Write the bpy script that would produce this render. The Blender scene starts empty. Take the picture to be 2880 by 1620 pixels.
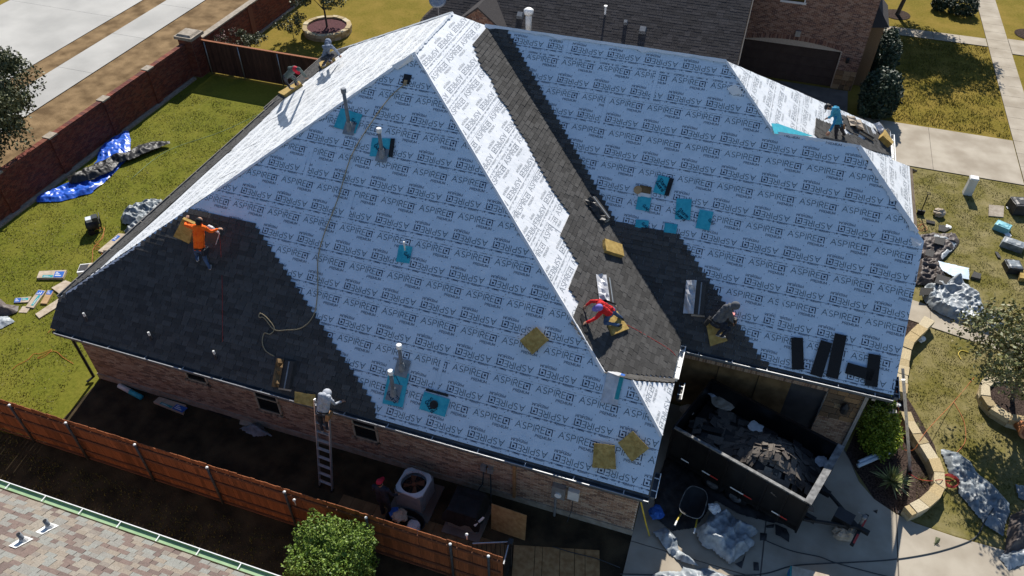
import bpy, bmesh, math, random
import numpy as np
from mathutils import Vector, Matrix, noise, Euler
R=math.radians
scene=bpy.context.scene
COL=scene.collection
CAM_LOC=(0.0,0.0,20.5)
CAM_ROWS=((0.9486093409948027, 0.31643539443020346, 0.0029932138593556155),(-0.21703896944501055, 0.6436972687475048, 0.7338582369567369),(0.2302919970812144, -0.696794422594501, 0.6792960538097818))
CAM_LENS=27.1789

# ------------------------------------------------------------------ camera, sky, sun
cd=bpy.data.cameras.new('camera'); cam=bpy.data.objects.new('camera',cd); COL.objects.link(cam)
cd.lens=CAM_LENS; cd.sensor_width=36; cd.clip_end=2000
cam.matrix_world=Matrix.Translation(CAM_LOC)@Matrix(CAM_ROWS).transposed().to_4x4()
scene.camera=cam
SUN=Vector((-.19,1.212,1.0)).normalized()      # direction towards the sun
w=bpy.data.worlds.new('World'); scene.world=w; w.use_nodes=True
nt=w.node_tree; nt.nodes.clear()
sk=nt.nodes.new('ShaderNodeTexSky'); sk.sky_type='NISHITA'; sk.sun_disc=False
sk.sun_elevation=math.asin(SUN.z); sk.sun_rotation=math.atan2(SUN.x,SUN.y)
sk.air_density=1.0; sk.dust_density=0.1; sk.ozone_density=3.5; sk.altitude=200
bg=nt.nodes.new('ShaderNodeBackground'); bg.inputs[1].default_value=0.085
ou=nt.nodes.new('ShaderNodeOutputWorld')
nt.links.new(sk.outputs[0],bg.inputs[0]); nt.links.new(bg.outputs[0],ou.inputs[0])
sd=bpy.data.lights.new('sun','SUN'); sun=bpy.data.objects.new('sun',sd); COL.objects.link(sun)
sd.energy=5.0; sd.angle=R(0.53); sd.color=(1.0,.95,.87)
sun.rotation_euler=SUN.to_track_quat('Z','Y').to_euler(); sun.location=(0,60,60)
scene.view_settings.view_transform='Standard'; scene.view_settings.look='None'
scene.view_settings.exposure=0.55; scene.view_settings.gamma=1
scene.view_settings.use_curve_mapping=False
scene.render.engine='CYCLES'
random.seed(7)

# ------------------------------------------------------------------ materials
def mat(name,c1,c2=None,scale=6.0,rough=.8,bump=0.0,bscale=40.0,vary=0.0,metal=0.0,spec=.3,detail=4,stretch=None,hue=0.0,ramp=(.35,.65)):
    """noise-mixed colour c1..c2, fine bump, optional per-piece brightness variation"""
    m=bpy.data.materials.new(name); m.use_nodes=True; t=m.node_tree; N=t.nodes; L=t.links
    b=N['Principled BSDF']; b.inputs['Roughness'].default_value=rough; b.inputs['Metallic'].default_value=metal
    b.inputs['Specular IOR Level'].default_value=spec
    tc=N.new('ShaderNodeTexCoord'); vec=tc.outputs['Object']
    if stretch:
        mp=N.new('ShaderNodeMapping'); mp.inputs['Scale'].default_value=stretch; L.new(vec,mp.inputs[0]); vec=mp.outputs[0]
    col=None
    if c2 is None: c2=c1
    nz=N.new('ShaderNodeTexNoise'); nz.inputs['Scale'].default_value=scale; nz.inputs['Detail'].default_value=detail
    L.new(vec,nz.inputs['Vector'])
    rp=N.new('ShaderNodeValToRGB'); rp.color_ramp.elements[0].position=ramp[0]; rp.color_ramp.elements[1].position=ramp[1]
    rp.color_ramp.elements[0].color=(*c1,1); rp.color_ramp.elements[1].color=(*c2,1)
    L.new(nz.outputs[0],rp.inputs[0]); col=rp.outputs[0]
    if vary:
        ge=N.new('ShaderNodeNewGeometry'); oi=N.new('ShaderNodeObjectInfo')
        ad=N.new('ShaderNodeMath'); ad.operation='ADD'; L.new(ge.outputs['Random Per Island'],ad.inputs[0]); L.new(oi.outputs['Random'],ad.inputs[1])
        fr=N.new('ShaderNodeMath'); fr.operation='FRACT'; L.new(ad.outputs[0],fr.inputs[0])
        mr=N.new('ShaderNodeMapRange'); mr.inputs['To Min'].default_value=1-vary; mr.inputs['To Max'].default_value=1+vary
        L.new(fr.outputs[0],mr.inputs[0])
        hs=N.new('ShaderNodeHueSaturation'); L.new(mr.outputs[0],hs.inputs['Value']); L.new(col,hs.inputs['Color'])
        if hue:
            m2=N.new('ShaderNodeMath'); m2.operation='MULTIPLY'; m2.inputs[1].default_value=7.13; L.new(fr.outputs[0],m2.inputs[0])
            f2=N.new('ShaderNodeMath'); f2.operation='FRACT'; L.new(m2.outputs[0],f2.inputs[0])
            mr2=N.new('ShaderNodeMapRange'); mr2.inputs['To Min'].default_value=.5-hue; mr2.inputs['To Max'].default_value=.5+hue
            L.new(f2.outputs[0],mr2.inputs[0]); L.new(mr2.outputs[0],hs.inputs['Hue'])
        col=hs.outputs[0]
    L.new(col,b.inputs['Base Color'])
    if bump:
        n2=N.new('ShaderNodeTexNoise'); n2.inputs['Scale'].default_value=bscale; n2.inputs['Detail'].default_value=3
        L.new(vec,n2.inputs['Vector'])
        bp=N.new('ShaderNodeBump'); bp.inputs['Strength'].default_value=bump; bp.inputs['Distance'].default_value=.02
        L.new(n2.outputs[0],bp.inputs['Height']); L.new(bp.outputs[0],b.inputs['Normal'])
    return m
def palette_mat(name,cols,rough=.9,bump=.3,bscale=60,grain=.25):
    """each separate piece takes one colour of a palette"""
    m=mat(name,(1,1,1),(1-grain,)*3,scale=30,rough=rough,bump=bump,bscale=bscale)
    t=m.node_tree; N=t.nodes; L=t.links; b=N['Principled BSDF']
    src=b.inputs['Base Color'].links[0].from_socket
    ge=N.new('ShaderNodeNewGeometry'); oi=N.new('ShaderNodeObjectInfo')
    ad=N.new('ShaderNodeMath'); ad.operation='ADD'; L.new(ge.outputs['Random Per Island'],ad.inputs[0]); L.new(oi.outputs['Random'],ad.inputs[1])
    fr=N.new('ShaderNodeMath'); fr.operation='FRACT'; L.new(ad.outputs[0],fr.inputs[0])
    rp=N.new('ShaderNodeValToRGB'); rp.color_ramp.interpolation='CONSTANT'
    e=rp.color_ramp.elements
    for i,c in enumerate(cols):
        el=e[i] if i<2 else e.new(i/len(cols))
        el.position=i/len(cols); el.color=(*c,1)
    L.new(fr.outputs[0],rp.inputs[0])
    mx=N.new('ShaderNodeMix'); mx.data_type='RGBA'; mx.blend_type='MULTIPLY'; mx.inputs[0].default_value=1
    L.new(rp.outputs[0],mx.inputs[6]); L.new(src,mx.inputs[7]); L.new(mx.outputs[2],b.inputs['Base Color'])
    return m
def grass_mat(name,a,b_,c,dry=.5,scale=.6):
    m=mat(name,a,b_,scale=9,rough=1,bump=.7,bscale=55,spec=.05,detail=8,ramp=(.25,.75))
    t=m.node_tree; N=t.nodes; L=t.links; b=N['Principled BSDF']
    src=b.inputs['Base Color'].links[0].from_socket
    tc=N.new('ShaderNodeTexCoord'); nz=N.new('ShaderNodeTexNoise'); nz.inputs['Scale'].default_value=scale; nz.inputs['Detail'].default_value=7; nz.inputs['Roughness'].default_value=.65
    L.new(tc.outputs['Object'],nz.inputs['Vector'])
    mr=N.new('ShaderNodeMapRange'); mr.inputs[1].default_value=.4; mr.inputs[2].default_value=.68; mr.inputs[4].default_value=dry
    L.new(nz.outputs[0],mr.inputs[0])
    mx=N.new('ShaderNodeMix'); mx.data_type='RGBA'; L.new(mr.outputs[0],mx.inputs[0]); L.new(src,mx.inputs[6]); mx.inputs[7].default_value=(*c,1)
    L.new(mx.outputs[2],b.inputs['Base Color'])
    return m
M={}
M['wrap']=mat('sky_tinted_underlayment',(.53,.635,.735),(.60,.70,.80),scale=3,rough=.42,bump=.2,bscale=6,spec=.35)  # blue of open-sky shade tinted into the white sheet
M['wrapw']=mat('wrinkled_white_underlayment',(.66,.68,.70),(.74,.75,.77),scale=3,rough=.4,bump=.35,bscale=5,spec=.4,stretch=(1,1.6,1))  # whiter copy of the same sheet for the sunlit slopes
M['printl']=mat('slate_letter_ink',(.045,.075,.095),(.06,.095,.115),scale=20,rough=.5)
M['print']=mat('dark_blue_print_ink',(.016,.024,.05),(.025,.036,.07),scale=20,rough=.5)
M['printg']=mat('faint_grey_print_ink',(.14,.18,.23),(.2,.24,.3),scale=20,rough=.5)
M['printm']=mat('sunlit_print_ink',(.24,.26,.28),(.32,.34,.36),scale=20,rough=.5)  # copy of the print lightened for the sunlit slopes
M['printw']=mat('sunlit_pale_print_ink',(.42,.44,.46),(.5,.52,.54),scale=20,rough=.5)  # palest copy of the print, sun glare put into its colour
M['deck']=mat('roof_deck_boards',(.13,.09,.06),(.2,.15,.1),scale=5)
M['shingle']=mat('charcoal_shingle_granules',(.056,.054,.052),(.090,.087,.083),scale=60,rough=.95,bump=.5,bscale=160,vary=.26,spec=.1,detail=6)
M['membrane']=mat('turquoise_membrane',(.03,.34,.44),(.05,.42,.52),scale=6,rough=.45,bump=.15,bscale=8)
M['membraneprint']=mat('navy_membrane_print',(.005,.03,.07),rough=.5)
M['brick']=palette_mat('brown_house_brick',[(.42,.27,.18),(.48,.32,.22),(.32,.195,.13),(.52,.38,.27),(.44,.29,.205),(.24,.155,.115)],grain=.35)
M['mortar']=mat('pale_mortar',(.50,.43,.35),(.58,.50,.41),scale=20,rough=.95,bump=.3,bscale=60)
M['redbrick']=palette_mat('red_wall_brick',[(.20,.055,.035),(.26,.075,.045),(.16,.045,.03),(.22,.08,.05),(.13,.045,.035)],grain=.35)
M['redmortar']=mat('grey_wall_mortar',(.17,.11,.08),(.24,.16,.12),scale=12,rough=.95)
M['nbrick']=palette_mat('pinkish_brown_brick',[(.26,.13,.09),(.31,.17,.12),(.18,.09,.07),(.35,.22,.165),(.14,.075,.065)],grain=.35)
M['nmortar']=mat('light_brown_mortar',(.42,.34,.27),(.5,.42,.34),scale=12,rough=.95)
M['cap']=mat('weathered_cast_stone',(.25,.21,.16),(.36,.31,.25),scale=6,rough=.9,bump=.4,bscale=25)
M['limestone']=palette_mat('tan_limestone_block',[(.46,.36,.20),(.54,.44,.27),(.40,.31,.17),(.58,.49,.33),(.5,.38,.2)],grain=.3,bscale=25,bump=.6)
M['stone']=palette_mat('rough_brown_stone',[(.30,.19,.1),(.22,.14,.08),(.38,.27,.16),(.16,.11,.07)],grain=.4,bscale=20,bump=.6)
M['lawn']=grass_mat('autumn_lawn',(.11,.09,.014),(.22,.172,.030),(.27,.185,.045),dry=.7)
M['lawn2']=grass_mat('greenish_yard_grass',(.075,.088,.010),(.165,.168,.024),(.20,.175,.032),dry=.5)
M['lawn3']=grass_mat('patchy_front_grass',(.085,.08,.018),(.19,.162,.045),(.29,.24,.125),dry=.75,scale=.9)
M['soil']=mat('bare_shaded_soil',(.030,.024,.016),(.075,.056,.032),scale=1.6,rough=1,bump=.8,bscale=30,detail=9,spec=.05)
M['dirt']=mat('dry_brown_dirt',(.12,.078,.040),(.26,.175,.092),scale=1.1,rough=1,bump=.9,bscale=14,detail=10,spec=.05)
M['mulch']=mat('dark_wood_mulch',(.022,.016,.013),(.085,.06,.05),scale=22,rough=1,bump=1,bscale=40,detail=6,spec=.05)
M['concrete']=mat('light_concrete',(.29,.245,.185),(.41,.36,.285),scale=.9,rough=.9,bump=.1,bscale=90,detail=12)
M['roadc']=mat('new_white_concrete',(.34,.33,.305),(.45,.435,.40),scale=.35,rough=.9,bump=.05,bscale=60,detail=10)
M['asphalt']=mat('grey_street',(.16,.16,.17),(.22,.22,.23),scale=3,rough=.9)
M['darkconc']=mat('dark_concrete',(.10,.09,.08),(.17,.15,.13),scale=1.2,rough=.9,detail=8)
M['cedar']=mat('cedar_picket',(.19,.06,.022),(.30,.105,.04),scale=5,rough=.8,vary=.3,stretch=(6,6,.6),bump=.3,bscale=30)
M['shadeboards']=mat('shade_dark_boards',(.05,.022,.014),(.09,.04,.026),scale=4,rough=.85,stretch=(6,6,.6),vary=.3)  # boards coloured dark because this fence side is in shade
M['rail']=mat('aged_rail_wood',(.13,.05,.025),(.2,.08,.04),scale=4,rough=.85,stretch=(1,6,6))
M['postgrey']=mat('shade_dark_post',(.05,.05,.05),(.08,.08,.08),scale=8,rough=.7)  # shadow side of the steel posts put into the colour
M['shingled']=mat('black_shingle_strip',(.014,.014,.015),(.022,.022,.023),scale=40,rough=.95,bump=.4,bscale=120)
M['flashdark']=mat('charcoal_flashing',(.03,.031,.034),(.05,.05,.054),scale=10,rough=.8)
M['purplemulch']=mat('reddish_purple_mulch',(.05,.018,.02),(.11,.04,.045),scale=14,rough=1,bump=.8,bscale=30)
M['galv']=mat('galvanised_steel',(.30,.31,.32),(.40,.41,.42),scale=10,rough=.5,metal=.6)
M['alu']=mat('ladder_aluminium',(.55,.56,.58),(.66,.67,.68),scale=10,rough=.4,metal=.7)
M['iron']=mat('black_iron',(.015,.015,.016),(.03,.03,.03),scale=8,rough=.5)
M['gutter']=mat('slate_grey_gutter',(.07,.085,.10),(.11,.125,.145),scale=4,rough=.5)
M['fascia']=mat('grey_brown_trim',(.16,.14,.12),(.2,.18,.155),scale=4,rough=.7)
M['white']=mat('white_paint',(.74,.74,.72),(.8,.8,.78),scale=5,rough=.5)
M['offwhite']=mat('dusty_white_plastic',(.6,.6,.58),(.7,.7,.68),scale=5,rough=.5)
M['pvc']=mat('grey_vent_pipe',(.13,.145,.165),(.18,.195,.215),scale=8,rough=.5)
M['lead']=mat('grey_pipe_flashing',(.16,.18,.2),(.24,.26,.28),scale=6,rough=.6)
M['foam']=mat('yellow_foam',(.30,.195,.055),(.46,.32,.105),scale=9,rough=1,bump=.6,bscale=40,detail=7)
M['glass']=mat('dark_window_glass',(.012,.014,.016),rough=.08,spec=.6)
M['frame']=mat('tan_window_frame',(.33,.28,.21),(.38,.33,.25),rough=.6)
M['black']=mat('matt_black',(.010,.010,.011),(.018,.018,.019),scale=6,rough=.6)
M['blackgloss']=mat('black_trailer_paint',(.006,.006,.007),(.012,.012,.012),scale=3,rough=.35,spec=.4)
M['steel']=mat('worn_grey_steel',(.10,.10,.10),(.24,.24,.235),scale=7,rough=.7,metal=.2,detail=8)
M['red']=mat('red_paint',(.42,.02,.015),(.5,.03,.02),rough=.4)
M['osb']=mat('osb_sheet',(.27,.15,.06),(.40,.25,.11),scale=7,rough=.85,detail=9,bump=.2,bscale=40)
M['plydark']=mat('brown_plywood',(.115,.07,.03),(.19,.12,.055),scale=3.5,rough=.85,detail=8)
M['doorgrey']=mat('dark_grey_door',(.045,.043,.045),(.06,.058,.06),scale=3,rough=.6)
M['doorbrown']=mat('dark_brown_garage_door',(.045,.03,.026),(.06,.042,.036),scale=3,rough=.6)
M['tarpgrey']=mat('silver_grey_tarp',(.17,.20,.225),(.36,.39,.41),scale=5,rough=.45,bump=.6,bscale=11,spec=.5)  # light and dark patches mimic shading of the folds
M['tarpdark']=mat('charcoal_grey_tarp',(.10,.12,.135),(.23,.26,.28),scale=5,rough=.5,bump=.6,bscale=11,spec=.5)  # two-tone patches add fold shading to the colour
M['tarpbrown']=mat('brown_tarp',(.065,.05,.044),(.12,.098,.088),scale=4,rough=.55,bump=.4,bscale=12)
M['tarpblue']=mat('blue_tarp',(.015,.07,.42),(.035,.14,.62),scale=5,rough=.35,bump=.4,bscale=12,spec=.5)
M['tarpblack']=mat('black_tarp',(.02,.02,.021),(.045,.043,.042),scale=5,rough=.5,bump=.4,bscale=12)
M['card']=mat('kraft_wrapper',(.36,.29,.21),(.48,.40,.31),scale=6,rough=.8,bump=.3,bscale=15)
M['cardin']=mat('brown_cardboard',(.34,.21,.10),(.44,.29,.15),scale=6,rough=.85)
M['plastic']=mat('clear_grey_plastic_film',(.42,.42,.43),(.58,.58,.6),scale=6,rough=.3,bump=.5,bscale=12,spec=.5)
M['labelblue']=mat('blue_label',(.02,.09,.36),(.03,.12,.42),rough=.5)
M['labelteal']=mat('teal_label',(.02,.25,.27),(.03,.3,.32),rough=.5)
M['inkwhite']=mat('white_label_ink',(.65,.67,.7),rough=.5)
M['rope']=mat('tan_rope',(.28,.23,.14),(.34,.28,.18),scale=30,rough=.9)
M['cable']=mat('dark_cable',(.03,.035,.04),(.05,.055,.06),scale=30,rough=.6)
M['hosered']=mat('red_hose',(.36,.03,.025),(.45,.05,.04),scale=20,rough=.5)
M['hoseorange']=mat('orange_hose',(.42,.10,.025),(.52,.15,.04),scale=20,rough=.5)
M['yellow']=mat('yellow_paint',(.5,.36,.03),(.55,.42,.05),scale=8,rough=.5)
M['skin']=mat('tanned_skin',(.30,.16,.10),(.36,.20,.13),scale=12,rough=.6)
M['hair']=mat('black_hair',(.01,.009,.008),(.02,.018,.016),scale=40,rough=.7)
M['denim']=mat('blue_denim',(.028,.055,.12),(.07,.12,.22),scale=7,rough=.9,bump=.3,bscale=25)
M['darkpants']=mat('dark_work_trousers',(.014,.017,.026),(.03,.034,.045),scale=7,rough=.9,bump=.3,bscale=25)
M['orange']=mat('safety_orange_shirt',(.80,.10,.006),(.95,.16,.01),scale=5,rough=.85,bump=.35,bscale=12)
M['redshirt']=mat('red_shirt',(.48,.012,.016),(.58,.025,.025),scale=5,rough=.9,bump=.35,bscale=12)
M['greyhood']=mat('heather_grey_hoodie',(.30,.32,.36),(.40,.42,.46),scale=8,rough=.95,bump=.4,bscale=14)
M['darkhood']=mat('charcoal_hoodie',(.07,.073,.08),(.11,.115,.125),scale=8,rough=.95,bump=.4,bscale=14)
M['bluehood']=mat('blue_hoodie',(.025,.21,.36),(.05,.29,.45),scale=6,rough=.9,bump=.4,bscale=13)
M['bluegrey']=mat('light_blue_grey_hoodie',(.12,.15,.21),(.18,.22,.29),scale=7,rough=.9,bump=.4,bscale=14)
M['teal']=mat('grey_green_shirt',(.045,.065,.062),(.07,.095,.09),scale=7,rough=.9,bump=.4,bscale=14)
M['purple']=mat('purple_cap',(.17,.13,.42),(.24,.19,.52),scale=10,rough=.85)
M['redcap']=mat('red_cap',(.40,.01,.025),(.5,.02,.04),scale=10,rough=.8)
M['leather']=mat('tan_leather',(.24,.12,.05),(.34,.19,.09),scale=12,rough=.7)
M['shoe']=mat('scuffed_shoe',(.20,.19,.18),(.4,.38,.36),scale=18,rough=.7)
M['bark']=mat('grey_bark',(.055,.045,.036),(.12,.10,.08),scale=9,rough=1,bump=.8,bscale=30,stretch=(3,3,.6))
def leafmat(name,cols): return palette_mat(name,cols,rough=.55,bump=.1,grain=.2)
M['oak']=leafmat('oak_leaf',[(.09,.10,.045),(.12,.13,.055),(.065,.075,.035),(.16,.16,.075)])
M['bush']=leafmat('bright_bush_leaf',[(.11,.18,.022),(.155,.24,.03),(.08,.135,.02),(.21,.29,.045)])
M['hedge']=leafmat('dark_glossy_leaf',[(.03,.055,.03),(.045,.075,.042),(.022,.042,.024),(.07,.095,.06)])
M['elm']=leafmat('sparse_autumn_leaf',[(.17,.185,.065),(.23,.23,.10),(.12,.135,.05),(.27,.23,.11)])
M['limebush']=leafmat('lime_green_needle',[(.12,.17,.012),(.17,.23,.015),(.24,.29,.02)])
M['yucca']=leafmat('yucca_blade',[(.13,.16,.05),(.22,.24,.08),(.36,.34,.15)])
M['redleaf']=leafmat('reddish_leaf',[(.16,.05,.05),(.10,.06,.03),(.07,.08,.03)])
M['grassblade']=leafmat('grass_blade',[(.11,.11,.018),(.16,.145,.026),(.08,.085,.014),(.20,.165,.04)])
M['nroof']=mat('dark_neighbour_shingle',(.042,.039,.040),(.066,.061,.061),scale=40,rough=.95,bump=.4,bscale=120,vary=.22,spec=.1)
M['tanroof']=palette_mat('tan_pink_shingle',[(.26,.22,.175),(.185,.135,.115),(.24,.23,.205),(.28,.245,.20),(.155,.115,.10),(.225,.195,.165),(.25,.25,.225)],grain=.25,bump=.5,bscale=120)
M['green']=mat('green_gutter_paint',(.24,.36,.20),(.3,.42,.25),scale=4,rough=.5)
M['winw']=mat('white_window_frame',(.6,.6,.6),rough=.5)
M['terra']=mat('terracotta',(.45,.17,.07),(.55,.24,.11),scale=6,rough=.8)
M['teallid']=mat('teal_plastic',(.16,.42,.47),(.22,.5,.55),scale=6,rough=.5)
M['acbody']=mat('grey_condenser_paint',(.22,.24,.25),(.27,.29,.30),scale=5,rough=.5)
M['actop']=mat('light_grey_condenser_top',(.52,.56,.6),(.6,.63,.66),scale=5,rough=.5)

# ------------------------------------------------------------------ mesh helpers
class MB:
    def __init__(s): s.v=[]; s.f=[]; s.m=[]; s.cur=0
    def vert(s,p): s.v.append(tuple(p)); return len(s.v)-1
    def face(s,pts):
        i=len(s.v); s.v.extend(tuple(p) for p in pts); s.f.append(tuple(range(i,i+len(pts)))); s.m.append(s.cur)
    def box(s,c,size,rot=None,taper=1.0,bottom=True):
        hx,hy,hz=size[0]/2,size[1]/2,size[2]/2; i=len(s.v); c=Vector(c)
        for z in (-1,1):
            k=1 if z<0 else taper
            for x,y in ((-1,-1),(1,-1),(1,1),(-1,1)):
                p=Vector((x*hx*k,y*hy*k,z*hz))
                if rot is not None: p=rot@p
                s.v.append(tuple(c+p))
        fs=[(4,5,6,7),(0,1,5,4),(1,2,6,5),(2,3,7,6),(3,0,4,7)]
        if bottom: fs.append((3,2,1,0))
        for f in fs: s.f.append(tuple(i+a for a in f)); s.m.append(s.cur)
    def fbox(s,O,a,b,c):
        """box from corner O with edge vectors a,b,c"""
        O,a,b,c=map(Vector,(O,a,b,c)); i=len(s.v)
        for p in (O,O+a,O+a+b,O+b,O+c,O+a+c,O+a+b+c,O+b+c): s.v.append(tuple(p))
        for f in ((4,5,6,7),(0,1,5,4),(1,2,6,5),(2,3,7,6),(3,0,4,7),(3,2,1,0)): s.f.append(tuple(i+q for q in f)); s.m.append(s.cur)
    def tube(s,pts,r,n=8,cap=True):
        pts=[Vector(p) for p in pts]; N=len(pts)
        rr=r if isinstance(r,(list,tuple)) else [r]*N
        rings=[]; prev=None
        for k,p in enumerate(pts):
            d=(pts[min(k+1,N-1)]-pts[max(k-1,0)])
            d=d.normalized() if d.length>1e-9 else Vector((0,0,1))
            if prev is None:
                a=Vector((0,0,1)) if abs(d.z)<.9 else Vector((1,0,0)); x=d.cross(a).normalized()
            else:
                x=(prev-d*prev.dot(d)); x=x.normalized() if x.length>1e-6 else d.orthogonal().normalized()
            prev=x; y=d.cross(x); i=len(s.v)
            for j in range(n):
                t=2*math.pi*j/n; s.v.append(tuple(p+(x*math.cos(t)+y*math.sin(t))*rr[k]))
            rings.append(i)
        for a,b in zip(rings,rings[1:]):
            for j in range(n):
                s.f.append((a+j,a+(j+1)%n,b+(j+1)%n,b+j)); s.m.append(s.cur)
        if cap:
            s.f.append(tuple(rings[0]+j for j in range(n))[::-1]); s.m.append(s.cur)
            s.f.append(tuple(rings[-1]+j for j in range(n))); s.m.append(s.cur)
    def lathe(s,c,prof,n=12,rot=None):
        c=Vector(c); rings=[]
        for r,z in prof:
            i=len(s.v)
            for j in range(n):
                t=2*math.pi*j/n; p=Vector((r*math.cos(t),r*math.sin(t),z))
                if rot is not None: p=rot@p
                s.v.append(tuple(c+p))
            rings.append(i)
        for a,b in zip(rings,rings[1:]):
            for j in range(n): s.f.append((a+j,a+(j+1)%n,b+(j+1)%n,b+j)); s.m.append(s.cur)
        s.f.append(tuple(rings[0]+j for j in range(n))[::-1]); s.m.append(s.cur)
        s.f.append(tuple(rings[-1]+j for j in range(n))); s.m.append(s.cur)
    def ell(s,c,rx,ry,rz,rot=None,n=10,h=6,half=False):
        c=Vector(c); rings=[]
        for k in range(h+1):
            ph=(-math.pi/2 if not half else 0)+ (math.pi if not half else math.pi/2)*k/h
            i=len(s.v)
            for j in range(n):
                t=2*math.pi*j/n; p=Vector((rx*math.cos(ph)*math.cos(t),ry*math.cos(ph)*math.sin(t),rz*math.sin(ph)))
                if rot is not None: p=rot@p
                s.v.append(tuple(c+p))
            rings.append(i)
        for a,b in zip(rings,rings[1:]):
            for j in range(n): s.f.append((a+j,a+(j+1)%n,b+(j+1)%n,b+j)); s.m.append(s.cur)
    def prism(s,poly,z0,z1):
        n=len(poly); i=len(s.v)
        for x,y in poly: s.v.append((x,y,z0))
        for x,y in poly: s.v.append((x,y,z1))
        s.f.append(tuple(i+n+j for j in range(n))); s.m.append(s.cur)
        s.f.append(tuple(i+j for j in range(n))[::-1]); s.m.append(s.cur)
        for j in range(n):
            k=(j+1)%n; s.f.append((i+j,i+k,i+n+k,i+n+j)); s.m.append(s.cur)
    def mesh(s,name,mats,smooth=False):
        me=bpy.data.meshes.new(name); me.from_pydata(s.v,[],s.f)
        if not isinstance(mats,(list,tuple)): mats=[mats]
        for q in mats: me.materials.append(q)
        if len(mats)>1: me.polygons.foreach_set('material_index',s.m)
        if smooth: me.polygons.foreach_set('use_smooth',[True]*len(me.polygons))
        me.update(); return me
def link(name,me,parent=None):
    o=bpy.data.objects.new(name,me); COL.objects.link(o)
    if parent is not None: setpar(o,parent)
    return o
def setpar(o,parent):
    # every part keeps world coordinates; only top-level empties carry a location
    o.parent=parent
    if parent.parent is None: o.matrix_parent_inverse=Matrix.Translation(-parent.location)
def build(mb,name,mats,parent=None,smooth=False,stuff=False,label=None):
    o=link(name,mb.mesh(name,mats,smooth),parent)
    if stuff: o['kind']='stuff'
    if label: o['label']=label
    return o
def thing(name,label,cat,loc,group=None):
    o=bpy.data.objects.new(name,None); COL.objects.link(o); o.location=loc; o.empty_display_size=.2
    o['label']=label; o['category']=cat
    if group: o['group']=group
    return o
def tag(o,label,cat,group=None):
    o['label']=label; o['category']=cat
    if group: o['group']=group
    return o
def structure(mb,name,mats): 
    o=build(mb,name,mats); o['kind']='structure'; return o
def fix_normals(o):
    bm=bmesh.new(); bm.from_mesh(o.data); bmesh.ops.remove_doubles(bm,verts=bm.verts,dist=1e-4); bmesh.ops.recalc_face_normals(bm,faces=bm.faces); bm.to_mesh(o.data); bm.free()

# plane frames -----------------------------------------------------
class Fr:
    def __init__(s,O,u,v): s.O=Vector(O); s.u=Vector(u).normalized(); s.v=Vector(v).normalized(); s.n=s.u.cross(s.v)
    def p(s,a,b,h=0): return s.O+s.u*a+s.v*b+s.n*h
    def uv(s,p): d=Vector(p)-s.O; return (d.dot(s.u),d.dot(s.v))
    def xy(s,x,y):
        """plan position on the plane -> (u,v)"""
        d=Vector((x,y,0))-s.O; z=-(d.x*s.n.x+d.y*s.n.y)/s.n.z
        return s.uv((x,y,s.O.z+z))
    def at(s,x,y,h=0): return s.p(*s.xy(x,y),h)
    def mat3(s): return Matrix((s.u,s.v,s.n)).transposed()
F1=Fr((0,11.64,2.95),(1,0,0),(0,1,.833))
F2=Fr((0,16.7,3.45),(1,0,0),(0,1,.833))
FM=Fr((-.19,0,3.553),(0,1,0),(-1,0,.66))
FL=Fr((-19.18,0,3.573),(0,-1,0),(1,0,.66))
FB=Fr((0,31.15,3.0),(-1,0,0),(0,-1,.833))
FN=Fr((-.77,0,9.243),(0,1,0),(-1,0,.667))
FK=Fr((3.62,0,7.95),(0,1,0),(-1,0,.72))
FH=Fr((-1.17,0,4.715),(0,1,0),(-1,0,.73))
FG=Fr((0,13.77,4.715),(-1,0,0),(0,-1,.833))
FC=Fr((0,22.1,7.948),(-1,0,0),(0,-1,.833))
NL=Fr((0,6.5,2.9),(-1,0,0),(0,-1,.6))
NR=Fr((0,36.3,3.0),(1,0,0),(0,1,.6))

# 2-D polygon helpers ----------------------------------------------
def scan(poly,v):
    xs=[]
    for (a,b),(c,d) in zip(poly,poly[1:]+poly[:1]):
        if (b<=v<d) or (d<=v<b): xs.append(a+(v-b)*(c-a)/(d-b))
    xs.sort(); return list(zip(xs[::2],xs[1::2]))
def clip(pts,poly):
    """Sutherland-Hodgman against a convex counter-clockwise polygon"""
    out=pts
    for (x0,y0),(x1,y1) in zip(poly,poly[1:]+poly[:1]):
        if not out: return []
        inp=out; out=[]; ex,ey=x1-x0,y1-y0
        side=[ex*(p[1]-y0)-ey*(p[0]-x0) for p in inp]
        for i,p in enumerate(inp):
            j=i-1; 
            if (side[i]>=0)!=(side[j]>=0):
                t=side[j]/(side[j]-side[i]); q=inp[j]; out.append((q[0]+(p[0]-q[0])*t,q[1]+(p[1]-q[1])*t))
            if side[i]>=0: out.append(p)
    return out
def ccw(poly):
    a=sum(p[0]*q[1]-q[0]*p[1] for p,q in zip(poly,poly[1:]+poly[:1]))
    return poly if a>0 else poly[::-1]
def inside(poly,x,y):
    c=False
    for (a,b),(e,d) in zip(poly,poly[1:]+poly[:1]):
        if (b>y)!=(d>y) and x<(e-a)*(y-b)/(d-b)+a: c=not c
    return c

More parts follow.
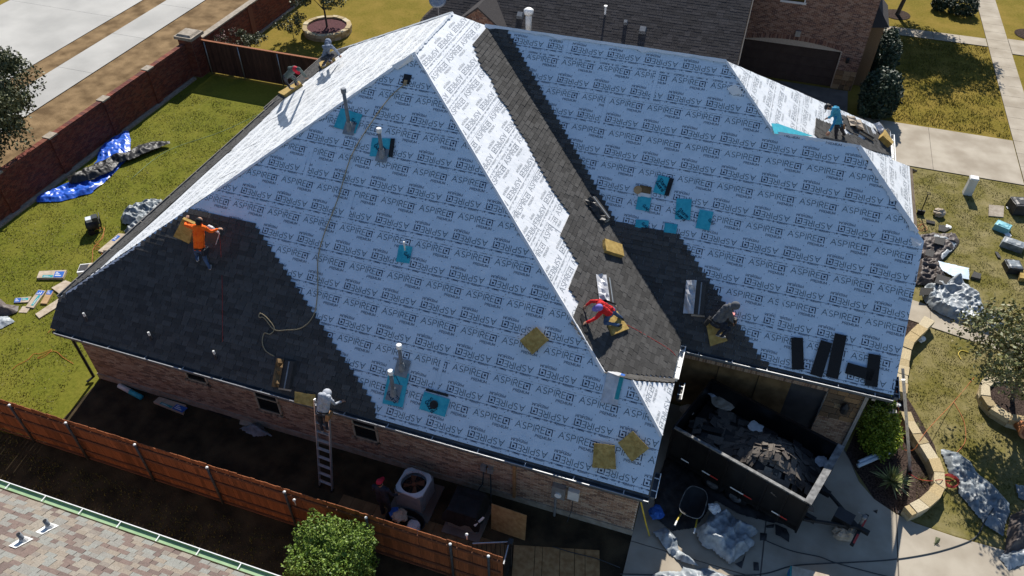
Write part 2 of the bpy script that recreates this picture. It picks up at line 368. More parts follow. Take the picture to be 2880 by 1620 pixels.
# stroke lettering ---------------------------------------------------
def arc(cx,cy,rx,ry,a0,a1,n=7): return [(cx+rx*math.cos(R(a0+(a1-a0)*i/n)),cy+ry*math.sin(R(a0+(a1-a0)*i/n))) for i in range(n+1)]
GL={'A':(.9,[[(0,0),(.45,1),(.9,0)],[(.17,.36),(.73,.36)]]),
 'S':(.66,[arc(.33,.745,.27,.255,40,270,6)+arc(.33,.245,.3,.245,90,-140,6)[0:]]),
 'P':(.66,[[(0,0),(0,1),(.32,1)]+arc(.34,.74,.3,.26,90,-90,5)+[(0,.48)]]),
 'I':(.1,[[(.05,0),(.05,1)]]),
 'R':(.68,[[(0,0),(0,1),(.32,1)]+arc(.34,.75,.3,.25,90,-90,5)+[(0,.5)],[(.34,.5),(.68,0)]]),
 'E':(.58,[[(.58,1),(0,1),(0,0),(.58,0)],[(0,.52),(.5,.52)]]),
 'M':(.86,[[(0,0),(0,1),(.43,.15),(.86,1),(.86,0)]]),
 'U':(.7,[[(0,1),(0,.35)]+arc(.35,.35,.35,.35,180,360,5)+[(.7,1)]]),
 'G':(.8,[arc(.42,.5,.4,.5,50,320,8)+[(.78,.45),(.45,.45)]]),
 'F':(.55,[[(.55,1),(0,1),(0,0)],[(0,.52),(.45,.52)]]),
 't':(.34,[[(.15,1),(.15,.12),(.34,0)],[(0,.68),(.34,.68)]]),
 'o':(.56,[arc(.28,.34,.28,.34,0,360,8)]),
 'r':(.34,[[(0,0),(0,.66)],[(0,.42),(.14,.64),(.34,.66)]]),
 'm':(.84,[[(0,0),(0,.66)],[(0,.45),(.2,.66),(.42,.5),(.42,0)],[(.42,.5),(.62,.66),(.84,.5),(.84,0)]]),
 'u':(.52,[[(0,.66),(0,.2),(.2,0),(.52,.2)],[(.52,.66),(.52,0)]]),
 'a':(.52,[arc(.26,.33,.26,.33,0,360,8),[(.52,.66),(.52,0)]]),
 'd':(.54,[arc(.26,.33,.26,.33,0,360,8),[(.54,1),(.54,0)]]),
 ' ':(.3,[])}
def text_quads(txt,x,y,h,sw,gap=.2,width=None):
    """flat quads (u,v) for a word, stroke width sw; width scales it to an exact length"""
    tot=sum(GL[c][0] for c in txt)+gap*(len(txt)-1); sx=(width/tot if width else h); out=[]; cx=0
    for c in txt:
        wd,st=GL[c]
        for s in st:
            P=[((cx+a)*sx+x,b*h+y) for a,b in s]
            for (a,b),(c2,d) in zip(P,P[1:]):
                l=math.hypot(c2-a,d-b)
                if l<1e-6: continue
                dx,dy=(c2-a)/l,(d-b)/l; e=sw*.4; a_,b_,c_,d_=a-dx*e,b-dy*e,c2+dx*e,d+dy*e; nx,ny=-dy*sw/2,dx*sw/2
                out.append([(a_-nx,b_-ny),(c_-nx,d_-ny),(c_+nx,d_+ny),(a_+nx,b_+ny)])
        cx+=wd+gap
    return out
def rect(x0,y0,x1,y1): return [(x0,y0),(x1,y0),(x1,y1),(x0,y1)]
PERIOD=1.22; COURSE=1.105
def half_unit():
    """one upright half of the roll print, origin at word left / sheet centre line; returns (quads, inkindex)"""
    q=[]
    q+=[(p,2) for p in text_quads('ASPIRE',0,.215,.168,.0155,.26,.82)]
    # square mark
    x,y,s,t=.855,.19,.19,.024
    for r in (rect(x,y+s-t,x+s,y+s),rect(x+s-t,y,x+s,y+s-t),rect(x,y+.03,x+t,y+s-.05),rect(x,y+.005,x+s*.62,y+.005+t),rect(x+.07,y+.075,x+.125,y+.13)): q.append((r,0))
    q.append((rect(1.065,.36,1.09,.372),0))
    q+=[(p,0) for p in text_quads('PREMIUM',.6,.075,.072,.009,.24,.445)]
    # small print row along the edge
    q+=[(p,1) for p in text_quads('ASPIRE',.02,.435,.052,.0095,.24,.25)]
    q.append((rect(.285,.43,.335,.48),1)); q.append((rect(.42,.425,.45,.445),1)); q.append((rect(.415,.45,.455,.485),1))
    for k in range(3): q.append((rect(.53,.432+k*.017,.64-.02*(k%2),.440+k*.017),1))
    for r in (rect(.74,.44,.93,.446),rect(.74,.474,.93,.480),rect(.733,.443,.741,.477),rect(.929,.443,.937,.477),rect(.77,.455,.9,.466)): q.append((r,0))
    q.append((rect(1.03,.43,1.075,.48),1))
    return q
HALF=half_unit()
CIRC=[(math.cos(i*math.pi/3),math.sin(i*math.pi/3)) for i in range(6)]
def unit():
    q=[]; mid=COURSE*.535
    for p,i in HALF: q.append(([(a,b+mid) for a,b in p],i))
    for p,i in HALF: q.append(([(1.04-a,mid-.02-b) for a,b in p],i))
    q.append((rect(0,.118,PERIOD,.126),0)); 
    for a,b in ((.05,.04),(.29,.085),(.53,.04),(.77,.085),(1.01,.04),(1.15,.09),(.2,.52),(.5,.60),(.9,.55),(1.13,.68),(.15,.98),(.62,.99),(1.1,.96)):
        q.append(([(a+.011*x,b+.011*y) for x,y in CIRC],0))
    return q
UNIT=unit()
def underlay(fr,polys,parent,mats,v0=0.0,vmax=20,first_off=0.0,seedv=0,course=COURSE,name='underlayment_sheet',curl=0.0):
    """lap the printed rolls over the (convex u,v) polygons, one object per course"""
    polys=[ccw(p) for p in polys]; rnd=random.Random(seedv); k=0
    lo=min(q[1] for p in polys for q in p); hi=max(q[1] for p in polys for q in p); v=lo-v0
    while v<hi:
        mb=MB(); any_=False; cs=course*rnd.uniform(.93,1.0); L=max(q[0] for p in polys for q in p)-min(q[0] for p in polys for q in p)
        cut=min(q[0] for p in polys for q in p)+L*rnd.uniform(.2,.8) if L>5 and rnd.random()<.75 else None   # end lap of two rolls
        offs=(rnd.random()*PERIOD,rnd.random()*PERIOD); dv=rnd.uniform(-.012,.012)
        for P in polys:
            u0=min(q[0] for q in P); u1=max(q[0] for q in P)
            strip=clip(rect(u0-1,v-.02,u1+1,v+course+.05),P)
            if len(strip)<3: continue
            any_=True
            nseg=max(1,int((u1-u0)/.35))
            for i in range(nseg):
                a=u0+(u1-u0)*i/nseg; b=u0+(u1-u0)*(i+1)/nseg
                for c0,c1 in ((-.02,.02),(.02,.3),(.3,.7),(.7,course+.05)):
                    cell=clip(rect(a,v+c0,b,v+c1),P)
                    if len(cell)<3: continue
                    mb.cur=0; mb.face([fr.p(x,y,hgt(x,y,v,course,curl,seedv)) for x,y in cell])
            rolls=[(u0-1,u1+1,offs[0])] if cut is None else [(u0-1,cut,offs[0]),(cut,u1+1,offs[1])]
            for r0,r1,off in rolls:
                S=clip(clip(P,rect(r0,-99,r1,99)),rect(r0,v,r1,v+cs))
                if len(S)<3: continue
                s0=min(q[0] for q in S); s1=max(q[0] for q in S)
                for j in range(math.floor((s0-off)/PERIOD),math.ceil((s1-off)/PERIOD)+1):
                    ox=off+j*PERIOD
                    if ox>s1 or ox+PERIOD<s0: continue
                    for q,ink in UNIT:
                        pts=[(x+ox,y+v+dv) for x,y in q]
                        if not all(inside(S,*t) for t in pts):
                            pts=clip(pts,S)
                            if len(pts)<3: continue
                        mb.cur=1+ink
                        mb.face([fr.p(x,y,hgt(x,y,v,course,curl,seedv)+.006) for x,y in pts])
            if cut is not None:
                S=clip(rect(cut-.12,v+.02,cut,v+cs),P)
                if len(S)>2: mb.cur=0; mb.face([fr.p(x,y,hgt(x,y,v,course,curl,seedv)+.0075) for x,y in S])
        if any_: build(mb,name,mats,parent)
        v+=cs; k+=1
def hgt(x,y,v,course,curl,seed):
    t=(y-v)/course
    h=.018-.011*t
    h+=curl*noise.noise((x*.45+seed,y*.8,seed*3.1))*.5 if curl else 0
    return min(max(h,.004),.024)

def tab_mesh(matr,name='shingle'):
    mb=MB(); mb.v=[(0,0,0),(1,0,0),(1,1,0),(0,1,0),(0,0,1),(1,0,1),(1,1,.35),(0,1,.35)]
    for f in ((4,5,6,7),(0,1,5,4),(1,2,6,5),(3,0,4,7)): mb.f.append(f); mb.m.append(0)
    return mb.mesh(name,matr)
def shingles(fr,poly,parent,matr,expo=.146,wmin=.17,wmax=.36,base=.037,thick=.012,singles=0,lip=.012,seed=1,field='shingle_field',mesh=None):
    """overlapping tabs over a (u,v) polygon; the nearest `singles` become objects, the rest one mesh"""
    rnd=random.Random(seed); lo=min(p[1] for p in poly); hi=max(p[1] for p in poly); tabs=[]
    v=lo
    while v<hi-.02:
        for a,b in scan(poly,v+expo*.5):
            x=a
            while x<b-.01:
                wd=rnd.uniform(wmin,wmax); e=min(x+wd,b)
                if b-e<.07: e=b
                tabs.append((x,v,e-x-.009,rnd.choice((.6,1,1.5))*thick*rnd.uniform(.8,1.2))); x=e
        v+=expo
    c=Vector(CAM_LOC)
    tabs.sort(key=lambda t:(fr.p(t[0],t[1])-c).length)
    m3=fr.mat3().to_4x4()
    me=mesh
    for t in tabs[:singles]:
        o=link('shingle',me,parent); o.matrix_basis=Matrix.Translation(fr.p(t[0],t[1],base-.006))@m3@Matrix.Diagonal((t[2],expo+.02,t[3]+lip,1))
    rest=tabs[singles:]
    if rest:
        mb=MB()
        for x,y,wd,th in rest:
            P=fr.p; i=len(mb.v); b0=base-.006
            mb.v+= [tuple(P(x,y,b0)),tuple(P(x+wd,y,b0)),tuple(P(x+wd,y+expo+.02,b0)),tuple(P(x,y+expo+.02,b0)),
                    tuple(P(x,y,b0+th+lip)),tuple(P(x+wd,y,b0+th+lip)),tuple(P(x+wd,y+expo+.02,b0+.35*(th+lip))),tuple(P(x,y+expo+.02,b0+.35*(th+lip)))]
            for f in ((4,5,6,7),(0,1,5,4),(1,2,6,5),(3,0,4,7)): mb.f.append(tuple(i+q for q in f)); mb.m.append(0)
        o=build(mb,field,matr,parent,stuff=True)
    return len(tabs)
def brick_mesh(matr):
    mb=MB(); mb.v=[(0,0,0),(1,0,0),(1,1,0),(0,1,0),(0,0,1),(1,0,1),(1,1,1),(0,1,1)]
    for f in ((4,5,6,7),(0,1,5,4),(1,2,6,5),(2,3,7,6),(3,0,4,7)): mb.f.append(f); mb.m.append(0)
    return mb.mesh('brick',matr)
def bricks(fr,poly,parent,matr,holes=(),bw=.205,bh=.066,gap=.011,singles=0,seed=1,depth=.011,mesh=None,field='brickwork',extra=()):
    """running bond over a (u,v) polygon with rectangular holes (u0,v0,u1,v1)"""
    rnd=random.Random(seed); lo=min(p[1] for p in poly); hi=max(p[1] for p in poly); B=list(extra); v=lo; row=0
    while v+bh*.6<hi:
        hh=min(bh,hi-v)
        for a,b in scan(poly,v+hh*.5):
            x=a-(bw*.5 if row%2 else 0)
            while x<b-.02:
                segs=[(max(x,a),min(x+bw-gap,b))]
                for (h0,k0,h1,k1) in holes:
                    if v+hh-gap>k0 and v<k1:
                        ns=[]
                        for s,e in segs:
                            if e<=h0 or s>=h1: ns.append((s,e))
                            else:
                                if s<h0: ns.append((s,h0))
                                if e>h1: ns.append((h1,e))
                        segs=ns
                for s,e in segs:
                    if e-s>.03: B.append((s,v,e-s,hh-gap,depth*rnd.uniform(.6,1.3)))
                x+=bw
        v+=bh; row+=1
    c=Vector(CAM_LOC); B.sort(key=lambda t:(fr.p(t[0],t[1])-c).length); m3=fr.mat3().to_4x4()
    for t in B[:singles]:
        o=link('brick',mesh,parent); o.matrix_basis=Matrix.Translation(fr.p(t[0],t[1],0))@m3@Matrix.Diagonal((t[2],t[3],t[4],1))
    mb=MB()
    for x,y,wd,hh,d in B[singles:]:
        i=len(mb.v); P=fr.p
        mb.v+=[tuple(P(x,y)),tuple(P(x+wd,y)),tuple(P(x+wd,y+hh)),tuple(P(x,y+hh)),tuple(P(x,y,d)),tuple(P(x+wd,y,d)),tuple(P(x+wd,y+hh,d)),tuple(P(x,y+hh,d))]
        for f in ((4,5,6,7),(0,1,5,4),(1,2,6,5),(2,3,7,6),(3,0,4,7)): mb.f.append(tuple(i+q for q in f)); mb.m.append(0)
    if B[singles:]: build(mb,field,matr,parent,stuff=True)
def wallpanel(fr,poly,thick,name,matr,parent,holes=()):
    """flat wall backing with rectangular openings, made of a cell grid"""
    us=sorted({p[0] for p in poly}|{h[i] for h in holes for i in (0,2)}); vs=sorted({p[1] for p in poly}|{h[i] for h in holes for i in (1,3)})
    mb=MB(); P=ccw(poly)
    for a,b in zip(us,us[1:]):
        for c,d in zip(vs,vs[1:]):
            m_=((a+b)/2,(c+d)/2)
            if any(h[0]<m_[0]<h[2] and h[1]<m_[1]<h[3] for h in holes): continue
            cell=clip(rect(a,c,b,d),P)
            if len(cell)<3: continue
            mb.face([fr.p(x,y) for x,y in cell]); mb.face([fr.p(x,y,-thick) for x,y in cell][::-1])
            for (x0,y0),(x1,y1) in zip(cell,cell[1:]+cell[:1]): mb.face([fr.p(x0,y0,-thick),fr.p(x1,y1,-thick),fr.p(x1,y1),fr.p(x0,y0)])
    return build(mb,name,matr,parent)
# ================================================================== THE SETTING
def sheet(poly,z,name,m,th=None):
    mb=MB(); 
    if th: mb.prism(ccw(list(poly)),z-th,z)
    else: mb.face([(x,y,z) for x,y in ccw(list(poly))])
    return structure(mb,name,m)
sheet([(-160,-60),(160,-60),(160,220),(-160,220)],0,'ground',M['lawn'])
# dirt beyond the brick wall with the new road slabs
sheet([(-120,-40),(-29.15,-40),(-29.15,31.7),(-28.6,34),(-28.4,120),(-120,120)],.004,'bare_ground',M['dirt'])
sheet([(-90,-10),(-46.6,-10),(-46.6,75),(-90,75)],.012,'grass_verge',M['lawn'])
def slab_row(P0,P1,Q0,Q1,n,name,z=.03,m='concrete',th=.12,gap=.02):
    """n concrete panels between edge line P0-P1 and edge line Q0-Q1"""
    P0,P1,Q0,Q1=[Vector((*p,0)) for p in (P0,P1,Q0,Q1)]
    mb0=MB(); mb0.prism(ccw([tuple(p)[:2] for p in (P0,P1,Q1,Q0)]),z-th,z-.02); s=structure(mb0,name,M['darkconc'])
    for i in range(n):
        a,b=i/n,(i+1)/n; L=(P1-P0).length or 1; e=gap/2/L
        a+=e; b-=e
        mb=MB(); mb.prism(ccw([tuple(p)[:2] for p in (P0.lerp(P1,a),P0.lerp(P1,b),Q0.lerp(Q1,b),Q0.lerp(Q1,a))]),z-.05,z)
        build(mb,'concrete_panel',M[m],s)
slab_row((-34.55,12),(-34.55,62),(-36.9,12),(-36.9,62),11,'pavement',.05,'roadc')
slab_row((-38.4,10),(-38.4,70),(-46.5,10),(-46.5,70),9,'road',.04,'roadc')
# public sidewalk, front walks, drives
slab_row((13.08,14),(13.08,70),(14.27,14),(14.27,70),47,'sidewalk',.045)
slab_row((5.3,35.03),(13.05,35.03),(5.3,39.0),(13.05,39.0),2,'neighbour_driveway',.04)
slab_row((-1.2,35.03),(5.28,35.03),(-1.2,41.6),(5.28,41.6),2,'neighbour_driveway_apron',.035,'darkconc')  # house shadow over the apron put in as darker concrete
slab_row((5.6,49.9),(13.05,49.9),(5.6,51.0),(13.05,51.0),5,'neighbour_walk',.04)
slab_row((14.3,49.3),(20,49.3),(14.3,51.4),(20,51.4),2,'driveway_apron',.04)
sheet([(17.6,30),(40,30),(40,140),(17.6,140)],.012,'street',M['asphalt'])
slab_row((5.4,24.55),(13.05,23.0),(5.4,25.75),(13.05,24.25),5,'front_walk',.04)
# driveway in front of the garage: panels either side of the long joint
sheet([(-.3,6.2),(-.3,17.3),(5.45,17.3),(5.7,16.8),(5.95,16.1),(6.4,15.6),(7.0,15.28),(7.5,15.15),(8.6,15.05),(10,15.05),(12,15.0),(16,14.7),(16,6.2)],.012,'driveway',M['darkconc'])
for poly in ([(-.3,6.2),(-.3,11.9),(3.32,11.9),(3.32,6.2)],[(3.36,6.2),(3.36,11.9),(6.97,11.9),(6.97,6.2)],[(-.3,11.93),(-.3,17.28),(3.32,17.28),(3.32,11.93)],
             [(3.36,11.93),(3.36,17.28),(5.4,17.28),(5.65,16.8),(5.92,16.1),(6.36,15.6),(6.97,15.28),(6.97,11.93)],
             [(7.01,6.2),(7.01,11.9),(11,11.9),(11,6.2)],[(7.01,11.93),(7.01,15.27),(7.5,15.13),(8.6,15.03),(10,15.02),(11,15),(11,11.93)],[(11.03,6.2),(11.03,14.98),(16,14.68),(16,6.2)]):
    mb=MB(); mb.prism(ccw(poly),-.05,.035); p_=build(mb,'concrete_panel',M['concrete'],bpy.data.objects['driveway'])
# back yard lawn, front lawn, bare strip along the house
sheet([(-28.7,32.2),(-17.5,32.2),(-17.5,12),(-18.9,11.9),(-18.9,9.35),(-28.7,9.35)],.006,'back_lawn',M['lawn2'])
sheet([(5.4,15.25),(7.0,15.32),(7.5,15.18),(8.6,15.08),(10,15.08),(13.05,15.0),(13.05,35.0),(5.4,35.0)],.006,'front_lawn',M['lawn3'])
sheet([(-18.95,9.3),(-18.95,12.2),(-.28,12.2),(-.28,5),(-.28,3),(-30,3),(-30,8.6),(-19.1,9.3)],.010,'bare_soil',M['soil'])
sheet([(5.54,17.09),(5.81,16.55),(6.39,15.59),(7.08,15.28),(7.88,16.20),(8.39,17.27),(8.23,18.31),(7.69,19.66),(7.36,20.36),(7.27,21.37),(7.50,23.07),(8.33,24.65),(8.06,25.02),(7.05,24.45),(6.43,19.95),(6.30,19.73)],.014,'mulch_bed',M['mulch'])

# ================================================================== THE HOUSE BEING RE-ROOFED
house=thing('brick_house','single storey brick house with its roof half stripped to white underlayment and half re-shingled','house',(-6,18,0))
wall=wallpanel(Fr((0,12.14,0),(1,0,0),(0,0,1)),[(-19.0,0),(-.32,0),(-.32,2.78),(-19.0,2.78)],.2,'wall',M['mortar'],house,holes=[])
WF=Fr((0,12.14,0),(1,0,0),(0,0,1))
def wu(u): return u
bmesh_brick=brick_mesh(M['brick'])
WINS=[(-14.95,1.5,-14.15,2.25),(-12.45,.95,-11.6,2.25),(-9.08,.98,-8.24,2.25)]
bricks(WF,[(-19.0,0.28),(-.32,.28),(-.32,2.78),(-19.0,2.78)],wall,M['brick'],holes=WINS,singles=300,mesh=bmesh_brick,seed=3)
mb=MB(); mb.fbox((-19.02,12.10,0),(18.72,0,0),(0,.05,0),(0,0,.26)); build(mb,'foundation',M['cap'],house)
for (a,b,c,d) in WINS:
    mb=MB(); t=.06
    for q in ((a,b,c,b+t),(a,d-t,c,d),(a,b,a+t,d),(c-t,b,c,d),(a,(b+d)/2-.02,c,(b+d)/2+.02)): mb.fbox((q[0],12.09-.0,q[1]),(q[2]-q[0],0,0),(0,.05,0),(0,0,q[3]-q[1]))
    wdw=build(mb,'window',M['frame'],house)
    mb=MB(); mb.fbox((a+.05,12.115,b+.05),(c-a-.1,0,0),(0,.012,0),(0,0,d-b-.1)); build(mb,'pane',M['glass'],wdw)
    mb=MB(); 
    for i in range(int((c-a+.2)/.075)): mb.fbox((a-.1+i*.075,12.04,b-.1),(.066,0,0),(0,.1,0),(0,0,.09))
    build(mb,'sill',M['brick'],wdw)
# remaining walls (left side, inner corner, garage gable, rear)
mb=MB()
mb.fbox((-19.0,12.345,0),(.2,0,0),(0,18.2,0),(0,0,3.0))
mb.fbox((-.52,12.345,0),(.2,0,0),(0,4.75,0),(0,0,3.2))
mb.fbox((-18.8,30.3,0),(19,0,0),(0,.2,0),(0,0,3.0))
mb.fbox((5.25,17.5,0),(.2,0,0),(0,10,0),(0,0,3.4)); mb.fbox((.2,27.5,0),(5.2,0,0),(0,.2,0),(0,0,3.4))
build(mb,'rear_walls',M['brick'],house)
# gable triangles
mb=MB()
def tri_wall(x,pts,th=.15):
    A=[Vector((x,y,z)) for y,z in pts]; B=[p-Vector((th,0,0)) for p in A]; mb.face(A); mb.face(B[::-1])
    for i in range(len(A)): j=(i+1)%len(A); mb.face([A[i],B[i],B[j],A[j]])
tri_wall(-.3,[(12.14,2.7),(15.5,2.7),(14.71,3.86),(12.83,3.86)])
tri_wall(5.45,[(17.3,3.3),(27,3.3),(23.85,6.35),(20.35,6.35)])
tri_wall(-18.85,[(12.14,2.7),(30.5,2.7),(30.4,3.45),(12.5,3.45)])
build(mb,'gable_wall',M['fascia'],house)
# roof decks: a solid underside below every slope
def deck(fr,poly,parent,th=.05,drop=-.004):
    P=ccw([fr.xy(x,y) for x,y in poly]); mb=MB(); top=[fr.p(a,b,drop) for a,b in P]; bot=[fr.p(a,b,drop-th) for a,b in P]
    mb.face(top); mb.face(bot[::-1])
    for i in range(len(P)): j=(i+1)%len(P); mb.face([bot[i],bot[j],top[j],top[i]])
    return mb
V1=(-9.7,19.9); A=(-9.7,22.95); VT=(-8.81,23.655); CC=(-.19,16.82); PP=(-1.94,13.78); TT=(-1.17,13.765); RR=(-.098,12.83); R1=(-.77,23.655); HB=(1.1,22.1); SR=(3.62,22.1); KR=(5.65,20.36)
f1a=[(-19.18,11.64),(-1.94,11.64),PP,V1,(-19.18,12.39)]; f1b=[(-1.94,11.64),(-.098,11.64),RR,TT,PP]
f2a=[(-.04,16.7),(1.1,16.7),HB,R1,VT]; f2b=[(1.1,16.7),(5.85,16.7),(5.85,20.2),KR,SR,HB]
fm_=[V1,PP,(-.19,15.17),CC,VT,A]; fl_=[V1,A,(-19.18,30.46),(-19.18,12.39)]; flx=[(-19.18,25.5),(-19.18,30.46),(-19.87,31.0),(-19.87,25.5)]
fn_=[R1,HB,(5.54,25.6),(5.54,28.7)]; fk_=[SR,KR,(5.65,23.86)]; fh_=[TT,RR,(-.098,14.71)]; fg_=[PP,TT,(-.098,14.71),(-.098,15.3),(-.19,15.17)]
roof=None
allf=((F1,f1a),(F1,f1b),(F2,f2a),(F2,f2b),(FM,fm_),(FL,fl_),(FL,flx),(FN,fn_),(FK,fk_),(FH,fh_),(FG,fg_),
   (FB,[A,VT,(R1[0],R1[1]),(5.54,28.7),(5.54,31.15),(-19.87,31.0),(-19.18,30.46)]),(FC,[SR,HB,(5.54,25.6),(5.65,23.86)]),(FC,[(5.65,23.86),(5.54,25.6),(1.5,26.5),(1.5,27.5),(5.85,27.5),(5.85,24)]))
dk=MB()
for fr,pl in allf:
    b=deck(fr,pl,None); off=len(dk.v); dk.v+=b.v; dk.f+=[tuple(i+off for i in f) for f in b.f]; dk.m+=b.m
roof=build(dk,'roof',M['deck'],house)
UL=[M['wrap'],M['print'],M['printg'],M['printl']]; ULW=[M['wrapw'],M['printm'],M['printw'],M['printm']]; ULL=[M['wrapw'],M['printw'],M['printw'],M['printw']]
def uvp(fr,pl): return [fr.xy(x,y) for x,y in pl]
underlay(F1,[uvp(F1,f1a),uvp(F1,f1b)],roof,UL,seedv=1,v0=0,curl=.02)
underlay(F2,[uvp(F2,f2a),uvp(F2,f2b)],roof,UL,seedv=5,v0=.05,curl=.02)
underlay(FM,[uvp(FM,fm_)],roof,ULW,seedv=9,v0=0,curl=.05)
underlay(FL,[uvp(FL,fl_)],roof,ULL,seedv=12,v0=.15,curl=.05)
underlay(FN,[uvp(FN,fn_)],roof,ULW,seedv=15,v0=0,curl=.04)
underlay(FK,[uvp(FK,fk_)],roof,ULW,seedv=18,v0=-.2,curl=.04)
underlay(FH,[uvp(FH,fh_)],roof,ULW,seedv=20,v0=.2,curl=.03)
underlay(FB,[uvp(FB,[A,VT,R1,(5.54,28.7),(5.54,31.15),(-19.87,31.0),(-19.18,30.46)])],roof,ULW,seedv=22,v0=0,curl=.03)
# shingled areas -----------------------------------------------------
smesh=tab_mesh(M['shingle'])
def stair(fr,x0,y0,x1,y1,expo,jog,rnd=random.Random(4)):
    """sawtooth from plan point 0 down to plan point 1 on a slope"""
    a=fr.xy(x0,y0); b=fr.xy(x1,y1); n=max(1,int(abs(a[1]-b[1])/expo)); pts=[]
    for i in range(n+1):
        t=i/n; u=a[0]+(b[0]-a[0])*t; v=a[1]+(b[1]-a[1])*t; pts.append((u,v))
    return pts
# left end of the front slope
pa=[F1.xy(-19.18,11.6),F1.xy(-7.85,11.6)]+stair(F1,-8.0,11.9,-13.35,15.22,.146,.1)+[F1.xy(-15.5,15.22),F1.xy(-19.2,12.36)]
shingles(F1,pa,roof,M['shingle'],singles=200,seed=2,mesh=smesh)
# valley band and foot of the right front slope
pb=[F2.xy(-.15,16.66),F2.xy(2.55,16.66)]+stair(F2,2.2,16.8,-1.0,19.25,.146,.1)+[F2.xy(-3.0,19.25)]+stair(F2,-3.0,19.3,-8.0,23.6,.146,.1)+[F2.xy(-8.85,23.6),F2.xy(-.25,16.72)]
shingles(F2,pb,roof,M['shingle'],singles=60,seed=3,mesh=smesh)
# sunlit slope beside the valley
pm=[FM.xy(-.23,15.22),FM.xy(-1.9,13.84)]
for x,y in ((-2.87,14.41),(-3.18,14.62),(-3.14,15.38),(-3.49,15.63),(-3.5,16.69),(-4.18,17.23),(-4.2,18.28)): pm.append(FM.xy(x,y))
pm+=[FM.xy(x,y) for x,y in ((-4.91,18.71),(-5.7,19.43),(-6.12,19.86),(-6.54,20.14),(-7.02,20.66),(-7.33,20.79),(-7.85,21.39),(-8.21,21.53),(-8.75,22.3),(-8.75,23.7),(-.2,16.93))]
shingles(FM,ccw(pm),roof,M['shingle'],singles=40,seed=5,mesh=smesh)
# lower courses of the left slope
pl_=[FL.xy(x,y) for x,y in ((-19.16,12.42),(-18.2,13.4),(-18.05,15.2),(-18.0,20.5),(-18.25,23),(-18.6,25.4),(-19.16,25.4))]
shingles(FL,ccw(pl_),roof,M['shingle'],seed=6)
pl2=[FL.xy(x,y) for x,y in ((-19.85,25.52),(-18.5,25.52),(-17.9,26.6),(-17.7,27.8),(-17.1,28.6),(-18.0,29.5),(-19.85,30.95))]
shingles(FL,ccw(pl2),roof,M['shingle'],seed=7)
# starter area on the small sunlit hip at the right
pn=[FN.xy(x,y) for x,y in [(2.52,23.70),(2.46,24.90),(2.81,25.18),(3.19,25.52),(3.38,25.48),(3.59,25.58),(3.99,26.06),(4.35,26.26),(4.66,26.96),(5.10,28.06),(5.49,28.76),(5.47,26.84),(4.16,25.49)]]
shingles(FN,ccw(pn),roof,M['shingle'],seed=8)
pn=[FN.xy(x,y) for x,y in ((3.35,26.55),(3.7,25.9),(4.1,26.2),(3.9,27.1))]
shingles(FN,ccw(pn),roof,M['shingle'],seed=18)
shingles(FG,ccw(uvp(FG,fg_)),roof,M['shingle'],seed=9)
# edges of torn underlayment along the hips
def torn(pa,pb,name,seed,wd=.09,n=60):
    rnd=random.Random(seed); pa,pb=Vector(pa),Vector(pb); mb=MB(); d=(pb-pa); side=d.cross(Vector((0,0,1))).normalized()
    pr=None
    for i in range(n+1):
        c=pa+d*i/n+Vector((0,0,.035)); w1=wd*(.55+.45*rnd.random()*noise.noise((i*.35,seed,0))*2); w2=wd*(.55+.45*rnd.random()*noise.noise((i*.35,seed,5))*2)
        cur=(c+side*w1-Vector((0,0,w1*.75)),c+Vector((0,0,.012+.01*rnd.random())),c-side*w2-Vector((0,0,w2*.75)))
        if pr: mb.face([pr[0],cur[0],cur[1],pr[1]]); mb.face([pr[1],cur[1],cur[2],pr[2]])
        pr=cur
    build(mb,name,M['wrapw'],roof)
v3=lambda fr,p,h=.02: fr.at(p[0],p[1],h)
torn(v3(F1,V1),v3(F1,PP),'folded_sheet_edge',1); torn(v3(F1,V1),v3(F1,(-14.9,15.75)),'folded_sheet_edge',2)
torn(v3(F1,(-16.9,14.1)),v3(F1,(-19.0,12.5)),'folded_sheet_edge',3,.1)
torn(v3(FM,V1),v3(FM,A),'folded_sheet_edge',4); torn(v3(F2,VT),v3(F2,R1),'folded_sheet_edge',5,.13,40); torn(v3(F2,R1),v3(F2,HB),'folded_sheet_edge',6)
torn(v3(F2,HB,-.02),v3(F2,SR,-.02),'folded_sheet_edge',7,.12); torn(v3(F2,SR),v3(F2,KR),'folded_sheet_edge',8,.2); torn(v3(FL,A),v3(FL,(-19.1,30.3)),'folded_sheet_edge',9)
torn(v3(F1,TT),v3(F1,RR),'folded_sheet_edge',10,.1,10)
# ridge cap strip on the small gable
mb=MB()
for i in range(3):
    x=-1.92+i*.25; 
    mb.fbox((x,13.775,4.70),(.24,0,0),(0,.2,-.166),(0,.006,.012)); mb.fbox((x,13.765,4.70),(.24,0,0),(0,-.13,-.108),(0,-.006,.012))
build(mb,'ridge_cap',M['shingle'],roof)
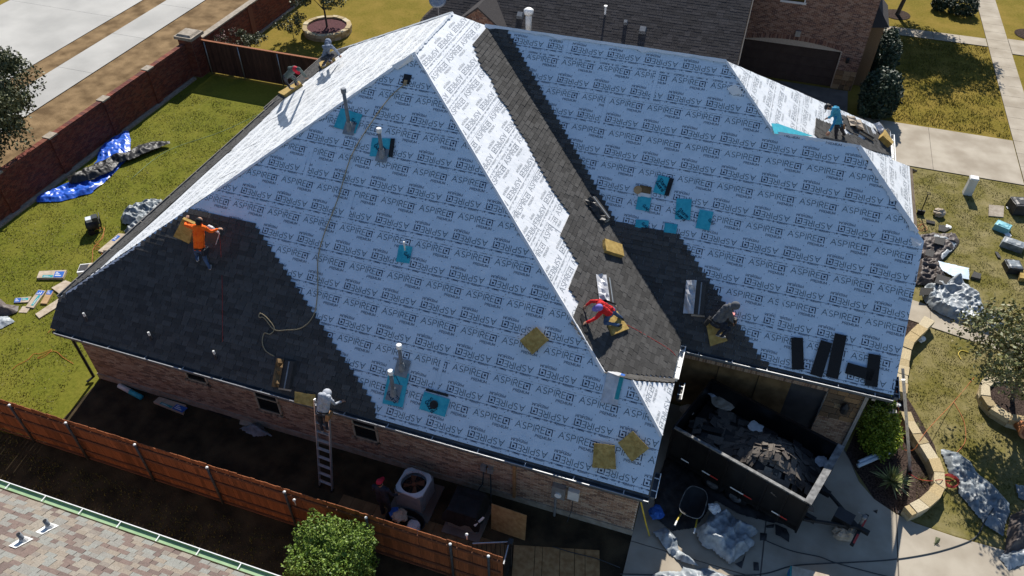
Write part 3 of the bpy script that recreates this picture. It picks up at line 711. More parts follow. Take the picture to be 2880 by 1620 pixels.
# gutters ------------------------------------------------------------
def gutter(p0,p1,out,name='gutter',m=None,w=.14,h=.12,lip=None,hang=8,parent=None):
    p0,p1=Vector(p0),Vector(p1); out=Vector(out); z=Vector((0,0,1)); d=p1-p0; mb=MB(); mb.cur=0; t=.012
    mb.fbox(p0-z*h,d,out*w,z*t); mb.fbox(p0-z*h,d,out*t,z*h); mb.fbox(p0+out*(w-t)-z*h,d,out*t,z*h)
    mb.fbox(p0-z*h,d*(t/d.length),out*w,z*h); mb.fbox(p1-z*h-d*(t/d.length),d*(t/d.length),out*w,z*h)
    g=build(mb,name,m or M['gutter'],parent or house)
    mb=MB(); mb.fbox(p0+out*(w-.004)-z*.012,d,out*.022,z*.02); build(mb,'gutter_lip',lip or M['galv'],g)
    dn=d.normalized()
    for i in range(hang): mb=MB(); mb.fbox(p0+d*((i+.5)/hang)-z*.012,dn*.025,out*w,z*.016); build(mb,'gutter_hanger',lip or M['galv'],g)
    return g
gutter((-18.95,11.60,2.92),(-.06,11.60,2.92),(0,-1,0),hang=14)
gutter((-.12,16.66,3.42),(5.86,16.66,3.42),(0,-1,0),hang=6)
gutter((-.16,15.3,3.50),(-.16,16.66,3.50),(1,0,0),hang=3,m=M['offwhite'],lip=M['white'])
gutter((-.05,11.63,2.9),(-.05,12.42,2.9),(1,0,0),hang=2,lip=M['white']); gutter((.05,15.1,2.9),(.05,15.75,2.9),(1,0,0),hang=2,lip=M['white'],m=M['iron'])
gutter((5.88,16.66,3.42),(5.88,17.5,3.42),(1,0,0),hang=3); gutter((-19.22,12.4,3.55),(-19.22,25.4,3.55),(-1,0,0),hang=8,lip=M['fascia'])
gutter((-19.91,25.5,3.06),(-19.91,30.95,3.06),(-1,0,0),hang=4,lip=M['fascia']); gutter((5.56,25.7,4.98),(5.56,28.6,4.98),(1,0,0),hang=3,lip=M['white'],m=M['offwhite'])
mb=MB(); mb.fbox((-19.0,11.62,2.68),(18.9,0,0),(0,.03,0),(0,0,.24)); mb.fbox((-.2,16.7,3.2),(6.0,0,0),(0,.03,0),(0,0,.22)); mb.fbox((-18.9,11.65,2.70),(18.6,0,0),(0,.5,0),(0,0,.03)); mb.fbox((-.2,16.75,3.2),(5.9,0,0),(0,.55,0),(0,0,.03))
build(mb,'eave_trim',M['fascia'],house)
mb=MB(); mb.tube([(-19.12,11.55,2.8),(-19.12,12.0,2.55),(-19.12,12.02,.15),(-19.25,11.8,.06)],.05,6); build(mb,'downspout',M['iron'],house)
mb=MB(); mb.fbox((5.36,17.18,.1),(.1,0,0),(0,.08,0),(0,0,3.0)); mb.fbox((5.36,16.62,3.12),(.1,0,0),(0,.6,0),(0,0,.08)); build(mb,'downspout',M['galv'],house)
# garage front -------------------------------------------------------
GF=Fr((0,17.3,0),(1,0,0),(0,0,1)); gx0,gx1,gz=-.1,4.35,2.35
gw=wallpanel(GF,[(-.3,0),(5.45,0),(5.45,3.25),(-.3,3.25)],.2,'garage_wall',M['mortar'],house,holes=[(gx0,0,gx1,gz)])
sold=[(gx0-.1+i*.077,gz+.01,.066,.26,.016) for i in range(int((gx1-gx0+.3)/.077))]
bricks(GF,[(-.3,0.05),(5.45,.05),(5.45,3.25),(-.3,3.25)],gw,M['brick'],holes=[(gx0-.12,0,gx1+.001,gz+.28),(gx1,1.25,5.47,2.62)],seed=8,extra=sold)
rnd=random.Random(12); v=1.26
while v<2.6:
    h=rnd.choice((.16,.22,.28)); u=gx1+.02
    while u<5.4:
        wd=min(rnd.uniform(.2,.5),5.45-u)
        mb=MB(); mb.fbox((u,17.3,v),(wd-.02,0,0),(0,-.03-.02*rnd.random(),0),(0,0,h-.02)); build(mb,'stone',M['stone'],gw); u+=wd
    v+=h
mb=MB(); mb.fbox((gx0,17.42,0),(gx1-gx0,0,0),(0,.05,0),(0,0,gz)); build(mb,'garage_door',M['doorgrey'],house)
for i,(a,b) in enumerate(((-.08,1.1),(1.12,2.32),(2.34,3.3))):
    mb=MB(); mb.fbox((a,17.36-.03*i,.02),(b-a,0,0),(0,.025,0),(0,.03,2.28)); build(mb,'plywood_sheet',M['plydark'],house)
mb=MB(); mb.lathe((4.95,17.12,1.95),[(.05,-.2),(.12,-.12),(.13,.1),(.06,.2),(.02,.26)],8); mb.fbox((4.92,17.15,1.95),(.06,0,0),(0,.15,0),(0,0,.06)); build(mb,'wall_lantern',M['iron'],house)
# things fixed to the front wall
def wbox(a,b,c,d,dep,m,name): mb=MB(); mb.fbox((a,12.13-dep,b),(c-a,0,0),(0,dep,0),(0,0,d-b)); return build(mb,name,m,house)
wbox(-2.75,1.0,-2.36,1.55,.16,M['galv'],'meter_box'); wbox(-2.28,1.1,-1.96,1.5,.13,M['offwhite'],'utility_box')
wbox(-4.92,1.22,-4.76,1.45,.12,M['galv'],'disconnect_box'); wbox(-4.71,1.22,-4.55,1.45,.12,M['galv'],'disconnect_box')
mb=MB(); mb.lathe((-2.55,11.955,1.2),[(.10,-.02),(.10,.02)],12,Matrix.Rotation(R(90),3,'X')); build(mb,'meter_dial',M['white'],house)
mb=MB(); mb.tube([(-2.62,12.0,1.0),(-2.62,12.0,.02)],.035,8); build(mb,'conduit',M['galv'],house)
mb=MB(); mb.tube([(-4.84,12.07,1.22),(-4.86,12.0,.6),(-5.1,11.8,.1)],.02,6); mb.tube([(-4.63,12.07,1.22),(-4.6,12.0,.6),(-4.5,11.7,.1)],.02,6); mb.tube([(-2.12,12.05,1.1),(-2.13,12.05,.5),(-2.2,11.9,.05)],.012,5); build(mb,'wiring',M['cable'],house)
mb=MB(); mb.fbox((-3.95,12.07,.2),(.09,0,0),(0,.06,0),(0,0,2.5)); build(mb,'downspout',M['leather'],house)
# vent pipes and leak-barrier patches on the roof ------------------------
def patch(fr,c,wd,hg,ang,txt=None,h=.035,flap=False,tx=(0,0)):
    u,v=fr.uv(c); ca,sa=math.cos(R(ang)),math.sin(R(ang)); T=lambda a,b,k=0: fr.p(u+a*ca-b*sa,v+a*sa+b*ca,h+k)
    mb=MB(); n=4; rnd=random.Random(int(u*100))
    jit=[[rnd.uniform(-.012,.012) for _ in range(n+1)] for _ in range(n+1)]
    for i in range(n):
        for j in range(n):
            P=[(-wd/2+wd*a/n,-hg/2+hg*b/n,abs(jit[a][b])) for a,b in ((i,j),(i+1,j),(i+1,j+1),(i,j+1))]
            mb.face([T(*p) for p in P])
    mb.cur=1
    if txt:
        for word,x,y,s in txt:
            for q in text_quads(word,x,y,s,s*.17,.18): mb.face([T(a*.77+b*.64+tx[0],-a*.64+b*.77+tx[1],.02) for a,b in q])
        for r in ((-.02,.0,.0,.18),):
            pass
        for (a,b),(c2,d) in (((-.26,.22),(-.08,.36)),((-.08,.36),(.1,.14)),):
            l=math.hypot(c2-a,d-b); nx,ny=-(d-b)/l*.008,(c2-a)/l*.008
            if abs(a)<wd/2 and abs(c2)<wd/2 and abs(b)<hg/2 and abs(d)<hg/2: mb.face([T(a-nx,b-ny,.02),T(c2-nx,d-ny,.02),T(c2+nx,d+ny,.02),T(a+nx,b+ny,.02)])
    if flap: mb.cur=2; mb.face([T(wd/2-.06,-hg/2,.022),T(wd/2+.08,-hg/2,.03),T(wd/2+.08,hg/2,.03),T(wd/2-.06,hg/2,.022)])
    build(mb,'leak_barrier_patch',[M['membrane'],M['membraneprint'],M['black']],roof)
SG=[('Storm',-.2,.0,.105),('Guard',-.2,-.13,.105)]
GA=[('GAF',-.02,.0,.09)]
def vent(fr,base,ln,r,m,capm=None,flash=None,fm=None):
    b=Vector(base); mb=MB(); mb.tube([b-Vector((0,0,.05)),b+Vector((0,0,ln))],r,12); o=build(mb,'vent_pipe',m,roof,True)
    if capm: mb=MB(); mb.lathe(b+Vector((0,0,ln)),[(r*1.45,-.10),(r*1.45,.02),(r*1.2,.035)],12); build(mb,'pipe_cap',capm,o)
    if flash:
        u,v=fr.uv(b); w_,h_=flash; mb=MB(); mb.face([fr.p(u-w_/2,v-h_*.4,.055),fr.p(u+w_/2,v-h_*.4,.055),fr.p(u+w_/2,v+h_*.6,.05),fr.p(u-w_/2,v+h_*.6,.05)])
        mb.lathe(b+Vector((0,0,.06)),[(r*2.0,-.1),(r*1.6,.1),(r*1.15,.22)],12); build(mb,'pipe_flashing',fm or M['lead'],o)
    return o
patch(F1,(-11.198, 18.026, 8.269),.75,.62,-6,GA,tx=(.1,.05)); patch(F1,(-9.920, 17.551, 7.874),.66,.58,8,SG,flap=True)
patch(F1,(-8.329, 15.268, 5.972),.42,.5,4,GA); patch(F1,(-7.518, 12.362, 3.551),.62,.95,4,SG,tx=(0,-.2)); patch(F1,(-6.303, 12.258, 3.465),.78,.5,-2,SG,flap=False,tx=(-.05,-.05))
vent(F1,(-11.081, 17.826, 8.103),1.35,.055,M['pvc'],M['pvc'],(.36,.42)); vent(F1,(-9.817, 17.345, 7.702),.95,.055,M['pvc'],M['offwhite'],(.36,.42))
vent(F1,(-8.343, 15.340, 6.032),.32,.022,M['offwhite'],M['offwhite'])
vent(F1,(-7.492, 12.792, 3.909),1.0,.055,M['pvc'],M['white'],(.4,.5)); vent(F1,(-7.544, 12.233, 3.444),.98,.055,M['pvc'],M['white'],(.4,.5))
for p in ((-15.534, 11.952, 3.210),(-13.237, 11.933, 3.194),(-17.944, 11.981, 3.234)): vent(F1,p,.36,.024,M['flashdark'],M['offwhite'],(.26,.3),M['flashdark'])
mb=MB(); u,v=F1.uv((-6.311, 12.247, 3.456)); mb.lathe(F1.p(u,v,.06),[(.12,-.03),(.12,.03),(.1,.035)],14,F1.mat3()); build(mb,'vent_hole',M['black'],roof)
mb=MB(); u,v=F1.uv((-9.716, 19.252, 9.291)); mb.fbox(F1.p(u-.12,v-.15,.0),F1.u*.24,F1.v*.3,F1.n*.032); build(mb,'vent_hole',M['black'],roof)
mb=MB(); mb.fbox(F1.p(u-.06,v-.2,.03),F1.u*.1,F1.v*.16,F1.n*.02); build(mb,'pipe_stub',M['cardin'],roof)
mb=MB(); u,v=F1.uv((-6.277, 12.385, 3.570)); mb.fbox(F1.p(u-.37,v+.13,.07),F1.u*.68,F1.v*.07,F1.n*.006); build(mb,'release_film_strip',M['black'],roof)
patch(F2,(-1.800, 20.337, 6.479),.42,.58,-4,SG,flap=True); patch(F2,(-2.232, 19.810, 6.041),.42,.44,2,GA,tx=(0,-.1)); patch(F2,(-1.005, 19.862, 6.084),.46,.66,8,SG,tx=(0,-.18)); patch(F2,(-0.314, 19.705, 5.953),.42,.6,0,GA,tx=(.12,.0)); patch(F2,(-2.128, 19.298, 5.614),.4,.3,6,GA); patch(F2,(-1.249, 19.349, 5.657),.38,.3,4)
mb=MB(); u,v=F2.uv((-2.285, 20.113, 6.293)); mb.fbox(F2.p(u-.19,v-.13,.0),F2.u*.38,F2.v*.3,F2.n*.034); build(mb,'vent_hole',M['plydark'],roof)
mb=MB(); mb.lathe(F2.p(u-.22,v-.0,.05),[(.13,-.02),(.13,.02)],12,F2.mat3()); build(mb,'vent_cover',M['cardin'],roof)
mb=MB(); mb.fbox(F2.p(u-.18,v-.2,.03),F2.u*.4,F2.v*.14,F2.n*.01); build(mb,'vent_flange',M['offwhite'],roof)
mb=MB(); mb.fbox(FN.at(1.15,22.25,.04),FN.u*.75,FN.u*-.0+FN.v*-.62,FN.n*.012); mb2=MB(); P=[(0.983, 22.275, 8.134),(1.207, 22.592, 7.984),(2.443, 23.644, 7.160),(1.132, 21.869, 8.034)]; mb2.face(P); build(mb2,'leak_barrier_patch',M['membrane'],roof)
# loose flap of underlayment at the right corner and by the ridge
def flap(pts,name='underlayment_flap'):
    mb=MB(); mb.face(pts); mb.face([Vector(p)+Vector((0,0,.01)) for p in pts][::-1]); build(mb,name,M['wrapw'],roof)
flap([(5.466, 20.206, 6.409),(5.759, 19.971, 6.461),(5.719, 19.908, 6.382),(5.579, 20.003, 6.240)]); flap([(-0.542, 22.938, 8.711),(-0.317, 22.931, 8.875),(-0.037, 22.785, 8.701),(-0.340, 22.772, 8.586)])
flap([(-10.294, 19.455, 9.538),(-9.699, 19.663, 9.893),(-9.653, 19.701, 9.730),(-10.080, 19.402, 9.468)])
# ---------------------------------------------------------------- shingle strips lying loose on the right slope
def loose(fr,a,b,wd,label,name='shingle_strip',cat='roofing shingle',group='loose shingle strips by the garage eave'):
    ua=Vector((*fr.uv(a),0)); ub=Vector((*fr.uv(b),0)); d=(ub-ua).normalized(); s=Vector((-d.y,d.x,0))*wd/2; mb=MB()
    L=(ub-ua).length; 
    for k,(o_,h0) in enumerate(((0,.06),(.02,.075))):
        q=[ua-s+d*o_,ub-s-d*o_,ub+s*.95,ua+s*.9]; top=[fr.p(p.x,p.y,h0+.008) for p in q]; bot=[fr.p(p.x,p.y,h0-.006) for p in q]
        mb.face(top if d.cross(s).z>0 else top[::-1])
        for i in range(4): j=(i+1)%4; mb.face([bot[i],bot[j],top[j],top[i]])
    for k in range(5):
        t=ua+d*L*(k+.5)/5; 
    return tag(build(mb,name,M['shingled']),label,cat,group)
for a,b,lab in (((3.019, 17.463, 4.086),(3.223, 16.769, 3.507),'upright black shingle strip furthest left of the loose strips'),((3.830, 17.521, 4.134),(3.736, 16.721, 3.468),'slanting black shingle strip left of the longest one'),((4.170, 17.747, 4.323),(4.165, 16.767, 3.506),'longest black shingle strip slanting up from the garage gutter'),
   ((4.487, 17.054, 3.745),(5.232, 17.017, 3.714),'black shingle strip lying level between the slanting and the rightmost one'),((5.162, 17.478, 4.098),(5.226, 16.775, 3.512),'rightmost upright black shingle strip at the eave corner')): loose(F2,a,b,.34,lab)
# ---------------------------------------------------------------- foam pads
def slab_on(fr,pix,th,m,label,name,cat,group=None,h=.03,lift=None,parent=None):
    """soft slab whose outline is given as points on the plane; lift raises single corners"""
    P=[Vector(p)+fr.n*(h+(lift[i] if lift else 0)) for i,p in enumerate(pix)]; c=sum(P,Vector())/len(P); n=len(P); mb=MB(); 
    rnd=random.Random(int(c.x*50)); ring=[]
    for i in range(n):
        for k in range(4): ring.append(P[i].lerp(P[(i+1)%n],k/4)+(c-P[i]).normalized()*rnd.uniform(0,.018))
    top=[p+fr.n*th for p in ring]; ct=c+fr.n*(th*1.04); N_=len(ring)
    orient=(ring[4]-c).cross(ring[0]-c).dot(fr.n)<0
    for i in range(N_):
        j=(i+1)%N_; A_=[ring[i],ring[j],top[j],top[i]]; B_=[top[i],top[j],ct]; mb.face(A_ if orient else A_[::-1]); mb.face(B_ if orient else B_[::-1])
    mb.face(ring[::-1] if orient else ring)
    o=build(mb,name,m,parent)
    if parent is None: tag(o,label,cat,group)
    return o
FP='foam pads the roofers kneel on'
GZ=Fr((0,0,0),(1,0,0),(0,1,0))
slab_on(F1,[(-4.020, 14.377, 5.230),(-3.600, 14.176, 5.063),(-3.950, 13.784, 4.736),(-4.391, 14.005, 4.920)],.1,M['foam'],'square yellow foam pad set on its corner beside the lit hip','foam_pad','foam pad',FP)
slab_on(F1,[(-1.763, 12.351, 3.542),(-1.214, 12.423, 3.602),(-1.050, 11.959, 3.216),(-1.664, 11.862, 3.135)],.1,M['foam'],'foam pad with torn top edge, left one of the two lowest pads','foam_pad','foam pad',FP)
slab_on(F1,[(-0.856, 12.791, 3.908),(-0.334, 12.531, 3.692),(-0.692, 12.180, 3.400),(-1.167, 12.481, 3.651)],.09,M['foam'],'foam pad turned cornerwise near the gable edge with the lit corner','foam_pad','foam pad',FP)
slab_on(FM,[(-3.167, 18.229, 5.518),(-2.656, 18.529, 5.181),(-2.481, 18.132, 5.065),(-3.005, 17.802, 5.411)],.15,M['foam'],'bright sunlit foam pad lying alone on the shingles by the valley','foam_pad','foam pad',FP)
slab_on(FM,[(-2.477, 15.583, 5.062),(-2.170, 15.988, 4.860),(-1.724, 15.684, 4.565),(-2.078, 15.064, 4.799)],.1,M['foam'],'foam pad under the kneeling worker in the red shirt','foam_pad','foam pad',FP)
slab_on(F2,[(0.373, 17.375, 4.012),(0.595, 17.471, 4.092),(1.127, 17.041, 3.734),(0.671, 16.826, 3.555)],.1,M['foam'],'foam pad under the crouching worker in the charcoal hoodie','foam_pad','foam pad',FP)
slab_on(F1,[(-10.453, 11.728, 3.023),(-9.813, 11.781, 3.067),(-9.734, 11.517, 2.848),(-10.371, 11.491, 2.826)],.1,M['foam'],'foam pad at the eave left of the man on the ladder','foam_pad','foam pad',FP)
slab_on(FL,[(-20.043, 26.843, 3.003),(-18.583, 26.565, 3.967),(-17.739, 25.487, 4.524),(-18.411, 25.037, 4.081)],.12,M['foam'],'foam pad under the bent worker in the red cap','foam_pad','foam pad',FP)
slab_on(FL,[(-18.484, 28.197, 4.033),(-17.834, 28.325, 4.462),(-17.002, 27.156, 5.010),(-17.541, 26.826, 4.655)],.14,M['foam'],'foam pad under the hooded worker at the far roof corner','foam_pad','foam pad',FP)
slab_on(FN,[(5.044, 27.796, 5.365),(5.418, 27.430, 5.115),(5.342, 27.151, 5.166),(4.930, 27.170, 5.441)],.22,M['foam'],'foam pad at the gutter beside the torn bundle wrapper','foam_pad','foam pad',FP)
# ---------------------------------------------------------------- opened shingle bundles on the roof
def bundle(fr,a,b,wd,label,wrapm,open_=True,h=.05,th=.12,grp='opened shingle bundles on the roof'):
    A_,B_=Vector(a),Vector(b); d=(B_-A_); L=d.length; d.normalize(); s=fr.n.cross(d); t=thing('shingle_bundle',label,'shingle bundle',A_,grp)
    for k in range(4):
        mb=MB(); o_=A_+fr.n*(h+k*th/4)+s*(-wd/2+.012*k); mb.fbox(o_,d*L*(1-.02*k),s*wd*.9,fr.n*(th/4-.006)); build(mb,'shingle_strip',M['shingle'],t)
    mb=MB(); mb.fbox(A_+fr.n*(h+th)+s*(-.02),d*L*.96,s*.04,fr.n*.004); build(mb,'sealant_line',M['lead'],t)
    rnd=random.Random(int(L*1000)); mb=MB(); n=7; rows=[]
    for i in range(n+1):
        rows.append([A_+d*L*(i/n)+s*(wd*.42+wd*.85*j/4)+fr.n*(h+.02+(.16*rnd.random() if 0<j<4 else .12*(j==0)+.02)) for j in range(5)])
    for i in range(n):
        for j in range(4): mb.face([rows[i][j],rows[i+1][j],rows[i+1][j+1],rows[i][j+1]])
    build(mb,'torn_wrapper',wrapm,t)
    mb=MB(); mb.fbox(A_-d*.05+s*(-wd/2)+fr.n*h,d*.05,s*wd*1.1,fr.n*.05); build(mb,'wrapper_end',M['card'],t)
    return t
bundle(FM,(-2.363, 16.113, 4.987),(-2.682, 16.933, 5.198),.34,'opened shingle bundle with crumpled wrapper behind the worker in red',M['plastic'])
bundle(F2,(0.142, 17.475, 4.096),(0.015, 18.256, 4.746),.36,'opened shingle bundle with grey film at the worker in the charcoal hoodie',M['plastic'])
bundle(FM,(-3.240, 19.200, 5.566),(-3.908, 19.579, 6.007),.30,'narrow dark shingle bundle in a torn brown edged wrapper lying in the valley',M['tarpblack'])
bundle(F1,(-10.768, 11.730, 3.025),(-10.853, 12.363, 3.553),.36,'dark shingle bundle on the new shingles left of the eave foam pad',M['plydark'])
bundle(FN,(4.417, 26.611, 5.783),(4.249, 27.123, 5.896),.7,'opened bundle in a brown box right of the worker in blue',M['card'])
bundle(FN,(5.287, 27.751, 5.203),(4.910, 28.182, 5.455),.3,'torn white wrapper bundle next to the gutter end foam pad',M['plastic'])
# wrapper draped over the small ridge
mb=MB(); rows=[]
for i in range(5):
    t=i/4; rows.append([Vector((-1.85+.45*t,13.77+yy,4.74-.833*abs(yy)+.05+.03*math.sin(3*t+j))) for j,yy in enumerate((.3,.12,0,-.12,-.32,-.5,-.62))])
for i in range(4):
    for j in range(6): mb.cur=1 if (i==3 and 2<=j<=4) else (2 if i==3 and j<2 else 0); mb.face([rows[i][j],rows[i+1][j],rows[i+1][j+1],rows[i][j+1]])
tag(build(mb,'wrapper',[M['plastic'],M['labelteal'],M['labelblue']]),'printed bundle wrapper draped over the small shingled ridge','wrapper')
# ---------------------------------------------------------------- ropes, hoses, cords
def cord(pts,r,m,name,label,cat,group=None,n=6,sub=6):
    P=[Vector(p) for p in pts]; out=[]
    for i in range(len(P)-1):
        p0=P[max(i-1,0)]; p1=P[i]; p2=P[i+1]; p3=P[min(i+2,len(P)-1)]
        for k in range(sub):
            t=k/sub; out.append(.5*((2*p1)+(-p0+p2)*t+(2*p0-5*p1+4*p2-p3)*t*t+(-p0+3*p1-3*p2+p3)*t**3))
    out.append(P[-1]); mb=MB(); mb.tube(out,r,n); return tag(build(mb,name,m,None,True),label,cat,group)
cord([(-9.661, 19.122, 9.260),(-10.031, 18.752, 8.965),(-10.385, 18.120, 8.439),(-10.758, 17.195, 7.668),(-10.809, 16.129, 6.781),(-10.930, 15.254, 6.052),(-10.906, 14.691, 5.583),(-10.641, 13.987, 4.996),(-10.546, 13.448, 4.547),(-10.796, 13.089, 4.248),(-11.267, 12.947, 4.130),(-11.643, 12.888, 4.081),(-12.059, 13.084, 4.244),(-12.224, 13.066, 4.242),(-12.222, 13.160, 4.320),(-11.965, 13.093, 4.265),(-11.657, 12.923, 4.110),(-11.728, 12.771, 3.983),(-11.923, 12.754, 3.969),(-11.907, 12.552, 3.801),(-11.729, 12.381, 3.659),(-11.407, 12.312, 3.601)],.016,M['rope'],'safety_rope','long tan safety rope running down the white front slope to a coil','rope')
cord([(-13.783, 14.210, 6.262),(-14.054, 14.264, 5.227),(-13.715, 13.558, 4.626),(-13.175, 12.325, 3.599)],.006,M['hosered'],'air_hose','thin red air hose trailing down from the worker in orange','hose')
cord([(-1.897, 15.743, 4.776),(-1.601, 15.881, 4.544),(-0.998, 16.016, 4.146),(-0.438, 16.101, 3.776),(-0.234, 16.050, 3.642)],.009,M['hosered'],'air_hose','red air hose from the worker in red to the driveway gutter','hose')
cord([(5.890, 16.723, 3.599),(6.609, 18.289, 1.600),(7.278, 17.757, 0.100)],.008,M['hoseorange'],'air_hose','orange hose hanging down by the leaning ladder','hose')
cord([(7.302, 17.786, 0.030),(7.503, 17.683, 0.300),(7.840, 18.406, 0.450),(8.966, 20.416, 0.030),(9.708, 21.775, 0.030)],.008,M['hoseorange'],'air_hose','orange hose crossing the stone edging and front lawn up to the tree','hose')
cord([(8.963, 20.379, 0.030),(9.208, 19.620, 0.030),(9.172, 18.771, 0.030),(8.855, 18.180, 0.030)],.008,M['hoseorange'],'air_hose','short orange hose on the patchy grass above the grey tarp','hose')
cord([(7.387, 16.909, 0.030),(7.669, 16.777, 0.030),(7.928, 16.637, 0.250),(8.116, 16.572, 0.500),(8.590, 17.004, 0.040)]+[(8.57+.22*math.cos(a*.9)*(1+.05*math.sin(a*3)),16.95+.22*math.sin(a*.9),.04+.005*a) for a in range(1,30)],.012,M['hosered'],'air_hose','coiled bright red air hose beside the curved stone edging','hose')
cord([(-24.455, 18.590, 0.300),(-24.556, 19.058, 0.030),(-24.156, 18.404, 0.030),(-24.022, 17.766, 0.030),(-23.704, 17.342, 0.030),(-23.291, 16.783, 0.030)],.008,M['hoseorange'],'air_hose','pale orange hose from the green generator to the cardboard by the eave','hose')
cord([(-24.538, 19.036, 0.030),(-24.109, 18.420, 0.030),(-24.211, 18.110, 0.030),(-23.966, 18.056, 0.030),(-24.131, 17.919, 0.030),(-23.812, 17.918, 0.030),(-24.020, 17.740, 0.030),(-23.703, 17.740, 0.030),(-23.176, 17.389, 0.030)],.008,M['hoseorange'],'extension_cord','tangled orange cord on the lawn near the generator','cord')
cord([(-22.148, 11.441, 0.030),(-22.119, 11.684, 0.030),(-21.972, 11.990, 0.030),(-21.984, 12.285, 0.030),(-21.784, 12.353, 0.030),(-21.522, 12.643, 0.030),(-21.538, 12.275, 0.030),(-21.710, 12.177, 0.030),(-21.413, 12.619, 0.030),(-20.844, 12.469, 0.030),(-20.311, 12.351, 0.030)],.008,M['hoseorange'],'extension_cord','tangled orange cord on the grass left of the house corner','cord')
cord([(-22.263, 13.267, 0.030),(-22.262, 13.524, 0.030),(-22.045, 13.383, 0.030),(-22.096, 13.580, 0.030)],.008,M['hoseorange'],'extension_cord','bit of orange cord just under the left roof corner','cord')
cord([(8.282, 30.645, 0.030),(8.502, 30.573, 0.030),(8.533, 30.235, 0.030),(8.315, 29.989, 0.030),(8.232, 30.249, 0.030),(8.496, 30.454, 0.030),(8.636, 30.098, 0.030),(8.280, 29.920, 0.030),(8.433, 30.462, 0.030)],.008,M['hoseorange'],'air_hose','small orange hose coil beside the right gable edge','hose')
cord([(-0.373, 10.827, 0.040),(1.103, 11.279, 0.050),(3.200, 11.995, 0.050),(4.128, 12.578, 0.050),(4.867, 12.901, 0.050),(5.823, 13.272, 0.050),(6.889, 13.718, 0.050),(7.970, 14.297, 0.050),(8.859, 14.919, 0.050),(9.211, 15.301, 0.050),(9.435, 15.818, 0.100),(9.657, 16.240, 0.250)],.018,M['cable'],'power_cable','long dark cable across the driveway up to the grey tarp','cable')
cord([(3.313, 13.164, 0.050),(4.098, 13.062, 0.050),(4.858, 13.125, 0.050),(5.291, 13.081, 0.050),(6.141, 13.092, 0.050),(6.769, 13.118, 0.050)],.015,M['cable'],'power_cable','second dark cable from the tarp heap crossing the driveway','cable')
cord([(-2.386, 11.011, 0.060),(-1.799, 11.015, 0.060),(-1.113, 11.054, 0.060),(-0.414, 11.005, 0.050)],.014,M['cable'],'power_cable','dark cable lying on the plywood near the gate','cable')
cord([(9.362, 22.536, 0.030),(9.293, 22.813, 0.030),(9.428, 23.022, 0.030),(9.688, 22.987, 0.030)],.016,M['yellow'],'hose','yellow hose loop on the lawn left of the tree','hose')
cord([(-25.838, 22.417, 0.020),(-25.742, 24.904, 0.020),(-24.250, 27.313, 0.020),(-23.273, 29.775, 0.020)],.008,M['green'],'cord','thin green cord stretched across the back lawn','cord')
# ---------------------------------------------------------------- ladders
def ladder(A0,A1,B0,B1,rungs,name,label,m):
    """rails A (A0->A1) and B, rungs between"""
    A0,A1,B0,B1=map(Vector,(A0,A1,B0,B1)); t=thing(name,label,'ladder',(A0+B0)/2)
    for a,b in ((A0,A1),(B0,B1)):
        d=(b-a); s=(B0-A0).normalized(); nn=d.normalized().cross(s); mb=MB(); mb.fbox(a-s*.014-nn*.04,d,s*.028,nn*.08); build(mb,'rail',m,t)
    for i in range(rungs):
        f=(i+.7)/(rungs+.3); p=A0.lerp(A1,f); q=B0.lerp(B1,f); mb=MB(); d=(A1-A0).normalized(); mb.fbox(p-Vector((0,.04,.015)),q-p,Vector((0,.08,0)),Vector((0,0,.03))); build(mb,'rung',m,t)
    for a in (A0,B0): mb=MB(); mb.box(a+Vector((0,0,.03)),(.07,.12,.06)); build(mb,'rubber_foot',M['black'],t)
    return t
ladder((-9.68,10.7,.02),(-9.72,11.53,3.2),(-9.24,10.66,.02),(-9.25,11.5,3.25),10,'ladder','aluminium ladder against the front eave with a man standing on it',M['alu'])
ladder((7.45,17.0,.02),(6.0,17.0,3.85),(7.45,17.42,.02),(6.0,17.42,3.85),12,'ladder','extension ladder leaning on the garage gable corner above the mulch bed',M['alu'])
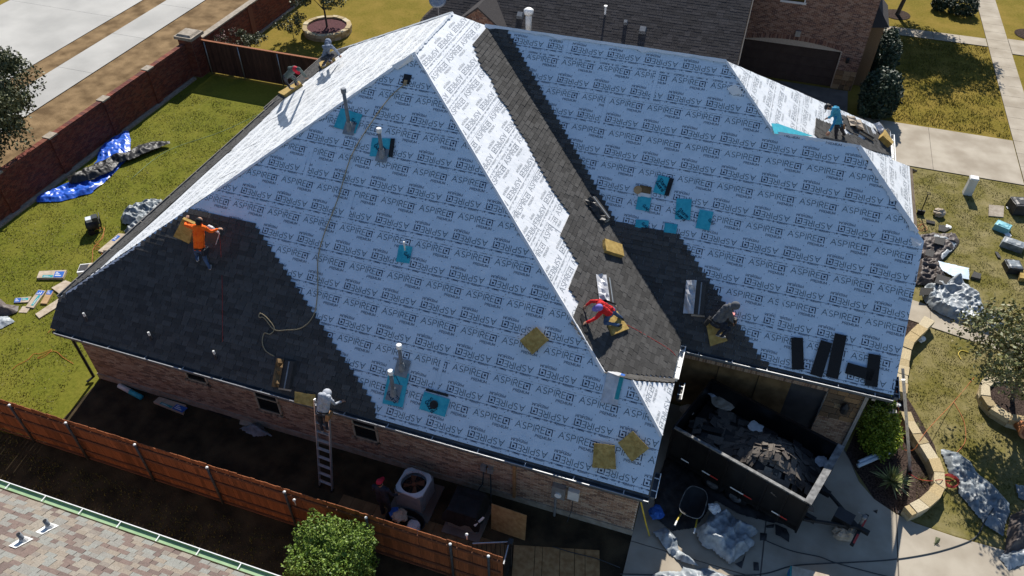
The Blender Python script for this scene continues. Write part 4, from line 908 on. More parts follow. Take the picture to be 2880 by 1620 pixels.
# ================================================================== WORKERS
def capsule(mb,a,b,ra,rb,n=10):
    a,b=Vector(a),Vector(b); d=b-a; L=d.length
    if L<1e-5: d=Vector((0,0,1)); 
    d=d.normalized(); pts=[];rr=[]
    for k in range(4): t=math.pi/2*(1-k/4); pts.append(a-d*ra*math.sin(t)); rr.append(max(ra*math.cos(t),.001))
    pts.append(a); rr.append(ra); pts.append(b); rr.append(rb)
    for k in range(1,5): t=math.pi/2*k/4; pts.append(b+d*rb*math.sin(t)); rr.append(max(rb*math.cos(t),.001))
    mb.tube(pts,rr,n)
def person(name_label,J,shirt,pants,loc,look,group='roofers at work',head='cap',capm=None,belt=None,shoe=None,sleeve=True,gloves=None,hold=None):
    """continuous body grown from a posed skeleton; J: joint name -> world point"""
    J={k:Vector(v) for k,v in J.items()}; segs=[]
    def S(a,b,ra,rb,mt): segs.append((Vector(a),Vector(b),ra,rb,mt))
    sh=(J['shL']+J['shR'])/2; hp=(J['hipL']+J['hipR'])/2; look=Vector(look).normalized(); H=J['head']; up=(H-sh).normalized()
    S(J['shL'],J['shR'],.075,.075,0); mid=sh.lerp(hp,.45); ax=(J['shR']-J['shL']).normalized(); hx=(J['hipR']-J['hipL']).normalized()
    S(sh-ax*.06,mid-ax*.07,.115,.11,0); S(sh+ax*.06,mid+ax*.07,.115,.11,0); S(mid-ax*.07,hp-hx*.075,.11,.105,0); S(mid+ax*.07,hp+hx*.075,.11,.105,0)
    S(hp-hx*.085-(sh-hp).normalized()*.04,hp+hx*.085-(sh-hp).normalized()*.04,.105,.105,1)
    S(sh+up*.02,H-up*.06,.055,.052,2 if head!='hood' else 0)
    S(H-up*.02,H+up*.05,.082,.088,2); S(H-up*.075+look*.03,H+look*.02,.055,.07,2); S(H+look*.095-up*.005,H+look*.105-up*.03,.012,.016,2)
    sd=look.cross(up); sd=sd.normalized() if sd.length>1e-3 else ax
    for q in (-1,1): S(H+sd*q*.088,H+sd*q*.09-up*.03,.016,.012,2)
    for s in 'LR':
        a,e,w_,h=J['sh'+s],J['el'+s],J['wr'+s],J['ha'+s]
        S(a,e,.062,.048,0); S(e,w_,.048,.036,0); gl=2 if not gloves else 4
        d=(h-w_).normalized(); side=d.cross(Vector((0,0,1))); side=side.normalized() if side.length>.1 else d.orthogonal().normalized(); dn=d.cross(side).normalized()
        if dn.z>0: dn=-dn
        S(w_,w_+d*.05,.03,.03,gl)
        for k,(off,ln) in enumerate(((-.033,.072),(-.011,.085),(.011,.08),(.033,.062))):
            b0=w_+d*.085+side*off; S(w_+d*.04+side*off*.7,b0,.017,.014,gl); k1=b0+d*ln*.5+dn*.012+side*off*.35; S(b0,k1,.0115,.0105,gl); S(k1,k1+d*ln*.35+dn*ln*.4+side*off*.15,.0105,.009,gl)
        t0=w_+d*.035+side*.028*(1 if s=='L' else -1); t1=t0+d*.035+side*.035*(1 if s=='L' else -1)+dn*.01; S(t0,t1,.014,.013,gl); S(t1,t1+d*.03+dn*.012,.012,.01,gl)
        p,k,an,to=J['hip'+s],J['kn'+s],J['an'+s],J['to'+s]
        S(p,k,.092,.062,1); S(k,an,.06,.043,1); S(an+Vector((0,0,-.01)),an.lerp(to,.5),.046,.046,3); S(an.lerp(to,.4)+Vector((0,0,-.012)),to,.045,.036,3)
    mb=MB()
    for a,b,ra,rb,mt in segs: capsule(mb,a,b,ra,rb)
    t=thing('person',name_label,'person',loc,group)
    tmp=bpy.data.objects.new('tmp',mb.mesh('tmp',M['skin'])); tsc=bpy.data.scenes.new('tmp'); tsc.collection.objects.link(tmp)
    md=tmp.modifiers.new('r','REMESH'); md.mode='VOXEL'; md.voxel_size=.0125
    sm=tmp.modifiers.new('s','SMOOTH'); sm.iterations=2; sm.factor=.4
    
    with bpy.context.temp_override(scene=tsc,view_layer=tsc.view_layers[0]): dg=bpy.context.evaluated_depsgraph_get()
    me=bpy.data.meshes.new_from_object(tmp.evaluated_get(dg)); bpy.data.objects.remove(tmp); bpy.data.scenes.remove(tsc)
    me.materials.clear(); hand=M['skin'] if not gloves else gloves
    for q in (shirt,pants,M['skin'],shoe or M['shoe'],hand): me.materials.append(q)
    nf=len(me.polygons); cc=np.empty(nf*3,dtype=np.float32); me.polygons.foreach_get('center',cc); cc=cc.reshape(nf,3)
    best=np.full(nf,9.0); mi=np.zeros(nf,dtype=np.int32)
    for a,b,ra,rb,mt in segs:
        d=np.array(b-a); L2=float(d@d); q=cc-np.array(a); f=np.clip(q@d/L2,0,1) if L2>1e-9 else np.zeros(nf)
        e=np.linalg.norm(q-f[:,None]*d,axis=1)-(ra+(rb-ra)*f); w=e<best; best[w]=e[w]; mi[w]=mt
    mi=mi.tolist()
    me.polygons.foreach_set('material_index',mi); me.polygons.foreach_set('use_smooth',[True]*len(mi)); me.update()
    # cloth folds: small displacement of clothed vertices
    cl=set(v for p in me.polygons if p.material_index in (0,1) for v in p.vertices)
    nv=len(me.vertices); co=np.empty(nv*3,dtype=np.float32); me.vertices.foreach_get('co',co); no=np.empty(nv*3,dtype=np.float32); me.vertex_normals.foreach_get('vector',no)
    for i in cl:
        q=Vector(co[3*i:3*i+3])*9; k=.016*noise.noise(q)+.010*noise.noise(q*2.3); co[3*i:3*i+3]+=no[3*i:3*i+3]*k
    me.vertices.foreach_set('co',co); me.update()
    link('body',me,t)
    fr=Matrix((sd,look-up*look.dot(up),up)); fr=Matrix((sd.normalized(),(look-up*look.dot(up)).normalized(),up)).transposed()
    if head=='cap':
        mb=MB(); mb.ell(H+up*.055,.103,.112,.088,fr,12,5,half=True); n0=len(mb.v); i0=[]
        for k in range(7):
            a_=R(-60+20*k); r0,r1=.100,.100+.085*math.cos(R(-60+20*k))
            mb.v.append(tuple(H+up*.058+fr@Vector((math.sin(a_)*r0,math.cos(a_)*r0,0)))); mb.v.append(tuple(H+up*.045+fr@Vector((math.sin(a_)*r0*1.02,math.cos(a_)*r1+.03,0))))
        for k in range(6): mb.f.append((n0+2*k,n0+2*k+1,n0+2*k+3,n0+2*k+2)); mb.m.append(0)
        build(mb,'cap',capm,t,True)
        mb=MB(); mb.ell(H+up*.015-look*.02,.097,.098,.075,fr,10,6); build(mb,'hair',M['hair'],t,True)
    elif head=='hood':
        mb=MB(); mb.ell(H-look*.02+up*.01,.122,.135,.145,fr,12,7); mb.ell(H-look*.06-up*.12,.12,.1,.07,fr,10,6); build(mb,'hood',capm,t,True)
        mb=MB(); mb.ell(H+look*.075-up*.01,.062,.05,.085,fr,10,6); build(mb,'face',M['skin'],t,True)
    else:
        mb=MB(); mb.ell(H+up*.03-look*.03,.104,.108,.12,fr,12,7); build(mb,'hair',M['hair'],t,True)
    mb=MB(); yx=(hp-sh).normalized()
    for q in (-1,1): mb.ell(H+look*.082+sd*q*.033+up*.02,.012,.008,.009,fr,6,4)
    build(mb,'eyes',M['hair'],t)
    if belt:
        mb=MB(); N_=14; c0=hp-yx*.04; fx=hx; fz=yx; fy=fx.cross(fz).normalized()
        ring=[c0+fx*.2*math.cos(2*math.pi*k/N_)+fy*.128*math.sin(2*math.pi*k/N_) for k in range(N_)]
        for k in range(N_):
            a,b=ring[k],ring[(k+1)%N_]; mb.face([a+yx*.025,b+yx*.025,b-yx*.025,a-yx*.025])
        build(mb,'tool_belt',M['black'],t)
        mb=MB(); Rm=Matrix((fx,fy,-fz)).transposed()
        mb.box(hp+hx*.215+yx*.10,(.1,.2,.24),Rm,1.15); mb.tube([hp+hx*.22+yx*.02+fy*.05,hp+hx*.22+yx*-.1+fy*.05],.015,6); build(mb,'tool_pouch',belt,t)
    return t
K=lambda **k:k
# worker in orange, walking up the front slope with a pad and a bundle wrapper
Yo=13.93
orange=person('man in a bright orange shirt and jeans climbing the new shingles with a pad',K(head=(-14.242, 14.050, 6.598),shL=(-14.482, 13.980, 6.392),shR=(-14.066, 13.980, 6.460),elL=(-14.911, 14.150, 6.231),wrL=(-15.035, 14.350, 6.247),haL=(-15.029, 14.400, 6.287),elR=(-13.969, 14.100, 6.254),wrR=(-13.866, 14.250, 6.256),haR=(-13.826, 14.300, 6.251),
  hipL=(-14.544, 13.900, 5.620),hipR=(-14.344, 13.900, 5.658),knL=(-14.857, 14.120, 5.124),anL=(-14.760, 13.985, 5.020),toL=(-14.818, 14.057, 5.042),knR=(-14.410, 13.950, 5.224),anR=(-14.273, 13.873, 4.927),toR=(-14.294, 13.960, 4.961)),M['orange'],M['denim'],(-14.564, 13.972, 4.892),(0.1,1,.25),head='hair',belt=M['darkpants'])
slab_on(Fr((0,0,0),(1,0,0),(0,0,1)),[(-15.676, 14.350, 5.507),(-15.152, 14.350, 5.356),(-14.661, 14.350, 6.251),(-15.062, 14.350, 6.345)],.09,M['foam'],'foam pad carried upright in the left hand of the worker in orange','foam_pad','foam pad',FP,h=0)
wr=thing('shingle_bundle','half empty bundle wrapper held up by the worker in orange','shingle bundle',(-14.366, 14.170, 5.058),'opened shingle bundles on the roof')
mb=MB(); q=[(-14.823, 14.350, 4.949),(-14.521, 14.350, 4.950),(-14.185, 14.600, 5.743),(-14.591, 14.600, 5.885)]; q=[Vector(p) for p in q]; nn=(q[1]-q[0]).cross(q[2]-q[0]).normalized()*.05
mb.face(q); mb.face([p-nn for p in q][::-1]); 
for i in range(4): j=(i+1)%4; mb.face([q[i]-nn,q[j]-nn,q[j],q[i]])
build(mb,'shingle_strip',M['shingle'],wr)
mb=MB(); mb.tube([q[0],q[1],q[2]],.014,5); mb.tube([q[3],q[3]+Vector((.1,0,.06)),q[3].lerp(q[2],.5)+Vector((0,0,.1)),q[2]+Vector((0,0,.03))],[.03,.06,.06,.03],6); build(mb,'torn_wrapper',M['plastic'],wr)
# man on the ladder
person('man in a pale grey hooded sweatshirt and dark trousers standing on the ladder',K(head=(-9.209, 11.500, 3.696),shL=(-9.304, 11.330, 3.786),shR=(-9.070, 11.360, 3.636),elL=(-9.634, 11.550, 3.066),wrL=(-9.706, 11.750, 2.929),haL=(-9.662, 11.820, 2.955),elR=(-9.050, 11.500, 3.286),wrR=(-8.986, 11.700, 3.173),haR=(-8.937, 11.750, 3.169),
  hipL=(-9.380, 11.200, 3.191),hipR=(-9.205, 11.200, 3.191),knL=(-9.549, 11.320, 2.501),anL=(-9.477, 11.220, 2.244),toL=(-9.597, 11.360, 1.939),knR=(-9.334, 11.320, 2.554),anR=(-9.289, 11.220, 2.362),toR=(-9.373, 11.360, 2.092)),M['greyhood'],M['darkpants'],(-9.45,11.25,2.1),(.35,1,-.2),head='hood',capm=M['greyhood'],belt=M['leather'])
# worker in red
person('man in a red shirt and purple cap kneeling on the sunlit shingles',K(head=(-2.460, 14.990, 5.914),shL=(-2.387, 15.084, 5.698),shR=(-2.519, 15.305, 5.833),elL=(-2.515, 14.929, 5.543),wrL=(-2.723, 14.814, 5.416),haL=(-2.790, 14.775, 5.401),elR=(-2.756, 15.343, 5.726),wrR=(-2.877, 15.336, 5.542),haR=(-2.921, 15.300, 5.499),
  hipL=(-2.240, 15.327, 5.409),hipR=(-2.187, 15.540, 5.398),knL=(-2.277, 15.180, 5.194),anL=(-1.955, 15.472, 4.922),toL=(-1.882, 15.588, 4.849),knR=(-2.092, 15.600, 5.216),anR=(-1.943, 15.853, 4.865),toR=(-1.888, 15.838, 4.817)),M['redshirt'],M['denim'],(-2.107, 15.578, 4.818),(-.8,-.1,-.55),head='cap',capm=M['purple'],shoe=M['black'])
mb=MB(); a=Vector((-2.927, 15.021, 5.479)); b=Vector((-2.707, 14.616, 5.286)); mb.tube([a,a.lerp(b,.3)],.03,8); mb.fbox(a.lerp(b,.1)-Vector((.05,.04,0)),b-a,Vector((.1,.03,0)),Vector((0,0,.03))); tag(build(mb,'nail_gun',M['black']),'black nail gun and shingle edge in the hands of the worker in red','nail gun')
# worker in charcoal hoodie
person('man in a charcoal hoodie crouching at the dark shingle edge above the garage',K(head=(1.096, 17.328, 4.910),shL=(0.971, 17.297, 4.755),shR=(0.859, 17.294, 4.804),elL=(1.092, 17.351, 4.448),wrL=(1.188, 17.394, 4.289),haL=(1.235, 17.424, 4.209),elR=(1.039, 17.250, 4.428),wrR=(1.141, 17.334, 4.265),haR=(1.191, 17.354, 4.177),
  hipL=(0.742, 17.157, 4.221),hipR=(0.626, 17.178, 4.265),knL=(1.079, 17.040, 4.228),anL=(0.922, 16.973, 3.938),toL=(1.017, 17.001, 3.909),knR=(0.960, 17.101, 4.330),anR=(0.790, 16.987, 3.949),toR=(0.899, 17.007, 3.914)),M['darkhood'],M['darkpants'],(0.871, 17.116, 3.797),(.75,.1,-.6),head='hood',capm=M['darkhood'],belt=M['black'])
mb=MB(); a=Vector((1.070, 17.439, 4.391)); mb.box(a,(.16,.1,.22)); mb.cur=1; mb.box(a+Vector((.1,-.05,-.12)),(.12,.12,.2)); tag(build(mb,'nail_gun',[M['red'],M['black']]),'red and black nail gun held by the worker in charcoal','nail gun')
# worker in blue
person('man in a blue hoodie and dark cap bending over the small sunlit hip',K(head=(2.680, 24.300, 7.899),shL=(2.823, 24.100, 7.977),shR=(2.987, 24.500, 7.747),elL=(2.832, 24.200, 7.665),wrL=(2.770, 24.350, 7.512),haL=(2.733, 24.400, 7.463),elR=(2.950, 24.000, 7.523),wrR=(2.849, 23.600, 7.441),haR=(2.790, 23.500, 7.400),
  hipL=(3.115, 24.450, 7.242),hipR=(3.257, 24.750, 7.114),knL=(3.164, 24.500, 6.923),anL=(3.242, 24.489, 6.687),toL=(3.181, 24.480, 6.679),knR=(3.381, 24.900, 6.841),anR=(3.537, 25.293, 6.490),toR=(3.459, 25.233, 6.494)),M['bluehood'],M['darkpants'],(3.291, 24.762, 6.535),(-.85,-.25,-.5),head='cap',capm=M['black'],belt=M['leather'])
slab_on(FC,[FC.at(*p) for p in ((2.55,22.13),(3.25,22.13),(3.3,22.4),(2.5,22.4))],.05,M['shingle'],'stack of shingle pieces under the hands of the worker in blue','shingle_stack','shingles',h=.06)
# two workers at the far left eave
person('man in a grey green shirt and red cap stooping over the far left eave',K(head=(-14.794, 20.970, 7.966),shL=(-15.796, 22.065, 7.304),shR=(-14.592, 20.886, 8.039),elL=(-16.852, 23.566, 6.008),wrL=(-16.794, 23.736, 5.747),haL=(-16.836, 23.879, 5.599),elR=(-15.841, 22.890, 6.675),wrR=(-17.032, 24.785, 5.410),haR=(-17.113, 24.965, 5.237),
  hipL=(-17.394, 23.881, 5.830),hipR=(-16.571, 23.036, 6.433),knL=(-18.524, 25.426, 4.605),anL=(-18.285, 25.311, 4.427),toL=(-18.113, 25.264, 4.481),knR=(-17.762, 25.028, 5.132),anR=(-18.094, 25.455, 4.553),toR=(-17.992, 25.511, 4.561)),M['teal'],M['darkpants'],(-19.368, 26.939, 3.449),(.75,-.25,-.6),head='cap',capm=M['redcap'],belt=M['leather'])
person('man in a light blue grey hooded top crouching at the far roof corner',K(head=(-15.977, 25.159, 6.885),shL=(-16.373, 25.412, 6.528),shR=(-15.479, 24.551, 7.070),elL=(-16.161, 25.204, 6.284),wrL=(-16.246, 25.500, 5.893),haL=(-16.057, 25.294, 5.934),elR=(-15.853, 25.438, 6.428),wrR=(-16.211, 26.202, 5.832),haR=(-16.072, 26.043, 5.840),
  hipL=(-16.971, 26.074, 5.630),hipR=(-16.413, 25.495, 6.058),knL=(-15.597, 24.378, 6.657),anL=(-17.232, 26.416, 5.123),toL=(-17.188, 26.535, 5.091),knR=(-15.417, 24.467, 6.775),anR=(-16.861, 26.369, 5.367),toR=(-16.819, 26.490, 5.335)),M['bluegrey'],M['darkpants'],(-18.314, 28.182, 4.145),(.7,-.3,-.65),head='hood',capm=M['bluegrey'])
# man on the ground
gx,gy=-7.35,10.45
person('man in dark clothes and a red and white cap standing by the condenser',K(head=(gx-.02,gy+.03,1.62),shL=(gx-.2,gy,1.42),shR=(gx+.2,gy,1.42),elL=(gx-.27,gy+.05,1.15),wrL=(gx-.2,gy+.2,.98),haL=(gx-.17,gy+.26,.95),elR=(gx+.3,gy+.06,1.14),wrR=(gx+.36,gy+.2,.95),haR=(gx+.38,gy+.27,.93),
  hipL=(gx-.1,gy,.9),hipR=(gx+.1,gy,.9),knL=(gx-.11,gy+.03,.5),anL=(gx-.1,gy-.02,.09),toL=(gx-.12,gy+.14,.05),knR=(gx+.12,gy+.04,.5),anR=(gx+.14,gy,.09),toR=(gx+.18,gy+.15,.05)),M['darkpants'],M['darkpants'],(gx,gy,0),(.1,1,-.2),group='roofers at work',head='cap',capm=M['redcap'],shoe=M['black'])

# ================================================================== TARPS AND SHEETS
def tarp(poly,m,name,label,cat,amp=.16,fs=2.2,seed=1,res=.036,group=None,z0=.02,fr=None,ang=0,stretch=3.0):
    """crumpled sheet: ridged folds inside an outline, edges falling to the ground"""
    P=[tuple(p[:2]) for p in poly]; x0=min(p[0] for p in P); x1=max(p[0] for p in P); y0=min(p[1] for p in P); y1=max(p[1] for p in P)
    nx=int((x1-x0)/res)+1; ny=int((y1-y0)/res)+1; mb=MB(); idx={}; ca,sa=math.cos(R(ang)),math.sin(R(ang)); off=seed*7.7
    def edist(x,y):
        best=9
        for (a,b),(c,d) in zip(P,P[1:]+P[:1]):
            ex,ey=c-a,d-b; L=ex*ex+ey*ey; t=max(0,min(1,((x-a)*ex+(y-b)*ey)/L)) if L else 0
            best=min(best,math.hypot(x-a-ex*t,y-b-ey*t))
        return best
    for j in range(ny+1):
        for i in range(nx+1):
            x,y=x0+i*res,y0+j*res
            x+=.05*noise.noise((x*3,y*3,off)); y+=.05*noise.noise((x*3,y*3,off+9))
            if not inside(P,x,y): continue
            e=min(1,edist(x,y)/.22); u=(x*ca+y*sa)*fs; v=(-x*sa+y*ca)*fs/stretch
            wx=.5*noise.noise((x*.9,y*.9,off+3)); wy=.35*noise.noise((x*2.1,y*2.1,off+4))
            def G(a,b,c,k):
                d=noise.voronoi((a,b,off+c))[0]; return max(0.0,1-(d[1]-d[0])*k)
            k=max(.2,.6+.8*noise.noise((x*.7,y*.7,off+31)))
            h=1.3*amp*(.55*k*G(u*.55+wx+wy,v*.9+wx,0,1.7)+.34*G(u*1.15+wy*2,v*2.1+wx,7,1.8)+.17*G(u*2.4+wy,v*4.6,9,1.7)+.35*noise.noise((x*1.1,y*1.1,off+20))+.12*noise.noise((x*3,y*3,off+25)))
            idx[i,j]=mb.vert((x,y,z0+max(.004,h)*(.15+.85*e)))
    for j in range(ny):
        for i in range(nx):
            q=[idx.get(k) for k in ((i,j),(i+1,j),(i+1,j+1),(i,j+1))]; q2=[a for a in q if a is not None]
            if len(q2)>=3: mb.f.append(tuple(q2)); mb.m.append(0)
    o=build(mb,name,m,None,True); return tag(o,label,cat,group)
TG='tarps spread round the house'
tarp([(-28.86,26.01),(-27.98,25.14),(-27.37,24.33),(-27.11,24.09),(-26.96,23.11),(-26.77,21.98),(-26.75,20.91),(-27.62,19.93),(-28.53,19.55),(-28.84,19.79),(-28.78,20.32),(-28.38,21.20),(-28.11,21.86),(-28.36,23.17),(-28.86,23.79),(-28.99,25.06)],M['tarpblue'],'tarp','blue tarp stretched along the foot of the brick wall','tarp',.17,2.4,1,group=TG,ang=40)
tarp([(-25.92,25.48),(-25.79,25.30),(-26.16,24.65),(-26.63,23.59),(-26.99,23.12),(-26.84,22.48),(-27.23,21.61),(-27.93,20.98),(-28.51,21.41),(-28.12,21.80),(-27.98,22.88),(-27.25,24.21),(-27.16,24.76),(-26.64,25.27)],M['tarpblack'],'tarp','black tarp lying twisted across the blue one','tarp',.22,2.6,2,group=TG,z0=.17,ang=25)
tarp([(-24.31,19.80),(-24.55,20.35),(-24.33,20.94),(-23.85,21.35),(-23.13,21.50),(-22.91,20.90),(-22.91,20.30),(-23.01,19.83),(-22.84,19.17),(-23.20,18.86),(-23.57,19.07),(-23.50,19.49),(-23.92,19.44)],M['tarpdark'],'tarp','crumpled grey tarp beside the left eave','tarp',.34,2.6,3,group=TG,ang=60)
tarp([(-25.78,14.08),(-25.30,14.17),(-24.80,13.99),(-24.33,14.09),(-24.09,13.78),(-24.28,13.51),(-25.02,13.31)],M['tarpbrown'],'tarp','brown tarp corner at the left edge of the back lawn','tarp',.3,2.2,4,group=TG)
tarp([(-25.03,13.29),(-24.31,13.51),(-23.81,13.37),(-24.05,12.86),(-24.35,12.61)],M['tarpgrey'],'tarp','pale grey tarp corner below the brown one at the left edge','tarp',.15,2.2,5,group=TG)
tarp([(8.08,29.42),(8.89,29.98),(9.74,30.15),(9.90,29.65),(9.66,29.07),(9.09,28.09),(8.70,28.06),(8.01,27.77)],M['tarpbrown'],'tarp','brown tarp littered with shingle scraps beside the right gable','tarp',.26,2.6,6,group=TG,ang=-15,stretch=2)
tarp([(8.86,29.73),(9.39,29.69),(9.72,29.36),(9.57,28.95),(9.09,28.08),(8.95,28.35),(9.36,29.15),(8.76,29.36)],M['tarpgrey'],'tarp','silver tarp folded over the brown tarp by the gable','tarp',.2,2.6,16,group=TG,z0=.1,ang=-20)
tarp([(8.00,27.72),(8.88,28.07),(9.24,26.90),(8.69,26.39),(7.93,26.14)],M['tarpbrown'],'tarp','second brown tarp heaped between the white sheet and the eave','tarp',.34,2.8,7,group=TG,ang=20,stretch=1.5)
tarp([(8.81,27.96),(10.06,27.86),(10.01,27.10),(9.48,27.07),(9.02,27.34)],M['wrap'],'plastic_sheet','smooth white sheet lying on the lawn beyond the brown tarps','sheet',.05,1.0,8,z0=.12)
tarp([(8.21,25.79),(8.38,26.43),(9.12,26.68),(9.49,27.17),(9.85,26.73),(10.35,26.18),(10.42,25.35),(11.01,25.04),(11.02,24.81),(10.36,24.37),(9.69,24.42),(9.02,24.64),(8.48,24.84),(8.22,25.32)],M['tarpgrey'],'tarp','large silver grey tarp bunched across the front walk','tarp',.42,1.9,9,group=TG,ang=-30,stretch=2.2)
tarp([(8.35,18.16),(8.49,18.25),(8.90,18.21),(9.26,17.97),(9.42,17.60),(9.84,17.25),(10.24,16.70),(10.21,16.38),(10.01,15.87),(9.92,15.44),(9.48,15.66),(9.03,16.25),(8.78,16.63),(8.85,17.11),(8.56,17.30),(8.49,17.64)],M['tarpdark'],'tarp','long grey tarp spread over the grass outside the curved edging','tarp',.24,2.6,10,group=TG,ang=-45,stretch=1.6)
tarp([(10.15,16.25),(10.88,16.93),(10.64,15.23),(9.82,14.80),(10.01,15.74)],M['tarpbrown'],'tarp','brown tarp at the right edge beyond the long grey one','tarp',.34,2.4,11,group=TG,ang=-50)
tarp([(9.77,14.86),(10.23,15.26),(10.69,15.60),(10.59,14.87),(9.92,14.38),(9.69,14.69)],M['tarpgrey'],'tarp','bright grey tarp end on the drive at the right edge','tarp',.25,2.4,12,group=TG,ang=30)
tarp([(10.47,17.53),(10.97,17.58),(10.87,16.89),(10.48,17.01)],M['tarpdark'],'tarp','small grey tarp piece in the tree shade at the right edge','tarp',.2,2.4,13,group=TG)
tarp([(1.38,12.84),(1.63,13.11),(1.71,13.51),(1.97,13.64),(2.14,13.72),(2.59,13.53),(3.21,13.37),(2.97,13.05),(3.12,12.92),(2.91,12.57),(2.74,12.37),(2.50,12.02),(1.95,12.30),(1.65,12.33),(1.47,12.58)],M['tarpgrey'],'tarp','big grey tarp heap on the driveway behind the wheelbarrow','tarp',.55,1.6,14,z0=.05,group=TG,ang=-35,stretch=2)
tarp([(0.20,12.34),(0.56,12.64),(0.95,12.41),(1.05,12.06),(1.40,11.93),(1.72,11.69),(1.24,11.66),(0.84,11.83),(0.56,12.04),(0.36,12.24)],M['tarpgrey'],'tarp','twisted strip of grey tarp between the house corner and the heap','tarp',.3,2.8,15,z0=.05,group=TG,ang=-50,stretch=2.5)
tarp([(0.47,11.05),(0.63,11.22),(1.20,11.43),(1.25,11.59),(1.61,11.62),(1.92,11.79),(2.17,11.72),(2.57,11.68),(2.53,11.10),(0.59,10.45)],M['tarpgrey'],'tarp','pale tarp bundle at the bottom edge of the driveway','tarp',.4,2.0,17,z0=.05,group=TG,ang=20)
tarp([(0.02,14.10),(0.27,16.19),(1.06,16.12),(4.36,14.44),(4.16,13.89),(3.38,13.76),(2.58,13.75),(1.84,13.99),(1.41,12.90),(0.77,12.57),(0.13,12.88)],M['tarpblack'],'dark_layer','thin black layer spread beside and under the trailer','felt',.06,2.0,18,z0=.05)  # thin uneven black layer over the concrete
# ================================================================== WOODEN FENCE
fence=thing('wood_fence','stained cedar picket fence on steel posts between the two houses','fence',(-10,9.3,0))
rnd=random.Random(31); pm=MB(); pm.fbox((0,0,0),(.134,0,0),(0,.018,0),(0,0,1.0)); pme=pm.mesh('picket',M['cedar'])
x=-22.2
while x<-3.4:
    o=link('picket',pme,fence); hh=1.83+rnd.uniform(-.02,.02); o.location=(x,9.33+rnd.uniform(-.004,.004),.05); o.scale=(1,1,hh); o.rotation_euler=(0,rnd.uniform(-.006,.006),0); x+=.141
for zz in (.35,1.02,1.6):
    for a in range(8):
        x0=-22.2+a*2.355; mb=MB(); mb.fbox((x0,9.285,zz),(2.345,0,0),(0,.04,0),(0,0,.09)); build(mb,'rail',M['rail'],fence)
for px_ in (-21.6,-19.15,-17.05,-14.59,-12.14,-9.65,-7.16,-4.73,-3.67):
    mb=MB(); mb.tube([(px_,9.25,0),(px_,9.25,1.88)],.036,10); p_=build(mb,'post',M['postgrey'],fence,True); mb=MB(); mb.ell((px_,9.25,1.87),.045,.045,.03,n=10,h=4); build(mb,'post_cap',M['white'],p_,True)
mb=MB(); mb.fbox((-22.2,9.27,.0),(18.8,0,0),(0,.05,0),(0,0,.06)); build(mb,'kick_board',M['rail'],fence)
# small lamps on the fence
for p,l_ in (((-9.318, 9.169, 1.750),'white solar lamp on the fence left of the leafy bush'),((-4.411, 9.627, 1.900),'white solar lamp on a bent stalk near the gate end of the fence')):
    p=Vector(p); mb=MB(); mb.tube([p-Vector((0,0,.25)),p-Vector((0,0,.05)),p],.014,6); mb.ell(p,.045,.045,.05,n=8,h=5); tag(build(mb,'solar_lamp',M['white'],None,True),l_,'solar lamp')
# iron gate and its return
gate=thing('iron_gate','black iron gate panel standing open behind the end of the fence','gate',(-3.4,9.8,0))
def railing(p,q,h,n,root):
    p,q=Vector(p),Vector(q); d=q-p
    for zz,m in ((h,M['galv']),(.15,M['iron'])):
        mb=MB(); mb.fbox(p+Vector((0,0,zz)),d,d.normalized().cross(Vector((0,0,1)))*.03,Vector((0,0,.035))); build(mb,'rail',m,root)
    for i in range(n): a=p+d*(i/(n-1)); mb=MB(); mb.tube([a,a+Vector((0,0,h))],.011,5); build(mb,'bar',M['iron'],root)
railing((-4.3,9.72,0),(-3.38,10.08,0),1.35,9,gate); railing((-3.36,10.05,0),(-3.30,9.42,0),1.35,7,gate)
mb=MB(); mb.box((-3.36,10.1,.72),(.08,.08,1.44)); mb.box((-3.34,10.06,1.38),(.13,.16,.14)); build(mb,'post',M['iron'],gate)
# ================================================================== FRONT SIDE YARD
ac=thing('air_conditioner','grey air conditioning condenser with round fan grille by the front wall','air conditioner',(-6.75,11.25,0))
mb=MB(); mb.box((-6.7,11.2,.04),(1.3,1.3,.08)); build(mb,'pad',M['darkconc'],ac)
Rz=Matrix.Rotation(R(-4),3,'Z')
mb=MB(); mb.box((-6.72,11.22,.36),(.84,.84,.56),Rz,bottom=True)
for q in range(4):
    qd=Matrix.Rotation(q*math.pi/2,3,'Z')@Vector((0,.415,0)); mb.box(Vector((-6.72,11.22,.72))+Rz@qd,(.84,.012,.3),Rz@Matrix.Rotation(q*math.pi/2,3,'Z'))

for i in range(14):
    for s in (-1,1): mb.box(Vector((-6.72,11.22,.15+i*.05))+Rz@Vector((0,s*.425,0)),(.8,.012,.02),Rz); mb.box(Vector((-6.72,11.22,.15+i*.05))+Rz@Vector((s*.425,0,0)),(.012,.8,.02),Rz)
build(mb,'casing',M['acbody'],ac)
mb=MB(); n=32; c=Vector((-6.72,11.22,.9))
def rsq(t,h): # rounded square radius
    return h/max(abs(math.cos(t)),abs(math.sin(t)),(abs(math.cos(t))+abs(math.sin(t)))/1.72)
for k in range(n):
    t0,t1=2*math.pi*k/n,2*math.pi*(k+1)/n
    a=[(rsq(t0,.44),t0),(rsq(t1,.44),t1)]
    pt=lambda r,t,z: c+Rz@Vector((r*math.cos(t),r*math.sin(t),z))
    mb.face([pt(.385,t0,.03),pt(a[0][0],t0,0),pt(a[1][0],t1,0),pt(.385,t1,.03)]); mb.face([pt(a[0][0],t0,-.06),pt(a[1][0],t1,-.06),pt(a[1][0],t1,0),pt(a[0][0],t0,0)]); mb.face([pt(.385,t0,-.08),pt(.385,t0,.03),pt(.385,t1,.03),pt(.385,t1,-.08)])
build(mb,'top_cover',M['actop'],ac)
mb=MB()
